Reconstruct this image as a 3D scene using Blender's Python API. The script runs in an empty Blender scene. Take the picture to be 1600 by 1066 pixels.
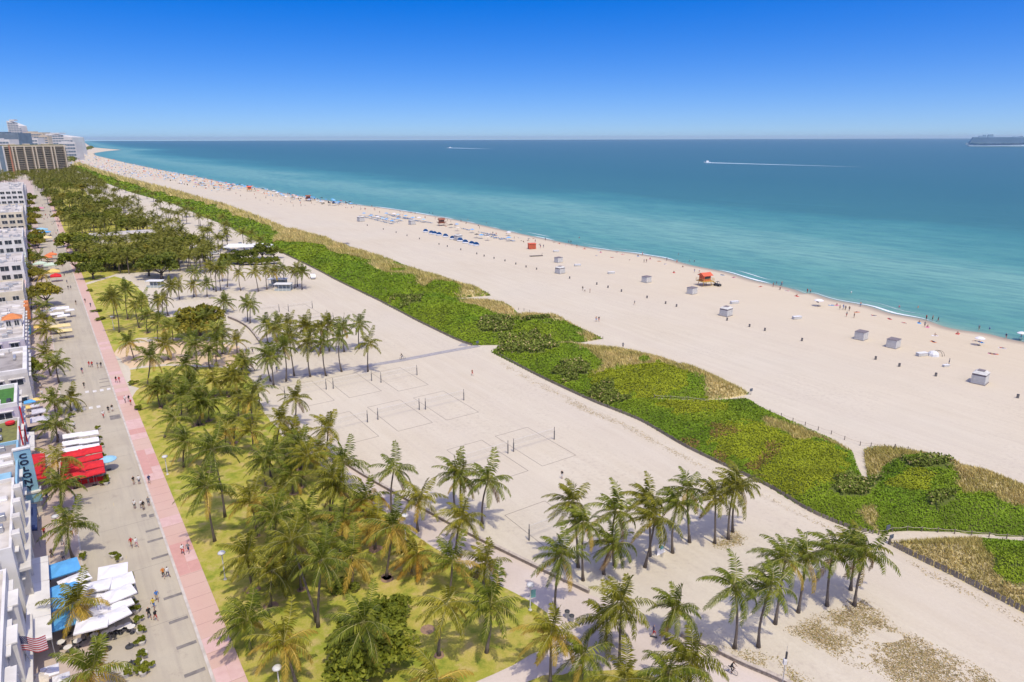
import bpy, bmesh, math, random
import numpy as np
from mathutils import Vector, Matrix, Euler
random.seed(7); np.random.seed(7)
SC = bpy.context.scene
COL = SC.collection

# ------------------------------------------------------------------ camera, sky, sun, exposure
CAM_H, FPX, ROLL = 58.0, 1067.0, 0.0018
PITCH = math.atan(316.4 / FPX); CP, SP = math.cos(PITCH), math.sin(PITCH)
cam_d = bpy.data.cameras.new('camera'); cam = bpy.data.objects.new('camera', cam_d); COL.objects.link(cam)
cam.matrix_world = Matrix.Translation((0, 0, CAM_H)) @ Matrix.Rotation(math.pi/2 - PITCH, 4, 'X') @ Matrix.Rotation(-ROLL, 4, 'Z')
cam_d.sensor_width = 36.0; cam_d.lens = 36.0 * FPX / 1600.0
cam_d.clip_start = 0.5; cam_d.clip_end = 120000.0
SC.camera = cam

SUN_EL = math.radians(66.0)
SUN_VEC = Vector((0.45 * math.cos(SUN_EL), -0.893 * math.cos(SUN_EL), math.sin(SUN_EL))).normalized()
world = bpy.data.worlds.new('World'); SC.world = world; world.use_nodes = True
wn, wl = world.node_tree.nodes, world.node_tree.links
wn.clear()
sky = wn.new('ShaderNodeTexSky'); sky.sky_type = 'NISHITA'; sky.sun_disc = False
sky.sun_elevation = SUN_EL; sky.sun_rotation = math.atan2(SUN_VEC.x, SUN_VEC.y)
sky.altitude = 0.0; sky.air_density = 1.0; sky.dust_density = 2.0; sky.ozone_density = 3.0
tcw = wn.new('ShaderNodeTexCoord'); mpw = wn.new('ShaderNodeMapping'); mpw.vector_type = 'POINT'      # lifts the yellowish band out of the horizon
mpw.inputs['Location'].default_value = (0, 0, 0.08); mpw.inputs['Scale'].default_value = (1, 1, 1.4)
wl.new(tcw.outputs['Generated'], mpw.inputs['Vector']); wl.new(mpw.outputs[0], sky.inputs['Vector'])
hsv = wn.new('ShaderNodeHueSaturation'); hsv.inputs['Saturation'].default_value = 1.6; hsv.inputs['Hue'].default_value = 0.52
bgn = wn.new('ShaderNodeBackground'); bgn.inputs['Strength'].default_value = 0.15
wo = wn.new('ShaderNodeOutputWorld')
wl.new(sky.outputs[0], hsv.inputs['Color']); wl.new(hsv.outputs[0], bgn.inputs[0]); wl.new(bgn.outputs[0], wo.inputs[0])

sun_d = bpy.data.lights.new('sun', 'SUN'); sun_d.energy = 2.5; sun_d.angle = math.radians(0.53); sun_d.color = (1.0, 0.925, 0.74)
sun = bpy.data.objects.new('sun', sun_d); COL.objects.link(sun)
sun.rotation_euler = SUN_VEC.to_track_quat('Z', 'Y').to_euler()

vs = SC.view_settings
vs.view_transform = 'Standard'; vs.look = 'None'; vs.exposure = 0.42; vs.gamma = 1.0; vs.use_curve_mapping = False

# ------------------------------------------------------------------ surveying: photo pixel -> point on the ground (or on the level z)
def G(px, py, z=0.0):
    dx, dy = px - 800.0, py - 533.0
    xr, yr = dx - ROLL*dy, dy + ROLL*dx
    t = (CAM_H - z) / (yr*CP + FPX*SP)
    return (xr*t, (FPX*CP - yr*SP)*t)
def G3(px, py, z=0.0):
    a = G(px, py, z); return Vector((a[0], a[1], z))
def proj(x, y, z=0.0):
    zz = z - CAM_H
    dep = y*CP - zz*SP; up = y*SP + zz*CP
    xr, yr = FPX*x/dep, -FPX*up/dep
    return 800 + xr + ROLL*yr, 533 + yr - ROLL*xr
STREET = math.atan(757/1112.8)                       # bearing of the street
U2 = (-math.sin(STREET), math.cos(STREET)); N2 = (math.cos(STREET), math.sin(STREET))
def W(s, c):                                         # metres along / across the street -> world
    return (U2[0]*s + N2[0]*c, U2[1]*s + N2[1]*c)
def SCo(px, py, z=0.0):
    x, y = G(px, py, z); return x*U2[0] + y*U2[1], x*N2[0] + y*N2[1]

# ------------------------------------------------------------------ mesh helpers
class MB:
    def __init__(s): s.v = []; s.f = []; s.m = []
    def add(s, vs_, fs, m=0):
        o = len(s.v); s.v += [tuple(p) for p in vs_]
        for f in fs: s.f.append(tuple(i+o for i in f)); s.m.append(m)
        return s
    def box(s, x0, x1, y0, y1, z0, z1, m=0):
        return s.add([(x0,y0,z0),(x1,y0,z0),(x1,y1,z0),(x0,y1,z0),(x0,y0,z1),(x1,y0,z1),(x1,y1,z1),(x0,y1,z1)],
                     [(3,2,1,0),(4,5,6,7),(0,1,5,4),(1,2,6,5),(2,3,7,6),(3,0,4,7)], m)
    def bbox(s, x0, x1, y0, y1, z0, z1, b=0.03, m=0):    # box with chamfered top edges
        v = [(x0,y0,z0),(x1,y0,z0),(x1,y1,z0),(x0,y1,z0),(x0,y0,z1-b),(x1,y0,z1-b),(x1,y1,z1-b),(x0,y1,z1-b),
             (x0+b,y0+b,z1),(x1-b,y0+b,z1),(x1-b,y1-b,z1),(x0+b,y1-b,z1)]
        return s.add(v, [(3,2,1,0),(0,1,5,4),(1,2,6,5),(2,3,7,6),(3,0,4,7),(4,5,9,8),(5,6,10,9),(6,7,11,10),(7,4,8,11),(8,9,10,11)], m)
    def prism(s, poly, z0, z1, m=0):
        n = len(poly)
        return s.add([(p[0],p[1],z0) for p in poly] + [(p[0],p[1],z1) for p in poly],
                     [tuple(range(n-1,-1,-1)), tuple(range(n,2*n))] + [(i,(i+1)%n,n+(i+1)%n,n+i) for i in range(n)], m)
    def tube(s, pts, rads, n=6, m=0, cap=True):
        pts = [Vector(p) for p in pts]; o = len(s.v); k = len(pts)
        if not hasattr(rads, '__len__'): rads = [rads]*k
        for i, p in enumerate(pts):
            t = (pts[min(i+1,k-1)] - pts[max(i-1,0)]).normalized()
            a = t.cross(Vector((0,1,0)) if abs(t.y) < .9 else Vector((1,0,0))).normalized(); b = t.cross(a)
            for j in range(n):
                th = 2*math.pi*j/n
                s.v.append(tuple(p + (a*math.cos(th) + b*math.sin(th))*rads[i]))
        for i in range(k-1):
            for j in range(n):
                s.f.append((o+i*n+j, o+(i+1)*n+j, o+(i+1)*n+(j+1)%n, o+i*n+(j+1)%n)); s.m.append(m)
        if cap:
            s.f.append(tuple(o+j for j in range(n))); s.m.append(m)
            s.f.append(tuple(o+(k-1)*n+j for j in range(n-1,-1,-1))); s.m.append(m)
        return s
    def lathe(s, prof, n=12, m=0, c=(0,0)):              # prof: (r, z) from bottom to top
        o = len(s.v); k = len(prof)
        for r, z in prof:
            for j in range(n):
                th = 2*math.pi*j/n; s.v.append((c[0]+r*math.cos(th), c[1]+r*math.sin(th), z))
        for i in range(k-1):
            for j in range(n):
                s.f.append((o+i*n+j, o+i*n+(j+1)%n, o+(i+1)*n+(j+1)%n, o+(i+1)*n+j)); s.m.append(m)
        s.f.append(tuple(o+j for j in range(n-1,-1,-1))); s.m.append(m)
        s.f.append(tuple(o+(k-1)*n+j for j in range(n))); s.m.append(m)
        return s
    def mesh(s, name, mats, smooth=False):
        me = bpy.data.meshes.new(name); me.from_pydata(s.v, [], s.f)
        for mt in (mats if isinstance(mats, (list, tuple)) else [mats]): me.materials.append(mt)
        me.polygons.foreach_set('material_index', s.m)
        if smooth: me.polygons.foreach_set('use_smooth', [True]*len(s.f))
        me.update(); return me
    def build(s, name, mats, parent=None, smooth=False, loc=None, rz=0.0):
        return ob(name, s.mesh(name, mats, smooth), parent, loc, rz)
def ob(name, data=None, parent=None, loc=None, rz=0.0, scale=None):
    o = bpy.data.objects.new(name, data); COL.objects.link(o)
    if parent is not None: o.parent = parent
    if loc is not None: o.location = loc
    if rz: o.rotation_euler = (0, 0, rz)
    if scale is not None: o.scale = scale if hasattr(scale, '__len__') else (scale,)*3
    return o
def tag(o, label=None, cat=None, group=None, kind=None):
    if label: o['label'] = label
    if cat: o['category'] = cat
    if group: o['group'] = group
    if kind: o['kind'] = kind
    return o
def thing(name, label, cat, loc=(0,0,0), rz=0.0, group=None, scale=None):
    return tag(ob(name, None, None, loc, rz, scale), label, cat, group)
def copy_tree(o, parent=None):
    kids = list(o.children)
    c = o.copy(); COL.objects.link(c); c.parent = parent
    for k in kids: copy_tree(k, c)
    return c
def fan_mesh(name, pts, z, mat, kind='structure'):       # flat sheet from a (possibly concave) outline
    bm = bmesh.new(); vv = [bm.verts.new((p[0], p[1], z)) for p in pts]
    f = bm.faces.new(vv); f.normal_update()
    if f.normal.z < 0: f.normal_flip()
    bmesh.ops.triangulate(bm, faces=[f])
    me = bpy.data.meshes.new(name); bm.to_mesh(me); bm.free(); me.materials.append(mat)
    o = ob(name, me)
    if kind: o['kind'] = kind
    return o
def jag(pts, step, amp, seed=0, closed=True):            # subdivide an outline and roughen it
    rnd = random.Random(seed); out = []
    n = len(pts)
    for i in range(n if closed else n-1):
        a, b = Vector(pts[i]), Vector(pts[(i+1) % n]); L = (b-a).length; k = max(1, int(L/step))
        nr = Vector((-(b-a).y, (b-a).x)).normalized() if L > 1e-6 else Vector((0,0))
        for j in range(k):
            out.append(tuple(a.lerp(b, j/k) + nr*rnd.uniform(-amp, amp)))
    if not closed: out.append(tuple(pts[-1]))
    return out
def in_poly(x, y, poly):
    ins = np.zeros(x.shape, bool); n = len(poly); j = n-1
    for i in range(n):
        xi, yi = poly[i][:2]; xj, yj = poly[j][:2]
        c = ((yi > y) != (yj > y)) & (x < (xj-xi)*(y-yi)/(yj-yi+1e-12) + xi)
        ins ^= c; j = i
    return ins
def dist_poly(x, y, pts, closed=False):
    d = np.full(x.shape, 1e9); n = len(pts)
    for i in range(n if closed else n-1):
        ax, ay = pts[i][:2]; bx, by = pts[(i+1) % n][:2]
        vx, vy = bx-ax, by-ay; L = vx*vx+vy*vy + 1e-9
        t = np.clip(((x-ax)*vx + (y-ay)*vy)/L, 0, 1)
        d = np.minimum(d, np.hypot(x-ax-t*vx, y-ay-t*vy))
    return d
def vnoise(x, y, sc, seed=0):                            # smooth lattice noise, 0..1
    x = np.asarray(x)/sc + 57.3*seed + 1000; y = np.asarray(y)/sc + 31.7*seed + 1000
    xi = np.floor(x).astype(np.int64); yi = np.floor(y).astype(np.int64); fx = x-xi; fy = y-yi
    fx = fx*fx*(3-2*fx); fy = fy*fy*(3-2*fy)
    def h(a, b):
        k = (a*374761393 + b*668265263 + seed*974711) & 0x7fffffff
        k = (k ^ (k >> 13))*1274126177 & 0x7fffffff
        return ((k ^ (k >> 16)) & 0xffff)/65535.0
    return (h(xi,yi)*(1-fx)+h(xi+1,yi)*fx)*(1-fy) + (h(xi,yi+1)*(1-fx)+h(xi+1,yi+1)*fx)*fy

# ------------------------------------------------------------------ materials
def new_mat(name):
    m = bpy.data.materials.new(name); m.use_nodes = True
    nt = m.node_tree; b = nt.nodes['Principled BSDF']
    return m, nt, b
def c4(c): return (c[0], c[1], c[2], 1.0)
def mat(name, c, rough=0.7, c2=None, scale=2.0, bump=0.0, bscale=None, metal=0.0, coords='Object', detail=4.0, spec=None):
    m, nt, b = new_mat(name)
    b.inputs['Roughness'].default_value = rough; b.inputs['Metallic'].default_value = metal
    if spec is not None: b.inputs['Specular IOR Level'].default_value = spec
    b.inputs['Base Color'].default_value = c4(c)
    if c2 is None: c2 = tuple(x*0.82 for x in c)
    tc = nt.nodes.new('ShaderNodeTexCoord')
    nz = nt.nodes.new('ShaderNodeTexNoise'); nz.inputs['Scale'].default_value = scale; nz.inputs['Detail'].default_value = detail
    nt.links.new(tc.outputs[coords], nz.inputs['Vector'])
    rp = nt.nodes.new('ShaderNodeValToRGB')
    rp.color_ramp.elements[0].position = 0.32; rp.color_ramp.elements[0].color = c4(c2)
    rp.color_ramp.elements[1].position = 0.62; rp.color_ramp.elements[1].color = c4(c)
    nt.links.new(nz.outputs[0], rp.inputs[0]); nt.links.new(rp.outputs[0], b.inputs['Base Color'])
    if bump:
        n2 = nt.nodes.new('ShaderNodeTexNoise'); n2.inputs['Scale'].default_value = bscale or scale*6; n2.inputs['Detail'].default_value = 5
        nt.links.new(tc.outputs[coords], n2.inputs['Vector'])
        bp = nt.nodes.new('ShaderNodeBump'); bp.inputs['Strength'].default_value = bump; bp.inputs['Distance'].default_value = 0.1
        nt.links.new(n2.outputs[0], bp.inputs['Height']); nt.links.new(bp.outputs[0], b.inputs['Normal'])
    return m
class NT:                                                # tiny node-graph helper working in world metres
    def __init__(s, name):
        s.m, s.nt, s.b = new_mat(name); s.N = s.nt.nodes; s.L = s.nt.links
        s.geo = s.N.new('ShaderNodeNewGeometry'); s.pos = s.geo.outputs['Position']
    def noise(s, scale, detail=4, rough=0.55, vec=None, stretch=None, rot=0.0):
        v = vec or s.pos
        if stretch:
            mp = s.N.new('ShaderNodeMapping'); mp.vector_type = 'TEXTURE'
            mp.inputs['Rotation'].default_value = (0, 0, rot); mp.inputs['Scale'].default_value = stretch
            s.L.new(v, mp.inputs['Vector']); v = mp.outputs[0]
        n = s.N.new('ShaderNodeTexNoise'); n.inputs['Scale'].default_value = scale; n.inputs['Detail'].default_value = detail
        n.inputs['Roughness'].default_value = rough; s.L.new(v, n.inputs['Vector']); return n.outputs[0]
    def ramp(s, fac, stops, interp='LINEAR'):
        r = s.N.new('ShaderNodeValToRGB'); r.color_ramp.interpolation = interp; e = r.color_ramp.elements
        while len(e) < len(stops): e.new(0.5)
        for i, (p, c) in enumerate(stops): e[i].position = p; e[i].color = c4(c) if hasattr(c, '__len__') else (c, c, c, 1)
        s.L.new(fac, r.inputs[0]); return r.outputs[0]
    def mix(s, fac, a, b, mode='MIX'):
        x = s.N.new('ShaderNodeMix'); x.data_type = 'RGBA'; x.blend_type = mode
        for inp, val in ((x.inputs['Factor'], fac), (x.inputs['A'], a), (x.inputs['B'], b)):
            pass
        def put(idx, val):
            i = x.inputs[idx]
            if hasattr(val, 'links') or hasattr(val, 'is_linked'): s.L.new(val, i)
            elif hasattr(val, '__len__'): i.default_value = c4(val)
            else: i.default_value = val
        put(0, fac); put(6, a); put(7, b); return x.outputs[2]
    def math(s, op, a, b=None, clamp=False):
        x = s.N.new('ShaderNodeMath'); x.operation = op; x.use_clamp = clamp
        for i, val in enumerate((a, b)):
            if val is None: continue
            if hasattr(val, 'is_linked'): s.L.new(val, x.inputs[i])
            else: x.inputs[i].default_value = val
        return x.outputs[0]
    def attr(s, name):
        a = s.N.new('ShaderNodeAttribute'); a.attribute_name = name; return a
    def bump(s, h, strength=0.3, dist=0.1):
        b = s.N.new('ShaderNodeBump'); b.inputs['Strength'].default_value = strength; b.inputs['Distance'].default_value = dist
        s.L.new(h, b.inputs['Height']); s.L.new(b.outputs[0], s.b.inputs['Normal'])
    def col(s, c): s.L.new(c, s.b.inputs['Base Color'])
    def rough(s, r):
        if hasattr(r, 'is_linked'): s.L.new(r, s.b.inputs['Roughness'])
        else: s.b.inputs['Roughness'].default_value = r

def sand_material():
    g = NT('sand'); sh = g.attr('shore').outputs['Fac']
    big = g.noise(0.018, 5); mid = g.noise(0.16, 6, 0.62); fine = g.noise(2.2, 5, 0.7)
    streak = g.noise(0.55, 5, 0.6, stretch=(1.0, 14.0, 1.0), rot=STREET - 0.03)
    c = g.ramp(big, [(0.30, (0.533, 0.458, 0.337)), (0.5, (0.562, 0.496, 0.383)), (0.72, (0.533, 0.480, 0.383))])
    c = g.mix(g.math('MULTIPLY', g.ramp(mid, [(0.35, 0.0), (0.7, 1.0)]), 0.35), c, (0.497, 0.435, 0.320))
    c = g.mix(g.math('MULTIPLY', g.ramp(streak, [(0.42, 0.0), (0.68, 1.0)]), 0.45), c, (0.616, 0.557, 0.435))
    c = g.mix(g.math('MULTIPLY', g.ramp(fine, [(0.4, 0.0), (0.75, 1.0)]), 0.28), c, (0.420, 0.359, 0.258))
    tr1 = g.noise(0.10, 4, 0.6, stretch=(1.0, 45.0, 1.0), rot=STREET - 0.05); tr2 = g.noise(0.8, 2, 0.5, stretch=(1.0, 60.0, 1.0), rot=STREET + 0.03)
    c = g.mix(g.math('MULTIPLY', g.ramp(tr1, [(0.45, 0.0), (0.62, 1.0)]), 0.22), c, (0.493, 0.423, 0.345))
    c = g.mix(g.math('MULTIPLY', g.ramp(tr2, [(0.60, 0.0), (0.66, 1.0)]), 0.16), c, (0.441, 0.374, 0.300))
    foot = g.noise(1.15, 3, 0.6); patch = g.noise(0.05, 4, 0.6)
    c = g.mix(g.math('MULTIPLY', g.math('MULTIPLY', g.ramp(foot, [(0.52, 0.0), (0.66, 1.0)]), g.ramp(patch, [(0.42, 0.0), (0.6, 1.0)])), 0.40), c, (0.400, 0.337, 0.267))
    warm = g.ramp(sh, [(0.0, 1.0), (0.10, 0.75), (0.30, 0.0)])
    c = g.mix(g.math('MULTIPLY', warm, 0.55), c, (0.572, 0.470, 0.320))
    wet = g.ramp(sh, [(0.0, 1.0), (0.008, 0.9), (0.018, 0.0)])
    c = g.mix(wet, c, (0.352, 0.284, 0.202))
    g.col(c); g.rough(g.math('SUBTRACT', 0.95, g.math('MULTIPLY', wet, 0.45)))
    g.b.inputs['Specular IOR Level'].default_value = 0.2
    h = g.math('ADD', g.math('MULTIPLY', fine, 0.5), mid)
    g.bump(h, 0.5, 0.16)
    return g.m
def sea_material():
    g = NT('sea_water'); d = g.attr('shore').outputs['Fac']       # 0..1 = sqrt of distance offshore
    w = g.noise(0.0045, 5, 0.6, stretch=(1.0, 3.6, 1.0), rot=STREET + 0.2)
    w2 = g.noise(0.03, 4, 0.6, stretch=(1.0, 4.0, 1.0), rot=STREET + 0.12)
    dd = g.math('ADD', d, g.math('ADD', g.math('MULTIPLY', g.math('SUBTRACT', w, 0.5), 0.13), g.math('MULTIPLY', g.math('SUBTRACT', w2, 0.5), 0.06)), True)
    c = g.ramp(dd, [(0, (0.231, 0.346, 0.249)), (0.03, (0.133, 0.310, 0.241)), (0.075, (0.121, 0.316, 0.251)), (0.132, (0.199, 0.398, 0.308)), (0.157, (0.115, 0.310, 0.251)), (0.187, (0.067, 0.230, 0.197)), (0.22, (0.050, 0.160, 0.142)), (0.32, (0.041, 0.127, 0.120)), (0.5, (0.053, 0.126, 0.128)), (1, (0.078, 0.145, 0.150))])
    w3 = g.noise(0.22, 5, 0.7, stretch=(1.0, 5.0, 1.0), rot=STREET + 0.18)
    c = g.mix(g.math('MULTIPLY', g.ramp(w3, [(0.42, 0.0), (0.60, 1.0)]), 0.42), c, (0.028, 0.122, 0.150))
    rip = g.noise(0.9, 5, 0.65, stretch=(1.0, 2.6, 1.0), rot=STREET + 0.35)
    c = g.mix(g.math('MULTIPLY', g.ramp(rip, [(0.42, 0.0), (0.7, 1.0)]), 0.35), c, (0.095, 0.235, 0.25))
    g.col(c); g.rough(0.32); g.b.inputs['Specular IOR Level'].default_value = 0.12; g.b.inputs['IOR'].default_value = 1.33
    sw = g.noise(0.07, 4, 0.6, stretch=(1.0, 4.0, 1.0), rot=STREET + 0.1)
    g.bump(g.math('ADD', g.math('MULTIPLY', sw, 2.0), rip), 0.5, 0.5)
    return g.m
def leaf_mat(name, c_dark, c_mid, c_light, trans=0.25, rough=0.55, attr=None):
    g = NT(name)
    if attr:
        base = g.attr(attr).outputs['Color']
    else:
        oi = g.N.new('ShaderNodeObjectInfo')
        r = g.math('ADD', g.math('MULTIPLY', g.geo.outputs['Random Per Island'], 0.7), g.math('MULTIPLY', oi.outputs['Random'], 0.3))
        base = g.ramp(r, [(0.05, c_dark), (0.5, c_mid), (0.95, c_light)])
    g.col(base); g.rough(rough); g.b.inputs['Specular IOR Level'].default_value = 0.12
    tr = g.N.new('ShaderNodeBsdfTranslucent'); g.L.new(base, tr.inputs['Color'])
    mx = g.N.new('ShaderNodeMixShader'); mx.inputs[0].default_value = trans
    out = g.N['Material Output']
    g.L.new(g.b.outputs[0], mx.inputs[1]); g.L.new(tr.outputs[0], mx.inputs[2]); g.L.new(mx.outputs[0], out.inputs['Surface'])
    return g.m
# ================================================================== THE SETTING
M_SAND = sand_material(); M_SEA = sea_material()
SHORE_PX = [(2100,625),(1800,570),(1600,532),(1505,515),(1425,495.5),(1350,477.5),(1275,460),(1250,455),(1170,434.5),(1087,414.5),(1005,397.5),(950,390.5),(900,382.5),
            (795,361),(725,345.5),(640,331),(600,325),(530,316),(460,305),(400,293),(360,287.5),(317,278),(262,267.5),(200,255),(150,243),(147,239.5),(165,236.5),(190,234.3),(172,232.8),(146,230.5),(140,228),(134,224),(128,220.5)]
SHORE = [G(*p) for p in SHORE_PX]
SD = (0.83, 0.5577)
def smooth_line(pts, n=6):
    out = []
    for i in range(len(pts)-1):
        p0 = pts[max(i-1,0)]; p1 = pts[i]; p2 = pts[i+1]; p3 = pts[min(i+2,len(pts)-1)]
        for k in range(n):
            t = k/n
            out.append(tuple(0.5*((2*b)+(-a+c)*t+(2*a-5*b+4*c-d)*t*t+(-a+3*b-3*c+d)*t**3) for a,b,c,d in zip(p0,p1,p2,p3)))
    out.append(tuple(pts[-1])); return out
SHORE_S = smooth_line(SHORE[:24], 6) + SHORE[24:]
SHORE_S = [(p[0] + SD[0]*1.2*math.sin(i*0.9), p[1] + SD[1]*1.2*math.sin(i*0.9)) if i < 60 else p for i, p in enumerate(SHORE_S)]
def strip_sheet(name, offs, zfun, attrfun, m):
    v, f, at = [], [], []
    k = len(offs)
    for p in SHORE_S:
        for o in offs:
            v.append((p[0]+SD[0]*o, p[1]+SD[1]*o, zfun(o))); at.append(attrfun(o))
    for i in range(len(SHORE_S)-1):
        for j in range(k-1):
            a = i*k+j; f.append((a, a+1, a+k+1, a+k))
    me = bpy.data.meshes.new(name); me.from_pydata(v, [], f); me.materials.append(m)
    a = me.attributes.new('shore', 'FLOAT', 'POINT'); a.data.foreach_set('value', at)
    me.update(); o = ob(name, me); o['kind'] = 'structure'; return o
strip_sheet('beach_sand', [30,1.5,0,-2,-5,-10,-20,-40,-90,-300,-3000,-40000],
            lambda o: -1.2 if o > 10 else (-0.06 if o >= 0 else 0.0 if o <= -5 else 0.0), lambda o: min(1.0, max(0.0, -o)/300.0), M_SAND)
strip_sheet('sea', [-0.6,1,3,6,12,20,35,60,90,130,180,250,350,500,800,1300,2200,4000,9000,60000],
            lambda o: -0.03, lambda o: min(1.0, math.sqrt(max(0.0, o)/6000.0)), M_SEA)

# surf: broken white foam at the water's edge
M_FOAM = mat('sea_foam', (0.86,0.88,0.86), 0.6, (0.62,0.70,0.70), 1.5, coords='Object')
def surf():
    mb = MB(); rnd = random.Random(3)
    for i in range(0, 132):
        for q in range(6):
            a = Vector(SHORE_S[i]).lerp(Vector(SHORE_S[i+1]), q/6); b = Vector(SHORE_S[i]).lerp(Vector(SHORE_S[i+1]), (q+1)/6)
            w0 = vnoise(np.array([a.x]), np.array([a.y]), 14, 5)[0]; w1 = vnoise(np.array([b.x]), np.array([b.y]), 14, 5)[0]
            for off, thr, amp in ((0.3, 0.40, 3.4), (6.5, 0.66, 3.0)):
                x0 = max(0, w0-thr)*amp; x1 = max(0, w1-thr)*amp
                if off > 3:
                    w0b = vnoise(np.array([a.x]), np.array([a.y]), 22, 8)[0]; w1b = vnoise(np.array([b.x]), np.array([b.y]), 22, 8)[0]
                    x0 = max(0, w0b-thr)*amp; x1 = max(0, w1b-thr)*amp
                if x0 + x1 < 0.02: continue
                d = Vector(SD)
                p = [a+d*off, b+d*off, b+d*(off+x1), a+d*(off+x0)]
                mb.add([(t.x, t.y, 0.02) for t in p], [(0,1,2,3)])
    return tag(mb.build('surf_foam', M_FOAM), 'thin broken white surf along the waterline', 'surf', kind='stuff')
surf()

# ---- street, walks and lawns
def concrete_road():
    g = NT('street_concrete')
    big = g.noise(0.12, 5, 0.6); st = g.noise(0.6, 5, 0.65, stretch=(1.0, 16.0, 1.0), rot=STREET); fine = g.noise(5, 4, 0.7)
    c = g.ramp(big, [(0.3, (0.405,0.35,0.258)), (0.55, (0.455,0.40,0.295)), (0.75, (0.42,0.37,0.28))])
    c = g.mix(g.math('MULTIPLY', g.ramp(st, [(0.5, 0.0), (0.72, 1.0)]), 0.40), c, (0.27,0.235,0.205))
    c = g.mix(g.math('MULTIPLY', g.ramp(fine, [(0.45, 0.0), (0.8, 1.0)]), 0.3), c, (0.30,0.26,0.23))
    ln = g.noise(0.5, 5, 0.65, stretch=(1.0, 30.0, 1.0), rot=STREET); c = g.mix(g.math('MULTIPLY', g.ramp(ln, [(0.52, 0.0), (0.64, 1.0)]), 0.35), c, (0.30,0.255,0.205))
    oil = g.noise(0.35, 7, 0.72); c = g.mix(g.math('MULTIPLY', g.ramp(oil, [(0.58, 0.0), (0.68, 1.0)]), 0.45), c, (0.26,0.215,0.175))
    g.col(c); g.rough(0.85); g.bump(fine, 0.2, 0.03); return g.m
def pink_paving():
    g = NT('pink_paving')
    big = g.noise(0.09, 4, 0.6, stretch=(1.0, 3.0, 1.0), rot=STREET); fine = g.noise(3.5, 4, 0.7); sp = g.noise(0.35, 5, 0.7)
    c = g.ramp(big, [(0.34, (0.545,0.345,0.27)), (0.5, (0.555,0.375,0.295)), (0.7, (0.56,0.41,0.325))])
    c = g.mix(g.math('MULTIPLY', g.ramp(fine, [(0.45, 0.0), (0.8, 1.0)]), 0.3), c, (0.47,0.30,0.26))
    c = g.mix(g.math('MULTIPLY', g.ramp(sp, [(0.55, 0.0), (0.75, 1.0)]), 0.35), c, (0.50,0.30,0.25))
    g.col(c); g.rough(0.8); g.bump(fine, 0.15, 0.02); return g.m
def west_paving():
    g = NT('terrace_paving')
    big = g.noise(0.12, 5, 0.6); fine = g.noise(2.5, 5, 0.7)
    c = g.ramp(big, [(0.3, (0.46,0.345,0.29)), (0.6, (0.52,0.42,0.345)), (0.8, (0.46,0.385,0.335))])
    c = g.mix(g.math('MULTIPLY', g.ramp(fine, [(0.45, 0.0), (0.8, 1.0)]), 0.35), c, (0.33,0.26,0.22))
    g.col(c); g.rough(0.85); return g.m
def lawn_material():
    g = NT('lawn_grass')
    big = g.noise(0.07, 5, 0.6); mid = g.noise(0.45, 6, 0.65); fine = g.noise(5.0, 5, 0.75)
    c = g.ramp(big, [(0.28, (0.226, 0.283, 0.032)), (0.45, (0.362, 0.350, 0.053)), (0.62, (0.463, 0.383, 0.089)), (0.78, (0.328, 0.333, 0.042))])
    c = g.mix(g.math('MULTIPLY', g.ramp(mid, [(0.50, 0.0), (0.66, 1.0)]), 0.85), c, (0.531, 0.400, 0.158))
    c = g.mix(g.math('MULTIPLY', g.ramp(mid, [(0.34, 1.0), (0.48, 0.0)]), 0.8), c, (0.169, 0.233, 0.023))
    c = g.mix(g.math('MULTIPLY', g.ramp(fine, [(0.45, 0.0), (0.75, 1.0)]), 0.40), c, (0.181, 0.183, 0.032))
    g.col(c); g.rough(0.9); g.b.inputs['Specular IOR Level'].default_value = 0.1; g.bump(fine, 0.8, 0.12); return g.m
def promenade_material():
    g = NT('promenade_paving')
    big = g.noise(0.1, 5, 0.6); fine = g.noise(2.6, 5, 0.7)
    c = g.ramp(big, [(0.3, (0.520, 0.436, 0.366)), (0.6, (0.577, 0.493, 0.424)), (0.8, (0.520, 0.452, 0.398))])
    c = g.mix(g.math('MULTIPLY', g.ramp(fine, [(0.45, 0.0), (0.8, 1.0)]), 0.35), c, (0.416, 0.341, 0.281))
    g.col(c); g.rough(0.85); g.bump(fine, 0.15, 0.03); return g.m
M_ROAD, M_PINK, M_WALK, M_LAWN, M_PROM = concrete_road(), pink_paving(), west_paving(), lawn_material(), promenade_material()
M_KERB = mat('kerb_concrete', (0.55,0.50,0.44), 0.8, (0.42,0.37,0.31), 0.8, 0.1)
M_YELLOW = mat('worn_yellow_paint', (0.52,0.42,0.20), 0.7, (0.46,0.39,0.27), 1.5)
M_WHITEPAINT = mat('white_road_paint', (0.72,0.70,0.66), 0.7, (0.52,0.48,0.43), 1.2)
M_DARKPAD = mat('dark_asphalt_patch', (0.23,0.205,0.18), 0.9, (0.15,0.135,0.12), 1.4)
def band(name, c0, c1, s0, s1, z, m, kind='structure'):
    return fan_mesh(name, [W(s0,c0), W(s0,c1), W(s1,c1), W(s1,c0)], z, m, kind)
S0, S1 = 40.0, 1290.0
band('street', -3.2, 7.3, S0, S1, 0.02, M_ROAD)
band('pavement_west', -60.0, -3.35, S0, S1, 0.12, M_WALK)
o = MB(); 
def kerb(name, c0, c1, m=None):
    mb = MB(); a, b, c, d = W(S0,c0), W(S0,c1), W(S1,c1), W(S1,c0)
    mb.prism([a,b,c,d], 0.0, 0.135); k = mb.build(name, m or M_KERB); k['kind'] = 'structure'; return k
kerb('kerb_west', -3.40, -3.18); kerb('kerb_east', 7.28, 7.62)
pink = band('pink_promenade', 7.62, 10.6, S0, S1, 0.12, M_PINK)
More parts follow.
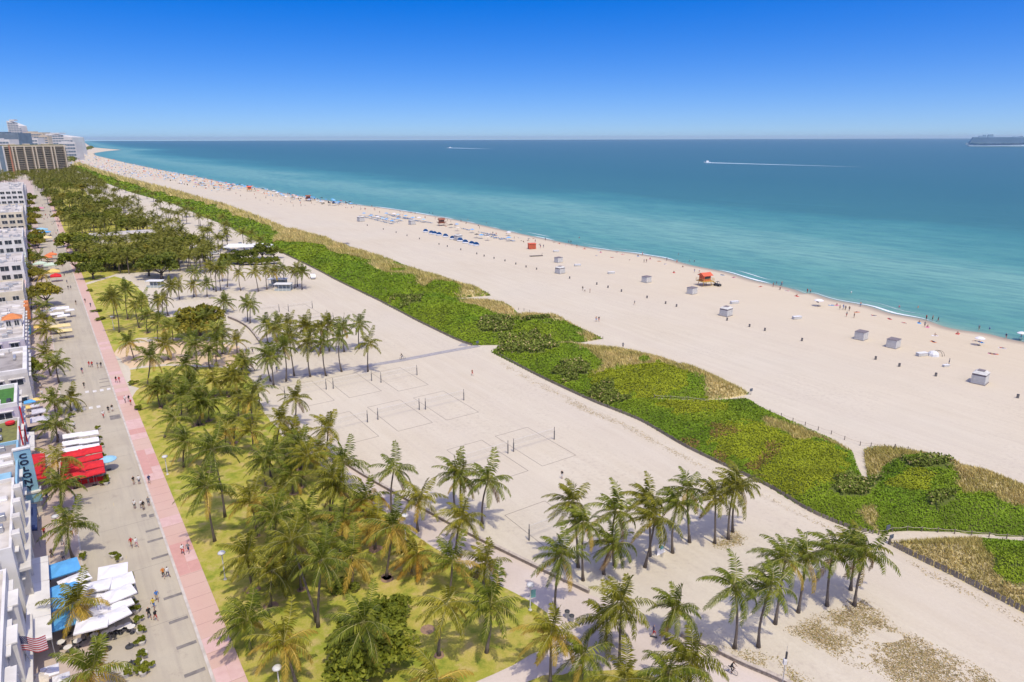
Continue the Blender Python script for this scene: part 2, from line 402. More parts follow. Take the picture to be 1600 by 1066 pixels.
# paving slabs of the pink walk that can be picked apart: darker salmon bays and their joints
M_SALMON = mat('salmon_paving', (0.55,0.30,0.25), 0.8, (0.51,0.275,0.23), 1.2)
M_JOINT = mat('paving_joint', (0.36,0.22,0.19), 0.9)
M_PALEPINK = mat('pale_pink_paving', (0.61,0.415,0.37), 0.8, (0.56,0.36,0.32), 1.0)
def slab(s0, s1, c0, c1, m, z=0.124):
    mb = MB(); mb.prism([W(s0,c0),W(s0,c1),W(s1,c1),W(s1,c0)], z-0.02, z+0.004); return mb.build('paving_slab', m, pink)
rnd = random.Random(11)
s = 63.0
while s < 230:
    L = rnd.choice([2.9, 3.0, 3.05]); r = rnd.random()
    q = SCo(242, 722)[0]
    m = M_SALMON if abs(s-q) < 5.5 or r < 0.04 else (M_PALEPINK if r < 0.30 else None)
    if m: slab(s+0.03, s+L-0.03, 7.66, 9.08, m); slab(s+0.03, s+L-0.03, 9.13, 10.56, m if rnd.random() < 0.8 else M_PALEPINK)
    s += L
jm = MB()
for i in range(60):
    s = 63 + i*2.98
    jm.prism([W(s,7.64),W(s,10.58),W(s+0.05,10.58),W(s+0.05,7.64)], 0.10, 0.1232)
jm.build('slab_joints', M_JOINT, pink)
# road paint and patches
def patch(name, s0, s1, c0, c1, m, z=0.026):
    return fan_mesh(name, [W(s0,c0),W(s0,c1),W(s1,c1),W(s1,c0)], z, m, None)
street = bpy.data.objects['street']
def road_mark(name, px, py, ls, lc, m, z=0.026):
    s, c = SCo(px, py); o = patch(name, s-ls/2, s+ls/2, c-lc/2, c+lc/2, m, z); o.parent = street; return o
for px, py in [(240,828),(243,844),(250,870),(270,932),(279,969),(291.5,1008),(304.5,1051)]: road_mark('painted_out_bay_line', px, py, 0.62, 2.2, M_DARKPAD)
for px, py in [(225,806),(237,806)]: road_mark('manhole_plate', px, py, 1.1, 0.75, M_DARKPAD)
road_mark('asphalt_patch', 180, 652, 2.8, 2.0, M_DARKPAD)
for px, py in [(163,592),(163,597),(164,604)]: road_mark('painted_out_bay_line', px, py, 0.5, 2.2, M_DARKPAD)
for px, py in [(118,640),(130,639),(142,637.5),(154,635.5)]: road_mark('crossing_mark', px, py, 1.6, 0.75, M_WHITEPAINT)
for px, py in [(136,612.5),(148,611.5),(159,610),(170,608)]: road_mark('crossing_mark', px, py, 1.6, 0.75, M_WHITEPAINT)
for i in range(13): 
    o = patch('centre_line_dash', 84+i*18.0, 84+i*18.0+1.1, 2.05, 2.15, M_YELLOW); o.parent = street
for i in range(11):
    o = patch('expansion_joint', 70+i*14.0, 70+i*14.0+0.05, -3.1, 7.2, M_DARKPAD, 0.0245); o.parent = street
# lawns
EDGE_IN = 10.2
L1 = [W(58,EDGE_IN), G(600,1300), G(690,1100), G(738,1066), G(860,1012), G(866,985), G(856,957), G(780,914), G(694,867), G(599,800), G(550,765), G(490,722), G(440,680), G(408,640), G(398,604), G(384,578), G(330,574), G(262,572), G(225,575), G(205,578), G(202,590), G(204,603), G(216,607), W(178,12.2), W(173,EDGE_IN)]
lawn = fan_mesh('lawn', jag(L1, 2.5, 0.28, 4), 0.035, M_LAWN)
L2 = [W(214,EDGE_IN), G(188,541), G(215,528), G(250,527), G(300,530), G(345,525), G(350,500), G(318,492), G(262,496), G(236,485), G(228,462), G(205,440), G(180,432), W(330,EDGE_IN)]
fan_mesh('lawn', jag(L2, 2.5, 0.28, 5), 0.035, M_LAWN)
L3 = [W(334,EDGE_IN), G(182,428), G(235,425), G(300,400), G(290,372), G(200,345), G(140,310), G(120,275), G(60,272), W(1150,EDGE_IN)]
fan_mesh('lawn', jag(L3, 4, 0.4, 6), 0.035, M_LAWN)
# crossing sandy path gets a warmer, compacted sand sheet
M_TRACK = mat('compacted_sand', (0.66,0.49,0.30), 0.95, (0.58,0.43,0.27), 0.15, 0.2, 3.0, coords='Object')
fan_mesh('sandy_path', jag([G(168,545), G(200,538), G(260,530), G(320,532), G(372,541), G(386,556), G(384,575), G(330,571), G(262,569), G(222,572), G(203,576), G(192,566)], 2, 0.3, 9), 0.012, M_TRACK)
# promenade between the lawn and the low coral wall
PROM = [G(700,1085), G(738,1066), G(860,1012), G(866,985), G(856,957), G(780,914), G(694,867), G(599,800), G(550,765), G(500,728), G(468,706), G(490,690), G(550,733.5), G(614,771), G(722,831), G(820,880), G(922,929), G(1010,968), G(1105,1013), G(1162,1041), G(1222,1067), G(1330,1130), G(1330,1350), G(700,1300)]
fan_mesh('promenade', PROM, 0.018, M_PROM)
# second lawn corner under the palms at the bottom edge
fan_mesh('lawn', jag([G(815,1068), G(850,1058), G(905,1048), G(960,1046), G(1000,1050), G(1060,1070), G(1060,1200), G(780,1200)], 2, 0.25, 8), 0.04, M_LAWN)
# grey boardwalk across the sand
M_BOARD = mat('weathered_boardwalk', (0.36,0.335,0.32), 0.85, (0.27,0.25,0.24), 1.0)
bw_line = [G(748,540.5), G(690,551), G(628,563), G(560,574.5), G(500,584), G(450,590)]
mb = MB()
for a, b in zip(bw_line[:-1], bw_line[1:]):
    a, b = Vector(a), Vector(b); t = (b-a).normalized(); nn = Vector((-t.y, t.x))*1.05
    mb.prism([tuple(a-nn), tuple(b-nn), tuple(b+nn), tuple(a+nn)], 0.0, 0.07)
mb.build('boardwalk', M_BOARD)['kind'] = 'structure'
MB().prism([G(716,540.5), G(722,536.5), G(731,537), G(730,541.5)], 0.0, 0.06).build('boardwalk_landing', M_BOARD)['kind'] = 'structure'

# low coral-stone wall in two runs
M_CORAL = mat('coral_stone', (0.36,0.30,0.24), 0.95, (0.20,0.165,0.13), 3.0, 0.8, 5.0)
M_CORALTOP = mat('coral_coping', (0.52,0.45,0.37), 0.9, (0.36,0.30,0.24), 1.6, 0.4)
def run_wall(pxs, label, h=0.5, w=0.36):
    pts = smooth_line([G(*p) for p in pxs], 4); root = thing('coral_stone_wall', label, 'wall', (*pts[0], 0))
    o0 = Vector(pts[0]); body, cap = MB(), MB(); rnd = random.Random(len(pxs))
    for mbx, hw, z0, z1 in ((body, w/2, 0.0, h), (cap, w/2+0.05, h, h+0.09)):
        ring = []
        for i, p in enumerate(pts):
            p = Vector(p); t = (Vector(pts[min(i+1,len(pts)-1)]) - Vector(pts[max(i-1,0)])).normalized(); nn = Vector((-t.y, t.x))*hw
            ring.append((p-nn-o0, p+nn-o0))
        for (a,b), (c,d) in zip(ring[:-1], ring[1:]): mbx.prism([tuple(a), tuple(c), tuple(d), tuple(b)], z0, z1)
    body.build('wall_body', M_CORAL, root); cap.build('coping', M_CORALTOP, root)
    return root
run_wall([(482,684),(550,732.5),(614,770),(722,830),(820,879),(920,927)], 'low coral stone wall between the promenade and the volleyball sand')
run_wall([(1064,994),(1105,1012),(1162,1040),(1222,1066),(1330,1124)], 'low coral stone wall beside the dry grass at the bottom edge')
run_wall([(357,497),(372,503),(387,512),(398,524),(408,538)], 'curving low stone wall around the round tree beside the palm grove', 0.7, 0.5)
# ================================================================== DUNES
M_DUNE = leaf_mat('dune_plants', None, None, None, 0.15, 0.6, attr='Col')
m_, nt_, b_ = new_mat('dune_soil'); a_ = nt_.nodes.new('ShaderNodeAttribute'); a_.attribute_name = 'Col'
nt_.links.new(a_.outputs['Color'], b_.inputs['Base Color']); b_.inputs['Roughness'].default_value = 0.95; M_DSOIL = m_
def z4(x0, y0, k, pts): return [(x0 + x/k, y0 + y/k) for x, y in pts]
TAN = [z4(500,300,4,[(300,490),(420,465),(600,490),(800,560),(1060,650),(890,662),(800,600),(650,600),(560,545),(380,530)]),
       z4(500,300,4,[(60,350),(230,385),(470,440),(340,462),(300,430),(180,400),(100,395)]),
       z4(500,300,4,[(890,690),(950,675),(1150,690),(1240,775),(1150,800),(1080,790),(950,735)]),
       z4(500,300,4,[(1180,800),(1350,765),(1600,850),(1600,870),(1400,850),(1250,815)]),
       z4(700,440,4,[(350,240),(550,205),(750,270),(975,355),(870,392),(830,310),(700,292),(560,268)]),
       z4(700,440,4,[(680,408),(760,395),(1000,400),(1300,470),(1620,590),(1650,680),(1500,640),(1300,560),(1000,570),(880,610),(960,540),(870,470)]),
       z4(850,360,4,[(640,790),(1000,890),(1290,1020),(1250,1060),(1100,1062),(1020,1050),(960,960),(820,880),(620,860)]),
       z4(1200,600,4,[(0,255),(200,290),(560,400),(500,425),(340,375),(160,385),(100,330),(0,300)]),
       z4(1200,600,4,[(540,430),(800,380),(1100,460),(1600,650),(1900,760),(1900,900),(1500,830),(1430,790),(1380,760),(1190,740),(1190,600),(1100,540),(900,480),(760,540),(640,600),(590,560),(600,520)]),
       z4(1200,600,4,[(560,830),(640,800),(690,860),(700,940),(600,900),(530,850)]),
       [(1380,840),(1500,835),(1535,845),(1530,870),(1545,900),(1570,925),(1800,1000),(1800,1200),(1380,900)]]
GREENB = [z4(500,300,4,[(495+60*math.cos(a),505+16*math.sin(a)) for a in [i*math.pi/6 for i in range(12)]]),
          z4(500,300,4,[(760+125*math.cos(a),628+34*math.sin(a)) for a in [i*math.pi/6 for i in range(12)]]),
          z4(700,440,4,[(1225+38*math.cos(a),525+22*math.sin(a)) for a in [i*math.pi/6 for i in range(12)]]),
          z4(700,440,4,[(1315+22*math.cos(a),545+14*math.sin(a)) for a in [i*math.pi/6 for i in range(12)]])]
DARK = [(1330,772,34,18),(1465,807,15,9),(775,517,26,13),(820,547,46,16),(950,625,28,13),(893,590,24,12),(845,512,32,8),(1452,742,40,10),(640,478,22,5)]
LIME = [(1250,735,75,45),(1165,700,60,28),(1420,770,40,18),(1080,640,60,14),(1000,602,80,20)]
BROWN = [(1208,720,20,12),(1185,735,16,8),(1130,690,30,8),(1120,720,22,8),(1065,700,25,8),(775,487,16,6)]
MOUND_H = 1.15
MOUNDS = [(1012,603,88,22),(1160,690,95,34),(1262,742,76,46),(1425,775,76,26),(1432,742,60,20),(1470,812,95,14),(858,518,56,12),(805,548,60,18),(885,572,46,14),(690,490,62,17),(625,466,42,11),(560,432,42,11),(722,457,38,7),(515,410,38,9),(622,443,34,8),(1588,897,38,16),(760,515,40,12),(470,395,34,8)]
def in_ell(px, py, lst):
    r = np.zeros(px.shape, bool); k = 5.0
    px = px + 26*(vnoise(px, py*2, 17, 41)-.5) + 14*(vnoise(px, py*2, 5, 43)-.5); py = py + 12*(vnoise(px, py*2, 17, 42)-.5) + 6*(vnoise(px, py*2, 5, 44)-.5)
    for cx, cy, rx, ry in lst: r |= ((px-cx)/rx)**2 + ((py-cy)/ry)**2 < 1
    return r
def dune_section(idx, outline_px, inland_px, label_s, label_g, tan_edge=0.72):
    poly = [G(*p) for p in outline_px]; inl = [G(*p) for p in inland_px]
    P = np.array(poly); x0, y0 = P.min(0); x1, y1 = P.max(0)
    def zfield(x, y, px, py):
        e = dist_poly(x, y, poly, True)
        base = np.clip(e/4.5, 0, 1)**0.7
        h = base*(0.35 + 2.2*vnoise(x, y, 11, 2)**1.5 + 0.55*vnoise(x, y, 4.0, 3))
        dk = in_ell(px, py, DARK)
        h += dk*base*0.55
        qx = px + 10*(vnoise(x, y, 4, 51)-.5); qy = py + 5*(vnoise(x, y, 4, 52)-.5)
        for cx, cy, rx, ry in MOUNDS: h += base*MOUND_H*np.sqrt(np.clip(1-((qx-cx)/rx)**2-((qy-cy)/ry)**2, 0, 1))
        return h, e
    def classes(x, y, px, py, e):
        tan = np.zeros(x.shape, bool); jx = np.random.randn(len(x))*2.2; jy = np.random.randn(len(x))*1.1
        for t in TAN: tan |= in_poly(px + 16*(vnoise(x,y,3.5,9)-.5) + 7*(vnoise(x,y,1.0,19)-.5) + jx, py + 7*(vnoise(x,y,3.5,10)-.5) + 3*(vnoise(x,y,1.0,20)-.5) + jy, t)
        for t in GREENB: tan &= ~in_poly(px, py, t)
        far = py < 405
        di = dist_poly(x, y, inl); wid = 24.0
        tan |= far & (di/wid + 0.5*(vnoise(x, y, 16, 21)-.5) > tan_edge)
        return tan
    # soil mound as a grid
    far0 = y0 > 300
    cell = 0.7 if y0 < 160 else (1.1 if y0 < 300 else 2.5)
    nx, ny = int((x1-x0)/cell)+2, int((y1-y0)/cell)+2
    gx, gy = np.meshgrid(x0 + np.arange(nx)*cell, y0 + np.arange(ny)*cell); gx = gx.ravel(); gy = gy.ravel()
    gpx, gpy = proj(gx, gy); ins = in_poly(gx, gy, poly)
    gz, ge = zfield(gx, gy, gpx, gpy); gz = np.where(ins, gz, -0.15)
    gt = classes(gx, gy, gpx, gpy, ge)
    cols = np.where(gt[:,None], np.array([[0.50,0.41,0.20]]), np.array([[0.10,0.125,0.018]])) * (0.75 + 0.5*vnoise(gx, gy, 2.0, 4))[:,None]
    faces = []
    insg = ins.reshape(ny, nx)
    cellin = insg[:-1,:-1] | insg[1:,:-1] | insg[:-1,1:] | insg[1:,1:]
    for j, i in zip(*np.nonzero(cellin)):
        a = j*nx+i; faces.append((a, a+1, a+nx+1, a+nx))
    me = bpy.data.meshes.new('dune_ground'); me.from_pydata(np.stack([gx,gy,gz],1).tolist(), [], faces)
    ca = me.color_attributes.new('Col', 'FLOAT_COLOR', 'POINT'); ca.data.foreach_set('color', np.concatenate([cols, np.ones((len(cols),1))],1).ravel())
    me.polygons.foreach_set('use_smooth', [True]*len(faces)); me.materials.append(M_DSOIL); me.update()
    g = ob('dune', me); g['kind'] = 'structure'
    # plants: distance-scaled leaves
    near = max(60.0, y0); k = 0.0021
    smin = max(0.20, k*near); dens = 3.1/(smin*smin)
    area = (x1-x0)*(y1-y0); n = int(min(area*dens, 2600000))
    rx = np.random.uniform(x0, x1, n); ry = np.random.uniform(y0, y1, n)
    d = np.hypot(rx, ry); size = np.maximum(0.20, k*d)
    keep = (np.random.rand(n) < (smin/size)**2 * (n and min(1.0, area*dens/n))) & in_poly(rx, ry, poly)
    rx, ry, size = rx[keep], ry[keep], size[keep]
    px, py = proj(rx, ry); hz, e = zfield(rx, ry, px, py); tan = classes(rx, ry, px, py, e)
    dk = in_ell(px, py, DARK); lm = in_ell(px, py, LIME); br = in_ell(px, py, BROWN)
    for is_tan in (False, True):
        sel = tan if is_tan else ~tan
        if is_tan: sel &= np.random.rand(len(sel)) < 0.62
        X, Y, Z, S = rx[sel], ry[sel], hz[sel], size[sel]; m = len(X)
        if m < 10: continue
        dkk, lmm, brr = dk[sel], lm[sel], br[sel]
        az = np.random.uniform(0, 2*np.pi, m)
        if is_tan:                                        # upright blades leaning downwind
            hgt = S*np.random.uniform(1.3, 2.6, m) + 0.15; wd = S*np.random.uniform(0.25, 0.45, m)
            lean = np.stack([-0.35 + 0.35*np.random.randn(m), 0.3*np.random.randn(m)], 1)*hgt[:,None]
            ux, uy = np.cos(az), np.sin(az)
            V = np.empty((m, 3, 3))
            V[:,0] = np.stack([X-ux*wd, Y-uy*wd, Z], 1); V[:,1] = np.stack([X+ux*wd, Y+uy*wd, Z], 1); V[:,2] = np.stack([X+lean[:,0], Y+lean[:,1], Z+hgt], 1)
            c = np.array([[0.66,0.53,0.22]])*(0.55 + 0.75*np.random.rand(m))[:,None]
            gmix = (vnoise(X, Y, 5, 12)*0.9 + 0.35*np.random.rand(m) - 0.25).clip(0, 1)[:,None]
            c = c*(1-gmix*0.75) + np.array([[0.34,0.33,0.06]])*gmix*0.75
        else:
            S = S*np.where(dkk, 1.35, 1.0)*np.random.uniform(0.7, 1.25, m)
            z1_, _ = zfield(X+.6, Y, *proj(X+.6, Y)); z2_, _ = zfield(X, Y+.6, *proj(X, Y+.6))
            gr = np.stack([-(z1_-Z)/.6, -(z2_-Z)/.6, np.ones(m)], 1); gr /= np.linalg.norm(gr, axis=1)[:,None]
            nrm = np.random.randn(m, 3)*np.where(dkk, .7, .42)[:,None] + gr; nrm /= np.linalg.norm(nrm, axis=1)[:,None]
            a = np.cross(nrm, np.stack([np.cos(az), np.sin(az), 0*az], 1)); a /= np.linalg.norm(a, axis=1)[:,None] + 1e-9
            b = np.cross(nrm, a)
            lift = np.random.rand(m)*np.where(dkk, 0.75, 0.32) + S*0.2
            C = np.stack([X, Y, Z+lift], 1)
            V = np.empty((m, 4, 3)); ha = (S*0.62)[:,None]; hb = (S*0.42)[:,None]
            V[:,0] = C-a*ha; V[:,1] = C-b*hb; V[:,2] = C+a*ha; V[:,3] = C+b*hb
            n1 = vnoise(X, Y, 11, 14)[:,None]; n2 = vnoise(X, Y, 3, 15)[:,None]
            c = np.array([[0.150,0.255,0.015]])*(1-n1) + np.array([[0.235,0.305,0.018]])*n1
            c = np.where(lmm[:,None], c*0.35 + np.array([[0.34,0.345,0.018]])*0.65, c)
            c = np.where(dkk[:,None], np.array([[0.175,0.215,0.035]])*(0.6+0.8*np.random.rand(m,1)), c)
            c = np.where((dkk & (np.random.rand(m) < 0.09))[:,None], np.array([[0.45,0.36,0.16]]), c)
            c = np.where((brr & (np.random.rand(m) < 0.6))[:,None], np.array([[0.26,0.165,0.05]]), c)
            c = c*(0.76 + 0.42*n2)*(0.78 + 0.42*np.random.rand(m,1))
        kv = V.shape[1]
        me = bpy.data.meshes.new('plants'); me.vertices.add(m*kv); me.vertices.foreach_set('co', V.ravel())
        me.loops.add(m*kv); me.loops.foreach_set('vertex_index', np.arange(m*kv, dtype=np.int32))
        me.polygons.add(m); me.polygons.foreach_set('loop_start', np.arange(0, m*kv, kv, dtype=np.int32))
        try: me.polygons.foreach_set('loop_total', np.full(m, kv, dtype=np.int32))
        except Exception: pass
        ca = me.color_attributes.new('Col', 'FLOAT_COLOR', 'CORNER')
        cc = np.repeat(np.concatenate([c, np.ones((m,1))], 1), kv, axis=0); ca.data.foreach_set('color', cc.ravel())
        me.materials.append(M_DUNE); me.update(calc_edges=True)
        o = ob('dune_grass' if is_tan else 'dune_shrubs', me)
        tag(o, label_g if is_tan else label_s, 'dune grass' if is_tan else 'shrubs', kind='stuff')
    return poly
SEC_A = [(1389,850),(1420,847),(1470,845),(1520,844),(1600,849),(1760,866),(1760,1045),(1680,998),(1600,957),(1500,905),(1430,871)]
dune_section(0, SEC_A, SEC_A[6:]+SEC_A[:1], 'green sea grape patch in the dune corner at the right edge', 'dry tan dune grass in the corner below the sandy access path')
SEC_B = [(925,627),(1000,657),(1075,700),(1200,760),(1262,797),(1320,822),(1372,834),(1420,829),(1500,832),(1590,839),(1680,846),(1760,852),(1760,840),(1700,802),(1600,765),(1525,738),(1450,712),(1410,703),(1375,699),(1350,703),(1352,725),(1356,748),(1350,754),(1340,733),(1331,706),(1300,688),(1250,666),(1200,645),(1168,625),(1100,628),(1030,624.6),(985,622.6)]
dune_section(1, SEC_B, SEC_B[:7], 'large bright green dune shrub mounds beside the nearest sand fence', 'tan sea oats on the seaward slope of the largest dune')
SEC_C = [(767,550),(810,572),(855,595),(925,626),(960,622),(1030,622),(1100,625),(1140,622.5),(1171,616),(1130,597),(1100,585),(1060,570),(1025,560),(975,546),(920,542),(873,541.5),(840,543),(800,547)]
dune_section(2, SEC_C, SEC_C[:4], 'rounded green shrub mounds on the dune just past the boardwalk end', 'tan grass slope of the dune just past the boardwalk end')
SEC_D = [(597,472.5),(650,500),(712,530),(742,540),(780,539),(850,538.5),(915,534.5),(942,529.5),(900,513),(860,498),(825,493),(795,496),(809,491),(795,478),(770,473),(722,468.5),(690,462),(640,452),(600,458)]
dune_section(3, SEC_D, SEC_D[:4], 'dense green shrubs on the dune before the boardwalk end', 'tan grass tongues on the dune before the boardwalk end')
SEC_E = [(425,387.5),(487,417.5),(530,440),(575,462),(598,471.5),(640,451),(690,461),(720,466),(766,462),(700,438),(617,411),(585,415),(617,409),(557,392),(520,380),(488,376),(520,376),(450,360),(430,372)]
dune_section(4, SEC_E, SEC_E[:5], 'middle stretch of green dune shrubs opposite the parked pickup', 'tan grass tips along the middle stretch of dune')
SEC_F = [(110,262),(140,276),(200,299),(275,320),(315,337.5),(360,355),(392,372.5),(424,387),(430,371),(450,359),(395,337),(340,319),(287,304),(200,281.5),(160,270),(125,258)]
dune_section(5, SEC_F, SEC_F[:8], 'far green dune strip running toward the distant towers', 'far tan fringe on the seaward side of the dune strip', 0.85)

# sand fence of thin dark slats along the inland foot of the dunes
M_FENCE = mat('weathered_fence_wood', (0.27,0.23,0.18), 0.9, (0.17,0.145,0.115), 0.6)
M_POST = mat('weathered_post', (0.21,0.175,0.14), 0.9, (0.14,0.12,0.10), 3.0)
M_ROPE = mat('pale_rope', (0.50,0.43,0.33), 0.9)
def sand_fence(pxs, label, h=0.72, step=4.0):
    pts = smooth_line([G(*p) for p in pxs], 5); root = thing('sand_fence', label, 'fence', (*pts[0], 0)); o0 = Vector(pts[0])
    scr = MB(); rnd = random.Random(int(pxs[0][0])); pm = MB().tube([(0,0,0),(0,0,h+0.18)], 0.06, 5).mesh('post', M_POST)
    acc = 0.0
    for a, b in zip(pts[:-1], pts[1:]):
        a, b = Vector(a), Vector(b); L = (b-a).length; t = (b-a).normalized(); nn = Vector((-t.y, t.x)); k = max(1, int(L/0.27))
        for i in range(k):
            p = a.lerp(b, (i+rnd.uniform(.2,.8))/k) - o0; hh = h*rnd.uniform(0.86, 1.0); le = rnd.uniform(-.06,.06)
            q = [p-t*0.13-nn*0.015, p+t*0.13-nn*0.015, p+t*0.13+nn*0.015, p-t*0.13+nn*0.015]
            o = len(scr.v); scr.v += [(v.x, v.y, 0.0) for v in q] + [(v.x+t.x*le, v.y+t.y*le, hh) for v in q]
            for f in [(0,1,5,4),(1,2,6,5),(2,3,7,6),(3,0,4,7),(4,5,6,7)]: scr.f.append(tuple(x+o for x in f)); scr.m.append(0)
        while acc < L:
            p = a + t*acc - o0; ob('post', pm, root, (p.x, p.y, 0)); acc += step
        acc -= L
    sl = scr.build('slat_screen', M_FENCE, root); sl['kind'] = 'stuff'
    return root
sand_fence([(775,553),(810,572),(855,595),(925,627.5),(1000,658),(1075,701),(1200,761),(1262,798),(1320,823),(1366,835)], 'dark weathered sand fence along the foot of the two nearest dunes')
sand_fence([(425,388),(487,418),(530,440.5),(597,473),(650,501),(712,531),(738,540.5)], 'dark sand fence running from the far dunes to the boardwalk end', 0.75, 8.0)
sand_fence([(1389,851),(1430,872),(1500,906),(1600,958),(1690,1004)], 'dark sand fence around the dune corner at the lower right', 1.0)
def rope_fence(pts_px, label, h=0.85, tall=()):
    base = [G3(*p) for p in pts_px]; root = thing('rope_fence', label, 'fence', base[0])
    pm = MB().tube([(0,0,0),(0,0,h)], [0.085,0.075], 6).mesh('post', M_POST)
    tm = MB().tube([(0,0,0),(0,0,h*2.2)], [0.14,0.12], 6).mesh('post', M_POST)
    for i, b in enumerate(base): ob('post', tm if i in tall else pm, root, b-base[0])
    rp = MB()
    for a, b in zip(base[:-1], base[1:]):
        p, q = a-base[0]+Vector((0,0,h*.85)), b-base[0]+Vector((0,0,h*.85)); mid = (p+q)/2 - Vector((0,0,0.14))
        rp.tube([p, (p+mid)/2 - Vector((0,0,.03)), mid, (q+mid)/2 - Vector((0,0,.03)), q], 0.03, 4)
    rp.build('rope', M_ROPE, root)
    return root
rope_fence(z4(1200,600,4,[(10,180),(82,205),(155,235),(232,260),(313,290),(395,315),(478,350),(575,385),(643,392),(725,400),(787,432),(873,416),(970,448),(1065,480),(1165,517),(1275,555),(1382,590),(1498,634),(1620,676)]), 'rope and post fence along the seaward edge of the nearest dune', tall=(10,))
rope_fence(z4(1200,600,4,[(690,945),(775,925),(870,917),(960,922),(1060,928),(1165,937),(1270,947),(1380,958),(1490,968),(1600,976),(1720,986)]), 'rope and post fence along the upper side of the right-hand beach path')
rope_fence([(1388,850),(1430,848),(1475,846),(1522,846),(1565,848),(1610,851)], 'rope and post fence along the lower side of the right-hand beach path')
rope_fence(z4(700,440,4,[(1600,752),(1500,740),(1390,734),(1290,728)]), 'short rope fence on the narrow path between two green mounds')
rope_fence(z4(700,440,4,[(440,178),(475,182),(510,192),(540,205),(580,212),(612,214)]), 'row of low posts at the seaward mouth of a dune path')
rope_fence(z4(700,440,4,[(900,335),(935,352),(968,360)]), 'few posts at the pointed tip of the grassy dune')
# ================================================================== PALMS AND TREES
M_FROND = leaf_mat('palm_leaflets', (0.072,0.078,0.007), (0.160,0.160,0.014), (0.33,0.295,0.036), 0.22, 0.5)
M_FRONDY = leaf_mat('yellowing_leaflets', (0.24,0.19,0.03), (0.42,0.29,0.045), (0.52,0.34,0.06), 0.3, 0.55)
M_FRONDO = leaf_mat('orange_dying_leaflets', (0.36,0.19,0.03), (0.50,0.26,0.03), (0.58,0.36,0.06), 0.3, 0.6)
M_FROND2 = leaf_mat('palm_leaflets_green', (0.058,0.080,0.008), (0.132,0.160,0.016), (0.28,0.285,0.036), 0.22, 0.5)
M_FROND3 = leaf_mat('palm_leaflets_yellowgreen', (0.10,0.100,0.008), (0.21,0.200,0.016), (0.39,0.335,0.040), 0.24, 0.5)
FROND_VAR = [M_FROND, M_FROND2, M_FROND2, M_FROND3]
M_DEADF = leaf_mat('dead_brown_leaflets', (0.16,0.10,0.05), (0.26,0.17,0.085), (0.36,0.25,0.13), 0.2, 0.8)
M_RACHIS = mat('frond_midrib', (0.36,0.34,0.10), 0.6, (0.28,0.25,0.08), 3.0)
M_RACHISY = mat('yellow_midrib', (0.60,0.42,0.08), 0.6, (0.50,0.33,0.06), 3.0)
def trunk_material():
    g = NT('palm_trunk_bark'); tc = g.N.new('ShaderNodeTexCoord')
    wv = g.N.new('ShaderNodeTexWave'); wv.wave_type = 'BANDS'; wv.bands_direction = 'Z'; wv.inputs['Scale'].default_value = 2.6; wv.inputs['Distortion'].default_value = 1.4
    g.L.new(tc.outputs['Object'], wv.inputs['Vector'])
    nz = g.noise(2.5, 5, 0.7, vec=tc.outputs['Object'])
    c = g.ramp(nz, [(0.3, (0.115,0.092,0.072)), (0.6, (0.185,0.150,0.118)), (0.8, (0.25,0.21,0.17))])
    c = g.mix(g.math('MULTIPLY', wv.outputs['Fac'], 0.35), c, (0.09,0.07,0.055)); g.col(c); g.rough(0.95); g.bump(wv.outputs['Fac'], 0.4, 0.04); return g.m
M_TRUNK = trunk_material()
M_COCO = mat('coconut_husk', (0.33,0.26,0.07), 0.6, (0.20,0.17,0.04), 3.0)

def frond_curve(rnd, az, el, L, wind, grav, n=9):
    d = Vector((math.cos(az)*math.cos(el), math.sin(az)*math.cos(el), math.sin(el))); p = Vector((0,0,0)); pts = [p.copy()]
    for i in range(n):
        t = i/n; d = (d + (Vector((0,0,-1))*grav*(0.4+1.2*t) + wind*(0.35+1.0*t))*(1.0/n)).normalized(); p = p + d*(L/n); pts.append(p.copy())
    return pts
def frond_mesh(name, pts, rnd, mats, wind, nl=21, lw=0.070, ll=0.86):
    mb = MB(); n = len(pts)-1
    rad = [0.055*(1-0.85*i/n) for i in range(n+1)]; mb.tube(pts, rad, 3, 1, False)
    for i in range(nl):
        t = 0.12 + 0.88*(i+rnd.uniform(-.2,.2))/(nl-1); t = min(max(t, .1), 0.995); k = min(int(t*n), n-1); f = t*n-k
        p = pts[k].lerp(pts[k+1], f); tg = (pts[k+1]-pts[k]).normalized()
        sd = tg.cross(Vector((0,0,1))); sd = sd.normalized() if sd.length > .05 else Vector((1,0,0)); up = sd.cross(tg)
        le = ll*(0.45 + 0.75*math.sin(math.pi*min(1, t*0.80+0.16)))*rnd.uniform(.85,1.1)
        for sg in (-1, 1):
            dr = (sd*sg*0.85 + tg*(0.45+0.5*t) - Vector((0,0,1))*rnd.uniform(.30,.75) + up*0.12 + wind*0.35).normalized()
            mid = p + dr*le*0.5; tip = p + (dr*0.9 - Vector((0,0,1))*rnd.uniform(.12,.34)).normalized()*le
            w = tg*lw*1.1
            mb.add([p-w*0.6, mid-w, tip, mid+w, p+w*0.6], [(0,1,3,4),(1,2,3)], 0)
    return mb.mesh(name, mats)
CROWNS = []                                              # each: list of (green mesh, rank 0 = top .. 1 = bottom)
def make_crown(seed, wind_s, n=21):
    rnd = random.Random(seed); wind = Vector((-1.0, -0.12, 0.10))*wind_s; out = []
    for i in range(n):
        r = i/(n-1); az = i*2.39996 + rnd.uniform(-.3,.3); el = math.radians(78 - 104*r**0.85 + rnd.uniform(-10,10))
        L = rnd.uniform(3.5, 4.6)*(0.8 if r < .15 else 1.0)
        out.append((frond_mesh('frond', frond_curve(rnd, az, el, L, wind*rnd.uniform(.6,1.25), 1.0+0.75*r), rnd, [M_FROND, M_RACHIS], wind), r))
    return out
CALM = [make_crown(100+i, 0.28, 18+i) for i in range(5)]
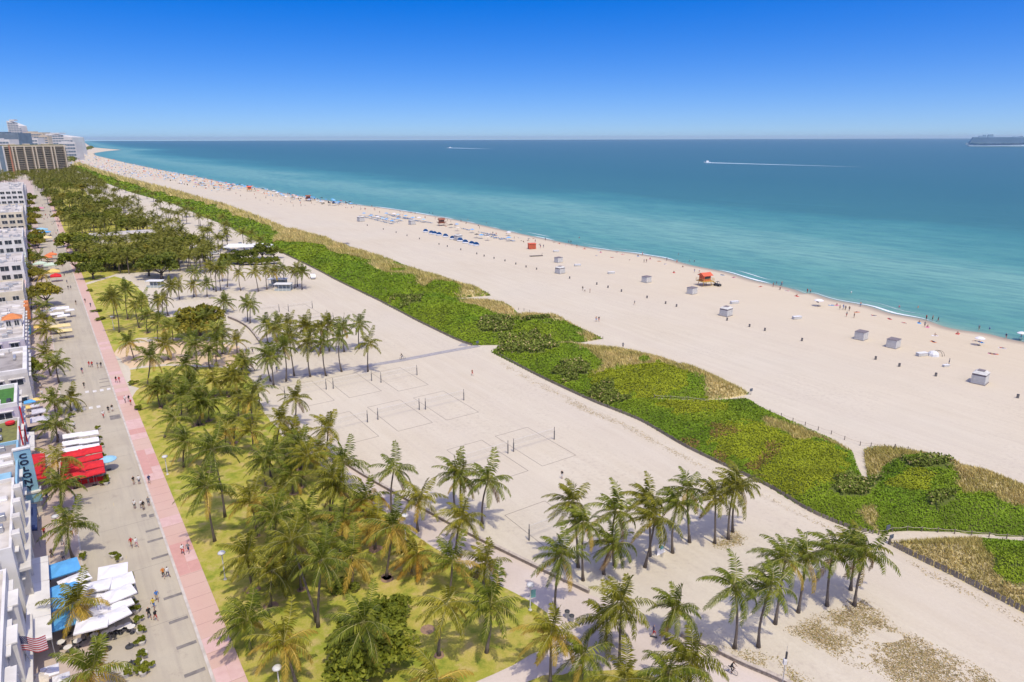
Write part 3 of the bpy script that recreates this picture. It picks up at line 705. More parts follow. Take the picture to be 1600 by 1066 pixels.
BREEZE = [make_crown(200+i, 0.45+0.1*i, 18+i) for i in range(6)]
WINDY = [make_crown(300+i, 1.15+.12*i, 19+i) for i in range(5)]
M_COCOME = None
def coco_mesh():
    mb = MB(); rnd = random.Random(5)
    for i in range(7):
        a = i*0.9; r = 0.28; c = Vector((r*math.cos(a), r*math.sin(a), -0.25-0.12*(i % 3)))
        pr = [(0.02,-0.17),(0.11,-0.12),(0.15,0.0),(0.11,0.12),(0.02,0.17)]
        mb.lathe([(q, z+c.z) for q, z in pr], 6, 0, (c.x, c.y))
    return mb.mesh('coconuts', M_COCO, True)
M_COCOME = coco_mesh()
def palm_trunk(base, top, rnd, r0=0.17):
    h = Vector(top) - Vector(base); mb = MB(); k = 9; pts, rr = [], []
    side = Vector((rnd.uniform(-1,1), rnd.uniform(-1,1), 0))*0.05*h.length
    for i in range(k):
        t = i/(k-1); bow = Vector((h.x, h.y, 0))*(t**1.6 - t)*0.8 + side*math.sin(math.pi*t)
        p = h*t + bow; pts.append(p); rr.append(r0*(1.0 - 0.32*t) + (0.13 if i == 0 else 0.04 if i == 1 else 0))
    pts[0].z = -0.1
    mb.tube(pts, rr, 7, 0)
    return mb.mesh('trunk', M_TRUNK, True)
PALMS = []
PALM_SETS = {'c': CALM, 'b': BREEZE, 'w': WINDY}
STYLE_WORDS = {'g': 'green', 'y': 'yellowing', 'o': 'orange-skirted'}
def palm(bx, by, cx, cy, wind='b', tint='g', where=None, nfr=None, sc=None):
    rnd = random.Random(int(bx*31+by*17)); b = G(bx, by); base = Vector((b[0], b[1], 0.0))
    # top of the trunk: same distance from the viewer's side of the place as the foot, leaning sideways only
    dx, dy = cx-800.0, cy-533.0; xr, yr = dx-ROLL*dy, dy+ROLL*dx
    dn, fw = yr*CP + FPX*SP, FPX*CP - yr*SP
    tt = base.y/fw; top = Vector((xr*tt, base.y + rnd.uniform(-.5,.5), CAM_H - dn*tt))
    top.z = min(max(top.z, 2.2), 15.0)
    root = thing('coconut_palm', None, 'palm tree', base)
    ob('trunk', palm_trunk(base, top, rnd), root)
    crown = rnd.choice(PALM_SETS[wind]); yaw = rnd.uniform(-.35,.35); s = sc or rnd.uniform(.96, 1.16); base_m = rnd.choice(FROND_VAR); skip = rnd.choice((.03,.06,.14)); dead = rnd.random() < .3
    rel = top - base
    for me, r in crown:
        if rnd.random() < skip: continue
        f = ob('frond', me, root, rel - Vector((0,0,0.10*r)), 0, s*rnd.uniform(.92,1.06))
        f.rotation_euler = (rnd.uniform(-.05,.05), rnd.uniform(-.05,.05), yaw + rnd.uniform(-.1,.1))
        m = (base_m, M_RACHIS)
        if dead and r > .9: m = (M_DEADF, M_RACHISY); f.rotation_euler.x += .35
        if tint == 'o' and r > 0.62: m = (M_FRONDO if rnd.random() < .6 else M_FRONDY, M_RACHISY)
        elif tint in 'oy' and r > 0.42: m = (M_FRONDY, M_RACHISY)
        elif r > 0.84 and rnd.random() < .30: m = (M_FRONDY, M_RACHISY)
        if m:
            for k in (0, 1): f.material_slots[k].link = 'OBJECT'; f.material_slots[k].material = m[k]
    if rnd.random() < 0.6: ob('coconut_cluster', M_COCOME, root, rel)
    PALMS.append((root, bx, by, cx, cy, wind, tint, where)); return root

SAND_RIGHT = [(1147.5,1013,1146,912),(1185,1011,1204,916),(1211,975,1226,872),(1247,957,1258,868),(1292,947,1305,862),(1329,922,1339,858),(1335,947,1352,864)]
SAND_ROW = [(903.5,886.6,896,786),(911,907,911,814),(943.5,897,959,846),(960.4,884.4,961.5,796),(1007.6,886.6,1024.5,809),(1015.5,868.6,1012,780),(1051,864,1059,786),(1077.4,847.7,1074,763),(1116.8,849,1118,778),(1138,843,1149,764),(1145,831.5,1156,757)]
PROM_ROW = [(867.5,960,878,871),(1041,1000.4,1055.6,953),(946.5,1006,947.6,963),(968,1044,971,941),(914,1078,912.8,1025),(860,1069,862,993),(1045,1125,1046,1052),(1079,1100,1079,1034),(972,1128,976,1063),(755,914,759,881),(613,802,615.7,733),(653,830,656,779),(712,800,711,740),(722,800,721,744),(713,865,721.6,810),(753.5,819,763,749)]
LAWN = [(686,1024,699,939,'g'),(760,1020,766,948,'g'),(702,930,706,884,'y'),(684,1112,685,1058,'y'),(653,898,652,865,'o'),(604,901,613,825,'y'),(586,858,587,814,'o'),(568,805,570.6,781,'o'),(550,920,549,872,'y'),
        (400,838,391,783,'y'),(438,812,435,773,'g'),(416,763,412.5,717,'g'),(394.7,706,394,671,'g'),(470,733,469,696,'g'),(496,735,500,707,'g'),(509,712.5,514,666,'g'),(515,821,519,750,'g'),(521,827,527,762,'g'),(459,771,455,743,'g'),(484,846,480,808,'g'),
        (351.6,808,333,701,'g'),(540,770,536,723,'g'),(335.6,846,321,761,'g'),(394,922,386,867,'g'),(497,980,504,873,'g'),(495,972,454,845,'g'),(390,1015,385,971,'g'),(463,1070,441,1008,'y'),(574,1072,567.5,973,'g'),
        (287.5,730,291,690,'g'),(257,684,271,654,'g'),(308,664,310,626,'g'),(313,664,316,630,'g'),(250,636,246,608,'g'),(254,637,253,606,'g'),(354,705,354,671,'y'),(432.5,710,439,657,'g'),(461,664,462.5,621,'g'),(396,662,394,622,'g'),
        (292,613,293,592,'g'),(334,619,334,594,'g'),(354.6,618,361,588,'g'),(358,620,366,590,'g'),(378,581,376,567,'g'),(385,584,383,566,'g'),(326,658,330,628,'g'),(230,603,236,556,'g'),(290,612,290,570,'g'),(470,760,480,712,'g'),(445,905,449,866,'g'),(520,905,512,850,'g'),(405,640,402,606,'g'),(272,625,268,596,'g'),(283,657,283,622,'g'),(374,657,373,622,'g'),(330,737,328,700,'g'),(365,692,366,655,'g'),(424,747,425,706,'g'),(456,717,458,680,'g'),(430,850,428,806,'g'),(532,862,534,815,'y'),(471,922,472,875,'g'),(422,948,423,895,'g'),(296,640,298,608,'g')]
SAND_MID = [(419,537,415.7,506.5),(433.7,557.6,426,516),(435,532,433,506.5),(451,532,449.5,507),(460,588,452.5,527),(447,596,444,541),(423,596,418,554),(427.6,603,424,557),(371,553,370.6,532),(387,502,384,473),(391,505,391.5,476),(350,488,351,471),(485,550,476,509),(488,549,483,512),(501,552.5,501,513),(515,549,512.5,506),(538,550,536,510),(561,545,561,507),(534,581,530,528),(509.5,587.5,506,535),(485,589,482,534),(575,581,575.5,536)]
HUT_ROW = [(446,447,442,418.5),(404,456,399,425),(428.5,449,428.5,425),(417.4,452.7,415.5,422),(376.4,454.3,373,427),(460.6,451,460,423.4),(472,452.4,472.4,425),(465,448,465,420),(355,448.6,355,411),(337.7,456,336,418.5),(345,454,343,420),(334,453.5,328,417),(347.6,440,347,417),(323.6,464,323.6,443),(303,464,303,444.5),(306,440,305,424)]
PARK = [(186,520,176,465,'g'),(178,498,173,466,'g'),(262.6,493,266,447,'g'),(280.6,468,279,444,'g'),(223.6,499,222,471,'g'),(217.5,512,210,479,'g'),(200,499,196.5,452,'g'),(247.6,491,246,469,'g'),(256,494.6,255,466,'g'),(247,532,247.6,503,'g'),(320,532,319.6,497,'g'),(340,557,339,515,'g'),(328,576,327.6,546,'g'),(339,571,338,536,'g'),(308,577,306,539,'g'),(299,559,298,531,'g'),(263,562,258,538,'g'),(210,563,203,534,'y'),(270,535,268,510,'g'),(297,530,296,505,'g'),(347,553,346,520,'g'),(231,520,231,492,'g')]
STREET_P = [(114,872,105,821,'g'),(124,986,119,942,'y'),(140,1115,140,1052,'y'),(93,762,89,718,'y'),(99,800,93.5,758,'g'),(87,651,82,627,'g'),(111.5,642,110,622,'g'),(90,692,86.7,663,'g'),(80,588,72.6,552,'g'),(93,599,88,566,'g'),(44,610,41.6,589,'g'),(10,612,7,589,'g'),(70,520,67,497,'g'),(74,536,73,514,'g'),(68,498,66,476,'g'),(61,418,60,401,'g'),(42,440,39,417,'g'),(66,448,66,429,'y'),(49,484,48,462,'g')]
for a in SAND_RIGHT: palm(*a, 'w', 'g', 'sandright')
for a in SAND_ROW: palm(*a, 'w', 'g', 'sandrow')
for a in PROM_ROW: palm(*a, 'b', 'y' if a[0] in (860,) else 'g', 'prom')
for a in LAWN: palm(*a[:4], 'b', a[4], 'lawn')
for a in SAND_MID: palm(*a, 'c', 'g', 'sandmid')
for a in HUT_ROW: palm(*a, 'c', 'g', 'hut')
for a in PARK: palm(*a[:4], 'c', a[4], 'park')
for a in STREET_P: palm(*a[:4], 'b', a[4], 'street')

# labels: which palm of its stand
ORD = ['first','second','third','fourth','fifth','sixth','seventh','eighth','ninth','tenth','eleventh','twelfth','thirteenth','fourteenth','fifteenth','sixteenth','seventeenth','eighteenth','nineteenth','twentieth','twenty-first','twenty-second','twenty-third','twenty-fourth','twenty-fifth','twenty-sixth']
STANDS = {'sandright': ('windswept palm on open sand at lower right, {o} crown from left of the seven', 'windswept palms on the open sand'),
          'sandrow': ('windblown palm in the sand row left of the round grass patch, {o} crown from left', 'palms in the sand row by the round grass patch'),
          'sandmid': ('slender palm in the sand grove beside the boardwalk, {o} crown from left', 'palms in the grove beside the boardwalk'),
          'hut': ('slender palm around the white beach shelters, {o} crown from left', 'palms around the white shelters'),
          'street': ('palm among the street terraces, {o} from the bottom edge', 'palms along the hotel side of the street')}
LANDMARKS = [('the big round sea grape bush', 570, 985), ('the mushroom lamp with teal banner', 829, 935), ('the lamp beside the pink walk', 350, 890), ('the pair of wall-side volleyball posts', 580, 655),
             ('the sandy path across the lawn', 280, 560), ('the round yellow-green tree', 312, 487), ('the dark salmon bay of the pink walk', 243, 722), ('the bottom picture edge', 960, 1080), ('the coral wall', 640, 790), ('the lowest yellow street umbrellas', 190, 510)]
def label_palms():
    for key, (tpl, grp) in STANDS.items():
        lst = [p for p in PALMS if p[7] == key]
        lst.sort(key=(lambda p: -p[2]) if key == 'street' else (lambda p: p[3]))
        for i, p in enumerate(lst): tag(p[0], tpl.format(o=ORD[i]), None, grp)
    buckets = {}
    for p in PALMS:
        if p[7] in STANDS: continue
        best = min(LANDMARKS, key=lambda l: (l[1]-p[3])**2 + (1.4*(l[2]-p[4]))**2)
        buckets.setdefault((best, p[7]), []).append(p)
    for (lm, wh), lst in buckets.items():
        lst.sort(key=lambda p: (lm[1]-p[3])**2 + (1.4*(lm[2]-p[4]))**2)
        place = {'lawn': 'lawn palm', 'prom': 'promenade palm', 'park': 'park palm'}[wh]
        grp = {'lawn': 'palms on the lawn', 'prom': 'palms along the promenade', 'park': 'palms in the park beyond the sandy path'}[wh]
        for i, p in enumerate(lst):
            near = 'nearest' if i == 0 else ORD[i] + ' nearest'
            tag(p[0], '%s %s, %s to %s' % (STYLE_WORDS[p[6]], place, near, lm[0]), None, grp)
label_palms()

# ---- small far palms: one mesh each (their parts cannot be told apart), shared between copies
M_FARLEAF = leaf_mat('far_palm_leaflets', (0.105,0.112,0.016), (0.185,0.185,0.026), (0.31,0.285,0.05), 0.25, 0.6)
def far_palm_mesh(seed):
    rnd = random.Random(seed); mb = MB(); h = rnd.uniform(5.0, 8.5); lean = Vector((rnd.uniform(-.8,.8), rnd.uniform(-.8,.8), h))
    mb.tube([(0,0,-.1), (lean.x*.3, lean.y*.3, h*.5), lean], [0.24,0.17,0.14], 5, 1)
    for i in range(17):
        r = i/16; az = i*2.4+rnd.uniform(-.3,.3); el = math.radians(58-64*r)
        pts = [p+lean for p in frond_curve(rnd, az, el, rnd.uniform(3.4,4.2), Vector((-.5,0,0)), 0.9+.5*r, 5)]
        for k in range(5):
            tg = (pts[k+1]-pts[k]).normalized(); sd = tg.cross(Vector((0,0,1))); sd = sd.normalized() if sd.length > .05 else Vector((1,0,0))
            w = (0.45, 0.95, 1.1, 0.9, 0.5)[k]
            for sg in (-1, 1):
                mb.add([pts[k], pts[k]*.45+pts[k+1]*.55, pts[k]*.35+pts[k+1]*.65 + sd*sg*w + tg*.22 - Vector((0,0,.15+.2*rnd.random()))], [(0,1,2)], 0)
                mb.add([pts[k]*.5+pts[k+1]*.5, pts[k+1], pts[k+1] + sd*sg*w*.85 + tg*.25 - Vector((0,0,.34+.2*rnd.random()))], [(0,1,2)], 0)
    return mb.mesh('far_palm', [M_FARLEAF, M_TRUNK])
FARP = [far_palm_mesh(60+i) for i in range(6)]
M_LEAFD = leaf_mat('broadleaf_dark', (0.065,0.085,0.010), (0.125,0.150,0.018), (0.215,0.225,0.030), 0.2, 0.5)
M_LEAFM = leaf_mat('broadleaf_mid', (0.085,0.110,0.010), (0.165,0.190,0.018), (0.27,0.275,0.030), 0.2, 0.5)
M_LEAFY = leaf_mat('broadleaf_yellow', (0.13,0.13,0.015), (0.24,0.215,0.025), (0.40,0.32,0.04), 0.25, 0.5)
M_BARK = mat('tree_bark', (0.17,0.14,0.115), 0.95, (0.10,0.085,0.07), 3.0, 0.6)
def crown_mesh(seed, leaf, m, flat=0.62, clumps=46, per=52, leafs=0.075):
    """unit-radius crown built of leaf clumps, to be scaled"""
    rnd = np.random.RandomState(seed); V = []
    n = clumps; k = 0
    while k < n:
        d = rnd.randn(3); d /= np.linalg.norm(d)
        if d[2] < -0.35: continue
        r = rnd.uniform(0.55, 0.92)*(0.85+0.3*math.sin(3*math.atan2(d[1], d[0])+seed))
        c = d*r*np.array([1, 1, flat]) + np.array([0, 0, 0.0]); cr = rnd.uniform(0.16, 0.30)
        q = rnd.randn(per, 3); q /= np.linalg.norm(q, axis=1)[:,None]; q[:,2] = np.abs(q[:,2])*0.9 - 0.2
        P = c + q*cr*rnd.uniform(.65, 1.05, (per,1)); nr = q + rnd.randn(per,3)*0.55 + np.array([0,0,.35]); nr /= np.linalg.norm(nr, axis=1)[:,None]
        a = np.cross(nr, rnd.randn(per,3)); a /= np.linalg.norm(a, axis=1)[:,None]; b = np.cross(nr, a); s = leafs*rnd.uniform(.7,1.3,(per,1))
        V.append(np.stack([P-a*s, P-b*s*.6, P+a*s, P+b*s*.6], 1)); k += 1
    V = np.concatenate(V); me = bpy.data.meshes.new('crown'); me.from_pydata(V.reshape(-1,3).tolist(), [], np.arange(len(V)*4).reshape(-1,4).tolist())
    me.materials.append(m); me.update(); return me
def limb_mesh(seed, h=0.75, r=0.07):
    rnd = random.Random(seed); mb = MB(); mb.tube([(0,0,-.02),(0.02,0.01,h*.3),(0.0,0.03,h*.55)], [r*1.3,r,r*.85], 7)
    for i in range(6):
        a = i*1.05+rnd.uniform(-.3,.3); e = Vector((math.cos(a)*rnd.uniform(.4,.65), math.sin(a)*rnd.uniform(.4,.65), h+rnd.uniform(.05,.3)))
        mb.tube([(0,0.02,h*.5), tuple(e*.5+Vector((0,0,h*.3))), tuple(e)], [r*.6,r*.4,r*.15], 5)
    return mb.mesh('trunk', M_BARK, True)
TREES = {'d': [crown_mesh(1, 0, M_LEAFD), crown_mesh(2, 0, M_LEAFD)], 'm': [crown_mesh(3, 0, M_LEAFM), crown_mesh(4, 0, M_LEAFM)], 'y': [crown_mesh(5, 0, M_LEAFY), crown_mesh(6, 0, M_LEAFY)]}
LIMBS = [limb_mesh(i) for i in range(3)]
def tree(px, py, rad, kind, label, zc=None, name='broadleaf_tree', group=None, cat='tree', sq=1.0):
    x, y = G(px, py); rnd = random.Random(int(px*7+py)); root = thing(name, label, cat, (x, y, 0), rnd.uniform(0, 6.28), group)
    zc = zc if zc is not None else rad*0.75
    ob('trunk', rnd.choice(LIMBS), root, (0,0,0), 0, (rad*.9, rad*.9, zc*1.05))
    ob('crown', rnd.choice(TREES[kind]), root, (0,0,zc), rnd.uniform(0,6), (rad, rad, rad*sq))
    return root
# the big sea grape bush at the lower lawn: finer, denser leaves
BUSH = crown_mesh(21, 0, M_LEAFM, 0.95, 130, 60, 0.062)
x, y = G(572,1052); root = thing('sea_grape_bush', 'big round dark green sea grape bush on the lower lawn', 'bush', (x, y, 0))
ob('trunk', LIMBS[0], root, (0,0,0), 0, (3.2,3.2,3.6)); ob('crown', BUSH, root, (0,0,2.7), 0.4, (5.2,5.0,3.9))
x, y = G(612,975); root = thing('sea_grape_bush', 'smaller leafy lobe just behind the big sea grape bush', 'bush', (x, y, 0))
ob('trunk', LIMBS[1], root, (0,0,0), 0, (2,2,2)); ob('crown', crown_mesh(22, 0, M_LEAFM, 0.95, 70, 50, 0.09), root, (0,0,1.6), 1.4, (2.9,2.7,2.3))
x, y = G(538,922); root = thing('low_shrub', 'low dark shrub in the shade of lawn palms', 'bush', (x, y, 0))
ob('trunk', LIMBS[1], root, (0,0,0), 0, (1,1,1)); ob('crown', crown_mesh(23, 0, M_LEAFD, 0.9, 40, 40, 0.12), root, (0,0,0.6), 0.4, (2.2,1.6,1.1))
tree(314,528,8.2,'y','round yellow-green tree behind the curving stone wall', 5.4, sq=0.9)
tree(253,436,9.5,'d','largest dark green domed tree in the park', 6.0)
tree(233,432,6.5,'d','dark tree against the left side of the largest dome', 5.0)
tree(74,478,6.2,'y','yellow-green spreading tree at the street kerb', 5.2)
tree(53,596,3.2,'m','small green tree in front of the grey flat roof', 3.4)
tree(47,586,2.6,'m','small tree behind the grey flat roof corner', 3.0)
for i, (px, py, r, k) in enumerate([(112,345,8,'d'),(126,357,7.5,'m'),(150,356,8,'d'),(174,352,7,'m'),(200,366,8,'d'),(224,362,7,'d'),(120,396,8.5,'m'),(108,386,6,'d'),(136,402,8,'d'),(165,414,6,'m'),(192,416,6,'d'),(240,400,6,'d'),(268,398,7,'d'),(165,332,8,'m'),(92,330,7,'d'),(120,425,7,'m'),(146,436,6,'d'),(180,420,7,'m'),(210,418,7,'d'),(300,392,6,'m'),(410,405,6,'d'),(392,410,5,'d'),(428,404,4.5,'d'),(375,412,5,'d'),(356,412,4,'m')]):
    tree(px, py, r, k, 'broad green tree in the park canopy, %s from the left edge' % ORD[[q[0] for q in sorted([(112,),(126,),(150,),(174,),(200,),(224,),(120.1,),(108,),(136,),(165,),(192,),(240,),(268,),(165.1,),(92,),(120.2,),(146,),(180,),(210,),(300,),(410,),(392,),(428,),(375,),(356,)])].index({6:120.1,13:165.1,15:120.2}.get(i, px))], group='broad trees of the park canopy')
for i, (px, py, r, k) in enumerate([(47,326,4.5,'y'),(52,350,5,'y'),(41,368,4,'m'),(59,376,4,'y'),(46,342,4,'m'),(43,312,4,'m'),(40,394,3,'m'),(60,388,3.5,'y'),(38,430,3.2,'m'),(50,440,3.2,'y'),(50,318,5,'m'),(55,338,4.5,'m'),(48,358,4.5,'y'),(56,384,4,'m'),(45,386,4,'d'),(53,414,3.4,'y'),(62,436,3,'y'),(44,408,3.4,'m')]):
    tree(px, py, r*1.25, k, 'small terrace tree on the hotel side, %s of eighteen in planting order' % ORD[i], r*.95, group='terrace trees on the hotel side')
# the far grove
MOREPX = [(70,300,7,'m'),(82,312,8,'d'),(98,318,7,'y'),(118,318,8,'m'),(138,322,7,'d'),(104,300,8,'m'),(128,300,7,'y'),(88,292,8,'d'),(150,310,7,'m'),(96,346,6,'y'),(140,340,7,'y'),(182,340,6,'m'),(205,350,5,'y'),(135,418,6,'y'),(166,424,6,'m'),(228,406,6,'y'),(280,412,6,'m')]
for i, (px, py, r, k) in enumerate(sorted(MOREPX)):
    tree(px, py, r, k, 'rounded paler tree in the far half of the grove, %s from the left' % ORD[i], group='paler trees of the far grove')
def scatter_px(poly, n, seed, mind):
    rnd = random.Random(seed); xs = [p[0] for p in poly]; ys = [p[1] for p in poly]; out = []; tries = 0
    while len(out) < n and tries < n*200:
        tries += 1; x, y = rnd.uniform(min(xs), max(xs)), rnd.uniform(min(ys), max(ys))
        if not in_poly(np.array([x]), np.array([y]), poly)[0]: continue
        if 138 < x < 246 and 370 < y < 385: continue          # the pavilion and its forecourt stand here
        w = G(x, y)
        if all((w[0]-q[0])**2 + (w[1]-q[1])**2 > mind*mind for q in out): out.append(w)
    return out
DENSE = [(46,288),(40,276),(110,271),(150,284),(190,312),(235,345),(258,372),(300,385),(335,402),(325,430),(250,425),(190,430),(160,428),(122,400),(100,352),(78,322)]
SPARSE = [(150,284),(220,305),(300,330),(350,358),(398,386),(420,398),(335,402),(258,372),(235,345),(190,312)]
far = [(w, 0) for w in scatter_px(DENSE, 170, 1, 4.5)] + [(w, 1) for w in scatter_px(SPARSE, 62, 2, 5.0)]
far.sort(key=lambda q: q[0][1])
rnd = random.Random(77)
room = 300 - len(PALMS)
for i, (w, k) in enumerate(far[:room]):
    o = ob('coconut_palm', FARP[i % 6], None, (w[0], w[1], 0), rnd.uniform(-.5,.5), rnd.uniform(.85,1.15))
    tag(o, 'small far palm in the dense park grove beside the street' if k == 0 else 'small far palm on the pale sand between grove and dunes', 'palm tree', 'far palms of the dense grove' if k == 0 else 'far palms between grove and dunes')
# everything beyond reads as one wood
def far_wood():
    pts = [w for w, k in far[room:]] + scatter_px([(42,282),(60,262),(112,262),(150,283),(170,300),(110,300),(70,300)], 430, 3, 6.5) + scatter_px(DENSE, 230, 5, 4.2) + scatter_px([(-40,292),(-40,274),(46,272),(34,283),(22,290)], 120, 15, 7.0)
    V, Fc, Mi = [], [], []
    for w in pts:
        me = FARP[rnd.randrange(6)]; s = rnd.uniform(.85, 1.2); a = rnd.uniform(-.5,.5); ca, sa = math.cos(a), math.sin(a)
        o = len(V)
        for v in me.vertices: V.append((w[0]+(v.co.x*ca-v.co.y*sa)*s, w[1]+(v.co.x*sa+v.co.y*ca)*s, v.co.z*s))
        for p in me.polygons: Fc.append(tuple(o+i for i in p.vertices)); Mi.append(p.material_index)
    me = bpy.data.meshes.new('far_wood'); me.from_pydata(V, [], Fc); me.materials.append(M_FARLEAF); me.materials.append(M_TRUNK)
    me.polygons.foreach_set('material_index', Mi); me.update()
    tag(ob('far_palm_wood', me), 'far mass of palms merging below the long balconied building', 'palm wood', kind='stuff')
far_wood()
# ================================================================== HOTELS ALONG THE STREET
M_WHITE = mat('white_stucco', (0.72,0.69,0.635), 0.8, (0.58,0.55,0.50), 0.35, 0.1, 8, detail=8)
M_OFFW = mat('offwhite_stucco', (0.63,0.595,0.53), 0.85, (0.48,0.445,0.39), 0.35, 0.1, 8, detail=8)
M_GREYROOF = mat('grey_roof_felt', (0.36,0.325,0.29), 0.95, (0.22,0.195,0.175), 0.5, 0.2, 6, detail=9)
M_PALEROOF = mat('pale_roof_coating', (0.58,0.535,0.47), 0.9, (0.34,0.30,0.255), 0.35, 0.15, 6, detail=9)
M_PINKROOF = mat('pinkish_roof_tiles', (0.50,0.37,0.33), 0.9, (0.40,0.29,0.26), 0.7, 0.15, 6)
M_CREAM = mat('cream_stucco', (0.66,0.56,0.36), 0.85, (0.57,0.48,0.31), 0.6)
M_PALEBLUE = mat('pale_blue_stucco', (0.27,0.47,0.56), 0.75, (0.22,0.40,0.50), 0.7)
M_PASTY = mat('pale_yellow_stucco', (0.66,0.58,0.42), 0.85, (0.54,0.47,0.34), 0.4, detail=8); M_PASTP = mat('pale_pink_stucco', (0.64,0.50,0.44), 0.85, (0.54,0.42,0.37), 0.4, detail=8); M_PASTG = mat('pale_green_stucco', (0.52,0.58,0.50), 0.85, (0.43,0.48,0.42), 0.4, detail=8)
M_TEAL = mat('teal_trim', (0.12,0.42,0.44), 0.7)
M_LILAC = mat('pale_lilac_stucco', (0.58,0.52,0.55), 0.85, (0.50,0.44,0.48), 0.6)
M_GLASS = mat('dark_window_glass', (0.045,0.055,0.062), 0.12, (0.03,0.035,0.04), 0.8, spec=0.6)
M_TURF = mat('green_roof_turf', (0.06,0.19,0.03), 0.95, (0.04,0.13,0.02), 2.0)
M_OLIVE = mat('olive_roof_deck', (0.19,0.19,0.05), 0.9, (0.13,0.13,0.04), 1.5)
M_TILE = mat('orange_roof_tile', (0.62,0.22,0.065), 0.8, (0.52,0.17,0.05), 2.5)
M_METAL = mat('galvanised_metal', (0.46,0.46,0.46), 0.45, (0.34,0.34,0.34), 2.0, metal=0.4)
M_DARK = mat('dark_metal', (0.05,0.05,0.052), 0.6)
M_RED = mat('red_canvas', (0.62,0.018,0.022), 0.85, (0.50,0.012,0.018), 1.2)
M_NAVY = mat('navy_canvas', (0.035,0.055,0.14), 0.8)
M_NAVYL = mat('navy_lettering', (0.012,0.018,0.045), 0.6)
def window_mesh(w, h):
    fr = MB(); t = 0.09
    fr.box(-w/2-t, w/2+t, -0.06, 0.05, -h/2-t, -h/2); fr.box(-w/2-t, w/2+t, -0.06, 0.05, h/2, h/2+t)
    fr.box(-w/2-t, -w/2, -0.06, 0.05, -h/2, h/2); fr.box(w/2, w/2+t, -0.06, 0.05, -h/2, h/2); fr.box(-0.04, 0.04, -0.05, 0.03, -h/2, h/2)
    pn = MB().box(-w/2, w/2, -0.02, 0.02, -h/2, h/2)
    eb = MB().box(-w/2-0.35, w/2+0.35, -0.45, 0.02, h/2+0.22, h/2+0.36)
    return fr.mesh('window', M_WHITE), pn.mesh('pane', M_GLASS), eb.mesh('eyebrow_ledge', M_WHITE)
WIN = {k: window_mesh(*k) for k in ((1.6,1.3),(2.2,1.3),(1.0,1.4),(2.6,1.8))}
AC_M = MB().bbox(-.6,.6,-.5,.5,0,.85,.06).lathe([(0.4,0.86),(0.4,0.92),(0.12,0.94)],10).mesh('air_conditioner', M_METAL)
PIPE_M = MB().tube([(0,0,0),(0,0,.9),(.25,0,1.05)], .09, 6).mesh('vent_pipe', M_METAL); DUCT_M = MB().bbox(-1.8,1.8,-.25,.25,.15,.6,.04).box(-1.6,-1.4,-.2,.2,0,.15).box(1.4,1.6,-.2,.2,0,.15).mesh('roof_duct', M_METAL)
SKYL_M = MB().bbox(-1.1,1.1,-.7,.7,0,.4,.12).mesh('skylight', M_WHITE)
def add_window(root, k, x, y, z, face, ledge=True):
    fm, pm, em = WIN[k]; rz = 0.0 if face == 's' else math.pi/2
    w = ob('window', fm, root, (x, y, z), rz); ob('pane', pm, w)
    if ledge: ob('eyebrow_ledge', em, w)
    return w
def hotel(name, label, s0, s1, h, wall, roof, floors=3, cf=-8.6, depth=22, win=(1.6,1.3), parapet=0.6, trim=None, kit=(), ledge=True, swin=None, pth=0.28):
    L = s1-s0; p = W(s0, cf); root = thing(name, label, 'hotel', (p[0], p[1], 0.12), STREET)
    MB().box(-depth, 0, 0, L, -0.12, h).build('wall', wall, root)
    pr = MB(); z1 = h+parapet; t = pth
    pr.box(-depth,0,0,t,h,z1).box(-depth,0,L-t,L,h,z1).box(-t,0,t,L-t,h,z1).box(-depth,-depth+t,t,L-t,h,z1)
    pr.build('parapet', trim or wall, root)
    MB().box(-depth+t, -t, t, L-t, h+0.004, h+0.06).build('roof', roof, root)
    fh = h/floors
    for f in range(floors):
        z = f*fh + fh*0.55
        n = swin or 3
        for i in range(n): add_window(root, win, -2.2-i*3.6, -0.03, z, 's', ledge)
        k = max(2, int(L/4))
        for i in range(k): add_window(root, win, 0.03, (i+.5)*L/k, z, 'e', ledge and f > 0)
    rk = random.Random(int(s0)); kit = list(kit) + [(rk.choice(['ac','ac','sky','duct','pipe','pipe']), -rk.uniform(1.5, 10), rk.uniform(1.5, L-1.5)) for _ in range(int(L*.45)+3)] if roof not in (M_TURF, M_OLIVE) else list(kit)
    for kind, x, y in kit:
        if kind == 'ac': ob('air_conditioner', AC_M, root, (x, y, h+0.06))
        elif kind == 'sky': ob('skylight', SKYL_M, root, (x, y, h+0.06))
        elif kind == 'pipe': ob('vent_pipe', PIPE_M, root, (x, y, h+0.06))
        elif kind == 'duct': ob('roof_duct', DUCT_M, root, (x, y, h+0.06), rk.choice((0, math.pi/2)))
        elif kind == 'house':
            MB().bbox(x-1.6, x+1.6, y-2, y+2, h+0.06, h+2.6, .15).build('stair_house', wall, root)
    return root
rnd = random.Random(9)
hA = hotel('flat_roofed_hotel', 'white flat-roofed hotel with striped flag at the bottom left corner', 48, 88.5, 10.2, M_WHITE, M_PALEROOF, 3, cf=-9.9, kit=[('sky',-1.6,20),('ac',-1.2,30)], win=(1.6,1.3))
for i in range(5): MB().box(0.0, 0.9, 6+i*7.0, 9+i*7.0, 3.4, 9.6).bbox(0.0,1.0,5.9+i*7.0,9.1+i*7.0,9.6,9.8,.03).build('projecting_bay', M_WHITE, hA)
MB().box(0.9,1.5,2,39,4.6,5.0).build('ledge', M_OFFW, hA)
hB = hotel('flat_roofed_hotel', 'white hotel with dark square windows just south of the pale blue one', 90.5, 111.5, 11.6, M_WHITE, M_PALEROOF, 3, cf=-9.2, kit=[('ac',-1.4,9),('sky',-1.8,15),('ac',-2.6,18)], win=(1.0,1.4))
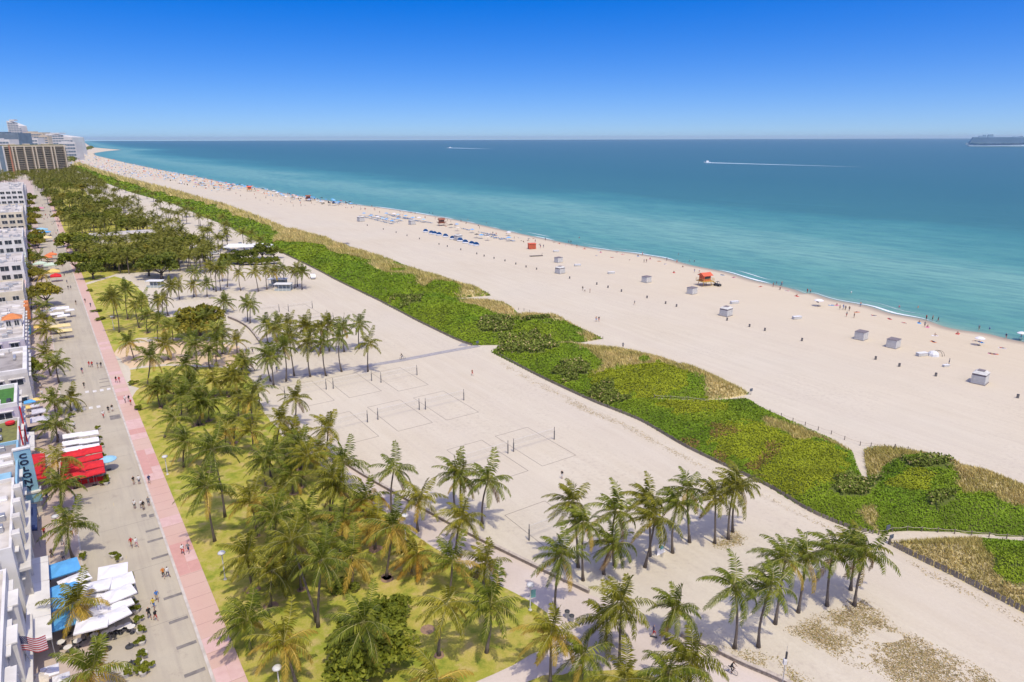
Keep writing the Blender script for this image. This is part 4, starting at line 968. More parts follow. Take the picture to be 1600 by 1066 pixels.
MB().bbox(-0.2,1.3,1,20,8.2,8.6,.05).build('ledge', M_OFFW, hB)
for i in range(4): MB().bbox(-0.05,0.85,2.5+i*4.6,3.7+i*4.6,3.0,12.6,.1).build('pilaster', M_OFFW, hB)
hC = hotel('pale_blue_hotel', 'pale blue hotel carrying the tall vertical blade sign', 113.5, 133.0, 9.2, M_PALEBLUE, M_GREYROOF, 3, cf=-9.3, kit=[('sky',-2.0,14),('sky',-3.4,11),('ac',-2.4,17)], win=(2.2,1.3), trim=M_PALEBLUE)
MB().bbox(-14,-0.7,0.2,5.4,9.2+0.61,9.2+0.95,.08).build('roof_canopy', M_PALEBLUE, hC)
MB().bbox(-14.1,-0.6,0.0,0.2,9.2+0.55,9.2+1.1,.04).build('canopy_rim', M_WHITE, hC)
hD = hotel('terraced_hotel', 'low hotel with olive roof terrace beside the pale blue hotel', 135.0, 147.2, 8.4, M_OFFW, M_OLIVE, 2, cf=-9.4, kit=[('ac',-3.0,3)], win=(2.6,1.8))
hE = hotel('turf_roofed_hotel', 'white hotel with bright green turf on its roof terrace', 148.8, 161.5, 10.6, M_LILAC, M_TURF, 3, cf=-9.4, trim=M_WHITE, win=(2.2,1.3), parapet=0.8, pth=0.5)
hF = hotel('grey_roofed_hotel', 'white hotel with dark grey flat roof and thick white parapet', 178.0, 199.0, 8.6, M_OFFW, M_GREYROOF, 2, cf=-8.2, trim=M_WHITE, parapet=0.9, pth=0.8, win=(2.2,1.3), kit=[('sky',-1.9,18)])
hG = hotel('pale_hotel', 'pale blue-white hotel topped by an orange tiled cupola', 206.0, 232.0, 9.6, M_LILAC, M_PALEROOF, 3, cf=-8.7, kit=[('ac',-4,4),('sky',-5,14),('ac',-6,20)], trim=M_WHITE)
def cupola(root, x, y, z):
    MB().box(x-1.9,x+1.9,y-1.9,y+1.9,z,z+2.3).build('cupola_wall', M_WHITE, root)
    for sx in (-.9,.9): add_window(root, (1.0,1.4), x+sx, y-1.93, z+1.2, 's', False)
    MB().add([(x-2.3,y-2.3,z+2.3),(x+2.3,y-2.3,z+2.3),(x+2.3,y+2.3,z+2.3),(x-2.3,y+2.3,z+2.3),(x-.4,y,z+3.5),(x+.4,y,z+3.5)], [(3,2,1,0),(0,1,5,4),(1,2,5),(2,3,4,5),(3,0,4)]).build('cupola_roof', M_TILE, root)
cupola(hG, -2.4, 16.5, 9.66)
hH = hotel('cream_hotel', 'cream yellow hotel with orange trim past the tiled cupola', 236.0, 262.0, 8.6, M_CREAM, M_PALEROOF, 3, cf=-8.8, trim=M_OFFW)
for y0 in (14,20): MB().bbox(-.3,.9,y0,y0+3.2,5.2,9.4,.1).build('orange_bay', M_TILE, hH)
for nm, lb, s0, s1, h, wl_, rf, fl, sw, wk in [
    ('cream_hotel','pale cream hotel a little taller than the orange-trimmed one',265,289,11.0,M_PASTY,M_PALEROOF,3,4,(1.6,1.3)),
    ('pink_roofed_hotel','low hotel with pinkish flat roof in the middle of the row',291,312,6.6,M_PASTP,M_PINKROOF,2,4,(1.6,1.3)),
    ('three_storey_hotel','tall white hotel with dark band windows beside the orange canopies',314,342,13.2,M_WHITE,M_PALEROOF,4,5,(2.6,1.8)),
    ('low_hotel','low pale hotel between two taller white ones',344,384,7.4,M_PASTG,M_PALEROOF,2,5,(2.2,1.3)),
    ('three_storey_hotel','white hotel with arched top floor beside the blue street canopies',387,428,14.4,M_WHITE,M_PALEROOF,4,6,(2.6,1.8)),
    ('low_hotel','low terrace-roofed hotel past the blue street canopies',431,488,8.4,M_PASTP,M_PALEROOF,2,6,(2.2,1.3)),
    ('balconied_hotel','white hotel with rows of dark windows halfway to the far end',492,556,17.0,M_PASTY,M_PALEROOF,5,7,(2.6,1.8)),
    ('low_hotel','low white hotel just before the farthest balconied one',562,640,9.6,M_WHITE,M_PALEROOF,3,7,(2.6,1.8)),
    ('balconied_hotel','farthest white hotel of the row with long shaded balconies',646,760,21.0,M_WHITE,M_PALEROOF,6,9,(2.6,1.8)),
    ('low_hotel','low white building at the far end of the street',790,900,12.0,M_OFFW,M_PALEROOF,3,8,(2.6,1.8))]:
    hotel(nm, lb, s0, s1, h, wl_, rf, fl, cf=-8.9, depth=22 if s0 < 480 else 40, win=wk, swin=sw, ledge=False)
# small rooftop awnings
def roof_box(root, x0,x1,y0,y1,z0,z1,m,name): return MB().bbox(x0,x1,y0,y1,z0,z1,.06).build(name, m, root)
roof_box(hE, -9,-2.6,2.0,4.6,10.66,11.0,M_WHITE,'daybed_row'); roof_box(hE, -5,-3,6.5,8.3,10.66,11.1,M_WHITE,'daybed_row'); roof_box(hE,-1.7,-1.0,2,4,10.66,11.2,M_DARK,'planter_box')
roof_box(hD,-6,-2.4,2.5,4.0,8.46,8.8,M_DARK,'bench'); roof_box(hD,-6,-2.6,7.2,8.6,8.46,8.8,M_DARK,'bench')
MB().tube([(0.4,0.6,3),(0.4,0.6,11.2)],[.12,.12],6).tube([(0.4,11.5,3),(0.4,11.5,11.2)],[.12,.12],6).build('red_flag_mast', M_RED, hD)
MB().lathe([(0.05,0),(0.75,0.25),(0.75,0.6),(0.05,0.85)],12,0,(-1.4,10.2)).build('red_roof_ball', M_RED, hD).location.z = 8.46

# COLONY blade sign: a pale blue fin standing out from the facade, letters running down it
def z_at(s, c, py):
    lo, hi = -5.0, 50.0
    for _ in range(50):
        md = (lo+hi)/2
        if proj(*W(s, c), md)[1] > py: lo = md
        else: hi = md
    return (lo+hi)/2
sg_s = 124.0; zt, zb = z_at(sg_s, -8.6, 703), z_at(sg_s, -8.2, 769)
p = W(sg_s, -9.2); sign = thing('blade_sign', 'pale blue vertical blade sign reading COLONY in navy letters', 'sign', (p[0], p[1], 0), STREET)
MB().bbox(-0.5,1.72,0,0.55,zb,zt,.06).build('sign_panel', M_PALEBLUE, sign)
MB().bbox(-0.62,1.84,-0.10,0.65,zt,zt+0.32,.08).build('sign_cap', M_WHITE, sign)
MB().bbox(-0.55,1.9,-0.4,1.4,zb-1.6,zb,.1).build('sign_foot', M_PALEBLUE, sign)
MB().bbox(-0.62,2.0,-0.5,1.5,zb-0.05,zb+0.30,.08).build('sign_ledge', M_WHITE, sign)
MB().box(-0.4,1.6,0.1,0.5,0.1,zb-1.6).build('sign_support', M_OFFW, sign)
step = (zt-zb-0.9)/6
for i, ch in enumerate('COLONY'):
    cu = bpy.data.curves.new('letter', 'FONT'); cu.body = ch; cu.size = step*1.02; cu.extrude = 0.05; cu.align_x = 'CENTER'; cu.offset = 0.035
    to = bpy.data.objects.new('tmp', cu); COL.objects.link(to); dg = bpy.context.evaluated_depsgraph_get()
    me = bpy.data.meshes.new_from_object(to.evaluated_get(dg)); bpy.data.objects.remove(to)
    me.materials.clear(); me.materials.append(M_NAVYL)
    l = ob('letter', me, sign, (0.62, -0.045, zt-0.45-step*(i+0.88))); l.rotation_euler = (math.pi/2, 0, 0); l.scale = (1.3, 0.93, 1)
# navy awning box south of the sign, white porch roof, red awning, blue canopy
def awning(name, label, corners_px, z, m, drop=0.25, cat='awning', posts=True):
    sc = [SCo(px, py, z) for px, py in corners_px]
    s0, s1 = min(q[0] for q in sc), max(q[0] for q in sc); c0, c1 = min(q[1] for q in sc), max(q[1] for q in sc)
    p = W(s0, c0); root = thing(name, label, cat, (p[0], p[1], 0.12), STREET); Lx, Ly = c1-c0, s1-s0
    mb = MB(); k = max(2, int(Ly/1.5))
    for i in range(k):
        y0, y1 = Ly*i/k, Ly*(i+1)/k; zz = z-0.12; r = rnd.uniform(-.05,.05)
        mb.add([(0,y0,zz+.12),(Lx,y0,zz-.12),(Lx,y1,zz-.12+r),(0,y1,zz+.12),(Lx,y0,zz-.12-drop),(Lx,y1,zz-.12-drop)], [(0,1,2,3),(1,4,5,2)])
    mb.add([(0,0,z),(Lx,0,z-.24),(Lx,0,z-.24-drop),(0,0,z-drop)], [(0,1,2,3)])
    mb.build('canopy', m, root)
    if posts:
        for y in (0.15, Ly-0.15): MB().tube([(Lx-.1,y,0),(Lx-.1,y,z-.35)], .05, 6).build('post', M_METAL, root)
    return root
awning('porch_awning', 'long white flat awning over the terrace of the bottom-left hotel', [(42,997),(80,995),(41,876),(75,875)], 4.0, M_WHITE)
awning('red_awning', 'deep red awning against the foot of the blade sign', [(52,746),(72,745),(50,711),(70,711)], 3.4, M_RED)
awning('navy_awning', 'dark navy awning below the blade sign', [(47,826),(58,826),(47,788),(56,788)], 3.2, M_NAVY)
awning('white_awning', 'small white awning box north of the blade sign', [(42,702),(54,702),(41,676),(52,676)], 4.2, M_WHITE)
awning('teal_awning', 'small teal awning on the orange-cupola hotel', [(42,521),(48,521),(42,509),(47,509)], 3.4, M_TEAL)
# flag on the bottom-left hotel: red and white stripes with a blue canton of stars
M_FLAGR = mat('flag_red', (0.48,0.035,0.05), 0.8); M_FLAGW = mat('flag_white', (0.74,0.70,0.70), 0.8); M_FLAGB = mat('flag_navy', (0.03,0.04,0.13), 0.8)
def us_flag():
    p = G3(42, 1024, 6.0); root = thing('flag', 'striped flag with navy canton flying from a white pole at bottom left', 'flag', (p.x, p.y, p.z), 0.0)
    a = G3(22, 996, 8.6)-p; pole_top = a + Vector((-0.1,0,0.35))
    MB().tube([(0.2,0.2,-1.2), tuple(pole_top)], .045, 6).build('flag_pole', M_METAL, root)
    Wd, Hh, n = 3.1, 1.75, 14
    def pt(u, v):
        x = u*Wd; return a + Vector((x*0.985, 0.22*math.sin(u*7)*u + 0.15*u, -v*Hh + 0.10*math.sin(u*6+0.5) - 0.12*u + 0.15*u*u))
    for st in range(13):
        mb = MB(); v0, v1 = st/13, (st+1)/13; u0 = 0.40 if st < 7 else 0.0
        for i in range(n):
            ua, ub = u0+(1-u0)*i/n, u0+(1-u0)*(i+1)/n
            mb.add([pt(ua,v0), pt(ub,v0), pt(ub,v1), pt(ua,v1)], [(0,1,2,3)])
        mb.build('stripe', M_FLAGR if st % 2 == 0 else M_FLAGW, root)
    mb = MB()
    for i in range(6):
        ua, ub = 0.4*i/6, 0.4*(i+1)/6; mb.add([pt(ua,0), pt(ub,0), pt(ub,7/13), pt(ua,7/13)], [(0,1,2,3)])
    cn = mb.build('canton', M_FLAGB, root)
    stm = MB()
    for r in range(9):
        for c in range(6 if r % 2 == 0 else 5):
            q = pt(0.033+0.066*(c+(0 if r % 2 == 0 else .5)), (r+.9)*0.052) - Vector((0,0.02,0)); s5 = []
            for k in range(10):
                an = math.pi/2 + k*math.pi/5; rr = 0.055 if k % 2 == 0 else 0.022; s5.append((q.x+rr*math.cos(an), q.y, q.z+rr*math.sin(an)))
            stm.add(s5, [tuple(range(10))])
    stm.build('stars', M_FLAGW, cn)
us_flag()

# ================================================================== DISTANT TOWERS
M_CONC = mat('tan_concrete', (0.56,0.48,0.36), 0.85, (0.48,0.41,0.31), 0.05)
M_FARGLASS = mat('far_blue_glass', (0.16,0.21,0.25), 0.25, (0.12,0.16,0.20), 0.08)
M_SHADE = mat('painted_balcony_shade', (0.16,0.155,0.14), 0.6, (0.06,0.06,0.06), 0.1)  # dark colour stands in for the shade inside the balconies
M_FARW = mat('far_white_concrete', (0.60,0.58,0.54), 0.85, (0.52,0.50,0.47), 0.05)
M_SCAF = mat('rust_scaffold', (0.45,0.20,0.12), 0.8, (0.38,0.17,0.10), 0.2)
def px_h(px, py, by):                                    # height of a point above its foot row
    x, y = G(px, by); dy = (py-533)+ROLL*(px-800); return CAM_H - (dy*CP+FPX*SP)*y/(FPX*CP-dy*SP)
def long_building():
    a, b = G3(0-40, 276), G3(111, 270.5); d = (b-a); L = d.length; rz = math.atan2(d.y, d.x); h = px_h(60, 229.5, 272)
    root = thing('balconied_tower_block', 'long tan balconied building facing the grove at left', 'building', a, rz)
    MB().box(0, L, 6, 60, 0, h).build('core', M_CONC, root)
    MB().box(0, L, 4.2, 6, 0.5, h-3).build('balcony_shade_panel', M_SHADE, root)  # dark panel painted as the shade behind the balcony slabs
    nf = 14
    sl = MB().box(0, L+2, 0, 6.3, -0.28, 0.28); bm = MB().box(0, L+2, 0, 0.25, 0.4, 1.5)
    sm = sl.mesh('balcony_slab', M_CONC)
    for f in range(nf): ob('balcony_slab', sm, root, (0,0,3.5+f*(h-6)/(nf-1)))
    pxs = [0.02,0.10,0.17,0.24,0.335,0.42,0.455,0.545,0.63,0.665,0.745,0.83,0.865,0.975]
    pm = MB().box(-0.9,0.9,-0.7,6.2,0,h).mesh('pier', M_CONC)
    for q in pxs: ob('pier', pm, root, (q*L,0,0))
    MB().box(0.30*L,L,-0.5,10,h,h+2.4).build('parapet', M_CONC, root)
    MB().box(0.32*L,0.97*L,1,9,h+2.4,h+3.6).build('roof_planting', M_OLIVE, root)
    MB().box(0.385*L,0.40*L,-1.2,-0.8,0,h+3).build('scaffold', M_SCAF, root)
    gl = MB().box(0.0,0.33*L,-2.2,0.0,0,h+2); gl.build('glass_wing', M_FARGLASS, root)
    for i in range(6): MB().box((0.02+i*0.06)*L,(0.032+i*0.06)*L,-2.8,-2.2,0,h+2.5).build('glass_wing_pier', M_FARW, root)
    for i, xx in enumerate((0.2,0.45,0.6,0.8)): MB().bbox(xx*L,xx*L+8,18,30,h,h+5,.5).build('plant_room', M_CONC, root)
long_building()
def tower(px0, px1, by, ty, m, label, name='far_tower', glass=0.5, taper=0.0, cols=6, bands=12, dep=0.6):
    a, b = G3(px0, by), G3(px1, by); L = (b-a).length; h = px_h((px0+px1)/2, ty, by); rz = math.atan2(b.y-a.y, b.x-a.x)
    root = thing(name, label, 'tower', a, rz)
    x1 = L; t = taper*L
    D = L*dep; MB().add([(0,0,0),(x1,0,0),(x1,D,0),(0,D,0),(0,0,h),(x1-t*.4,0,h-t),(x1-t*.4,D,h-t),(0,D,h)], [(3,2,1,0),(4,5,6,7),(0,1,5,4),(1,2,6,5),(2,3,7,6),(3,0,4,7)]).build('wall', m, root)
    wm = MB().box(0, L*0.82/cols, -0.35, 0.2, 0, h*0.9/bands*0.55).mesh('window', M_FARGLASS)
    for i in range(cols):
        for k in range(bands):
            if h*0.04+(k+1)*h*0.92/bands > h - (t if i > cols*.6 else 0)*1.1: continue
            ob('window', wm, root, (L*0.05+i*L*0.92/cols, 0, h*0.05+k*h*0.92/bands))
    MB().box(L*.1,L*.45,D*.2,D*.7,h,h*1.045).build('plant_room', m, root)
    return root
tower(20,42,240,189,M_FARW,'slender pale tower, tallest on the left skyline', taper=0.32, cols=5, bands=16)
tower(43,72,240,207,M_CONC,'tan stepped block right of the tallest tower', cols=6, bands=8)
tower(76,119,242,209,M_FARW,'broad white block with dark roof at the right end of the skyline', cols=9, bands=8, taper=0.12)
tower(-8,36,250,208,M_FARGLASS,'bluish glass block at the left picture edge', cols=8, bands=8)
tower(40,64,246,216,M_FARW,'low white block between the glass and tan blocks', cols=5, bands=6)
tower(66,80,244,212,M_CONC,'narrow tan slab in the middle of the skyline', cols=3, bands=8)
tower(96,122,250,222,M_FARW,'lower white wing below the broad white block', cols=6, bands=5)
tower(-10,22,258,218,M_FARW,'pale block rising behind the long balconied building', cols=6, bands=7)
tree_px = [(x, y) for x, y in scatter_px([(100,252),(145,236),(150,240),(150,248),(135,262),(118,262)], 1, 3, 1)]
def headland():
    mb = MB(); rnd = random.Random(4); pts = scatter_px([(104,250),(118,238),(143,229.5),(146,232),(130,238),(118,246),(112,256)], 260, 12, 9.0)
    for w in pts:
        r = rnd.uniform(7,12); n = 7; zs = rnd.uniform(7,12)
        for k in range(34):
            d = Vector((rnd.gauss(0,1), rnd.gauss(0,1), abs(rnd.gauss(0,1)))).normalized(); c = Vector((w[0], w[1], zs*.5)) + Vector((d.x*r, d.y*r, d.z*zs*.6)); s = rnd.uniform(1.5,2.6)
            a = d.cross(Vector((rnd.random(),rnd.random(),rnd.random()))).normalized()*s; b = d.cross(a).normalized()*s*.7
            mb.add([c-a,c-b,c+a,c+b], [(0,1,2,3)])
    tag(mb.build('headland_wood', M_LEAFD), 'dark wood on the far headland behind the beach', 'wood', kind='stuff')
headland()
# ================================================================== PEOPLE
M_SKIN = [mat('skin_tone', c, 0.6) for c in ((0.50,0.29,0.19),(0.36,0.19,0.115),(0.19,0.095,0.055),(0.58,0.37,0.26))]
M_HAIR = [mat('hair', c, 0.7) for c in ((0.02,0.014,0.01),(0.07,0.04,0.02),(0.30,0.20,0.09))]
CLOTH = {'black': (0.018,0.018,0.02), 'white': (0.75,0.74,0.72), 'navy': (0.03,0.045,0.13), 'red': (0.50,0.03,0.03), 'grey': (0.22,0.22,0.23), 'blue': (0.06,0.18,0.48), 'pink': (0.62,0.22,0.28), 'orange': (0.62,0.22,0.04), 'green': (0.06,0.24,0.10), 'tan': (0.42,0.32,0.20), 'yellow': (0.65,0.48,0.06)}
M_CLOTH = {k: mat(k+'_cloth', v, 0.9, tuple(x*.75 for x in v), 6.0) for k, v in CLOTH.items()}
M_SHOE = mat('shoe', (0.06,0.055,0.05), 0.8)
def person_mesh(name, J, rad, edges):
    """one continuous skinned body; faces sorted into hair, skin, shirt, shorts, shoes by the bone they lie on"""
    names = list(J); me = bpy.data.meshes.new(name); me.from_pydata([J[k] for k in names], [(names.index(a), names.index(b)) for a, b in edges], [])
    o = bpy.data.objects.new('tmp', me); COL.objects.link(o)
    sk = o.modifiers.new('s', 'SKIN'); sk.use_smooth_shade = True
    sv = me.skin_vertices[0].data
    for i, k in enumerate(names): r = rad[k]; sv[i].radius = r if hasattr(r, '__len__') else (r, r); sv[i].use_root = (k == 'pelvis')
    sb = o.modifiers.new('d', 'SUBSURF'); sb.levels = 1; sb.render_levels = 1
    dg = bpy.context.evaluated_depsgraph_get(); out = bpy.data.meshes.new_from_object(o.evaluated_get(dg)); bpy.data.objects.remove(o)
    out.materials.clear()
    for m in (M_SKIN[0], M_CLOTH['white'], M_CLOTH['navy'], M_HAIR[0], M_SHOE): out.materials.append(m)
    part = {}
    for a, b in edges:
        s = {a, b}
        if s & {'head','crown'}: q = 0
        elif s & {'elbowL','elbowR'} and s & {'handL','handR'}: q = 0
        elif s & {'shL','shR','chest','waist'}: q = 1
        elif s & {'footL','footR','toeL','toeR'} and s & {'toeL','toeR'}: q = 4
        elif s & {'kneeL','kneeR'} and s & {'footL','footR'}: q = 0
        else: q = 2
        part[(a, b)] = q
    def seg(p, a, b):
        ab = b-a; t = max(0, min(1, (p-a).dot(ab)/(ab.length_squared+1e-9))); return (p-a-ab*t).length
    hd, cr = Vector(J['head']), Vector(J['crown'])
    for f in out.polygons:
        c = f.center; best = min(edges, key=lambda e: seg(c, Vector(J[e[0]]), Vector(J[e[1]]))); q = part[best]
        if q == 0 and set(best) & {'head','crown'}:
            ax = (cr-hd).normalized(); tt = (c-hd).dot(ax); fw = (c-hd).y
            if tt > 0.10 or (tt > 0.0 and fw > 0.02): q = 3
        f.material_index = q
    out.name = name; return out
ED = [('pelvis','waist'),('waist','chest'),('chest','neck'),('neck','head'),('head','crown'),('chest','shL'),('shL','elbowL'),('elbowL','handL'),('handL','fingL'),('chest','shR'),('shR','elbowR'),('elbowR','handR'),('handR','fingR'),
      ('pelvis','hipL'),('hipL','kneeL'),('kneeL','footL'),('footL','toeL'),('pelvis','hipR'),('hipR','kneeR'),('kneeR','footR'),('footR','toeR')]
RAD = {'pelvis':(.15,.11),'waist':(.135,.10),'chest':(.16,.115),'neck':.055,'head':(.085,.095),'crown':(.075,.085),'shL':.065,'shR':.065,'elbowL':.045,'elbowR':.045,'handL':.034,'handR':.034,'fingL':.03,'fingR':.03,'hipL':.09,'hipR':.09,'kneeL':.06,'kneeR':.06,'footL':.042,'footR':.042,'toeL':.036,'toeR':.036}
def base_pose():
    return {'pelvis':(0,0,.94),'waist':(0,.01,1.10),'chest':(0,.02,1.33),'neck':(0,.01,1.49),'head':(0,-.01,1.60),'crown':(0,0,1.70),
            'shL':(.18,.02,1.40),'elbowL':(.25,.04,1.13),'handL':(.25,-.06,.89),'fingL':(.245,-.09,.80),'shR':(-.18,.02,1.40),'elbowR':(-.25,.04,1.13),'handR':(-.25,-.06,.89),'fingR':(-.245,-.09,.80),
            'hipL':(.09,0,.88),'kneeL':(.10,-.02,.48),'footL':(.10,.02,.07),'toeL':(.11,-.14,.04),'hipR':(-.09,0,.88),'kneeR':(-.10,-.02,.48),'footR':(-.10,.02,.07),'toeR':(-.11,-.14,.04)}
P_STAND = base_pose()
P_WALK = base_pose(); P_WALK.update(kneeL=(.10,-.20,.50), footL=(.10,-.30,.09), toeL=(.10,-.46,.08), kneeR=(-.10,.06,.48), footR=(-.10,.34,.13), toeR=(-.10,.22,.04), elbowL=(.25,.16,1.14), handL=(.24,.20,.92), fingL=(.24,.19,.83), elbowR=(-.25,-.06,1.14), handR=(-.23,-.26,.99), fingR=(-.22,-.33,.94))
P_SIT = base_pose()
for k in P_SIT: x, y, z = P_SIT[k]; P_SIT[k] = (x, y, z-.80) if k not in ('kneeL','footL','toeL','kneeR','footR','toeR') else (x, y, z)
P_SIT.update(kneeL=(.14,-.36,.42), footL=(.13,-.62,.06), toeL=(.13,-.76,.05), kneeR=(-.14,-.36,.42), footR=(-.13,-.62,.06), toeR=(-.13,-.76,.05), handL=(.20,-.26,.36), fingL=(.18,-.34,.38), handR=(-.20,-.26,.36), fingR=(-.18,-.34,.38))
P_LIE = {k: (x, (z-.9), .13-y*.4) for k, (x, y, z) in base_pose().items()}
P_BIKE = base_pose(); 
for k in ('pelvis','waist','chest','neck','head','crown','shL','shR'): x, y, z = P_BIKE[k]; P_BIKE[k] = (x, y-(z-.94)*.42, z+.04)
P_BIKE.update(elbowL=(.24,-.34,1.20), handL=(.24,-.56,1.06), fingL=(.22,-.62,1.05), elbowR=(-.24,-.34,1.20), handR=(-.24,-.56,1.06), fingR=(-.22,-.62,1.05), hipL=(.09,0,.92), hipR=(-.09,0,.92), kneeL=(.11,-.36,.72), footL=(.11,-.20,.38), toeL=(.11,-.34,.35), kneeR=(-.11,-.22,.52), footR=(-.11,-.12,.16), toeR=(-.11,-.26,.13))
BODY = {k: person_mesh('person', P, RAD, ED) for k, P in (('stand',P_STAND),('walk',P_WALK),('sit',P_SIT),('lie',P_LIE),('bike',P_BIKE))}
PCOUNT = {}
def person(loc, pose, rz, top, bottom, label, group=None, skin=None, hair=None, sc=1.0, seed=None):
    rnd = random.Random(seed if seed is not None else int(loc[0]*97+loc[1]*13)); o = ob('person', BODY[pose], None, loc, rz, sc*rnd.uniform(.95,1.05))
    ms = (M_SKIN[rnd.randrange(4) if skin is None else skin], M_CLOTH[top] if top in M_CLOTH else top, M_CLOTH[bottom], M_HAIR[rnd.randrange(3) if hair is None else hair], M_SHOE)
    for i, m in enumerate(ms): o.material_slots[i].link = 'OBJECT'; o.material_slots[i].material = m
    return tag(o, label, 'person', group)
def at(px, py, z=0.0): a = G(px, py, z); return (a[0], a[1], z)
# bicycles
def bicycle(loc, rz, label):
    root = thing('bicycle', label, 'bicycle', loc, rz)
    for y in (-.52,.52):
        w = MB(); n = 18
        w.tube([(0, y+.33*math.cos(i*2*math.pi/n), .35+.33*math.sin(i*2*math.pi/n)) for i in range(n+1)], .022, 5, 0, False)
        for i in range(8): a = i*math.pi/4; w.tube([(0,y,.35),(0,y+.32*math.cos(a),.35+.32*math.sin(a))], .006, 3)
        w.build('wheel', M_DARK, root)
    f = MB(); f.tube([(0,.52,.35),(0,.1,.36),(0,.18,.86)], .02, 5).tube([(0,.1,.36),(0,-.36,.82),(0,.16,.78)], .02, 5).tube([(0,-.52,.35),(0,-.38,.95)], .02, 5).tube([(0,.52,.35),(0,.17,.80)], .015, 5)
    f.build('frame', M_METAL, root); MB().bbox(-.07,.07,.08,.32,.86,.92,.02).build('saddle', M_DARK, root)
    MB().tube([(-.26,-.42,1.02),(0,-.40,.98),(.26,-.42,1.02)], .016, 5).build('handlebar', M_DARK, root)
    return root
c = at(1141,1052); bicycle(c, 0.9, 'bicycle ridden along the promenade at the bottom edge'); person((c[0],c[1],.02), 'bike', 0.9, 'black', 'black', 'cyclist in black riding beside the low coral wall at the bottom')
c = at(629,562); bicycle((c[0],c[1],.07), -1.2, 'bicycle on the grey boardwalk'); person((c[0],c[1],.09), 'bike', -1.2, 'black', 'navy', 'dark-clad cyclist on the grey boardwalk')
# skateboarder on the promenade
c = at(1021,996); person((c[0],c[1],.12), 'walk', 1.2, 'navy', 'red', 'person in dark top riding a board on the promenade between palms')
sb = thing('skateboard', 'skateboard under the rider on the promenade', 'skateboard', (c[0],c[1],.018), 1.2)
MB().bbox(-.11,.11,-.42,.42,.075,.10,.02).build('deck', M_DARK, sb)
for x in (-.08,.08):
    for y in (-.28,.28): MB().tube([(x-.02,y,.035),(x+.02,y,.035)], .035, 8).build('wheel', M_METAL, sb)
person(at(738,587), 'walk', 0.5, M_SKIN[1], 'red', 'bare-chested person in red shorts on the sand below the boardwalk')
person(at(878,748), 'stand', -0.6, 'black', 'white', 'lone person in dark top and pale shorts on the court sand')
person(at(643,898), 'stand', 0.5, 'black', 'navy', 'person in black in the shade of an orange-skirted lawn palm')
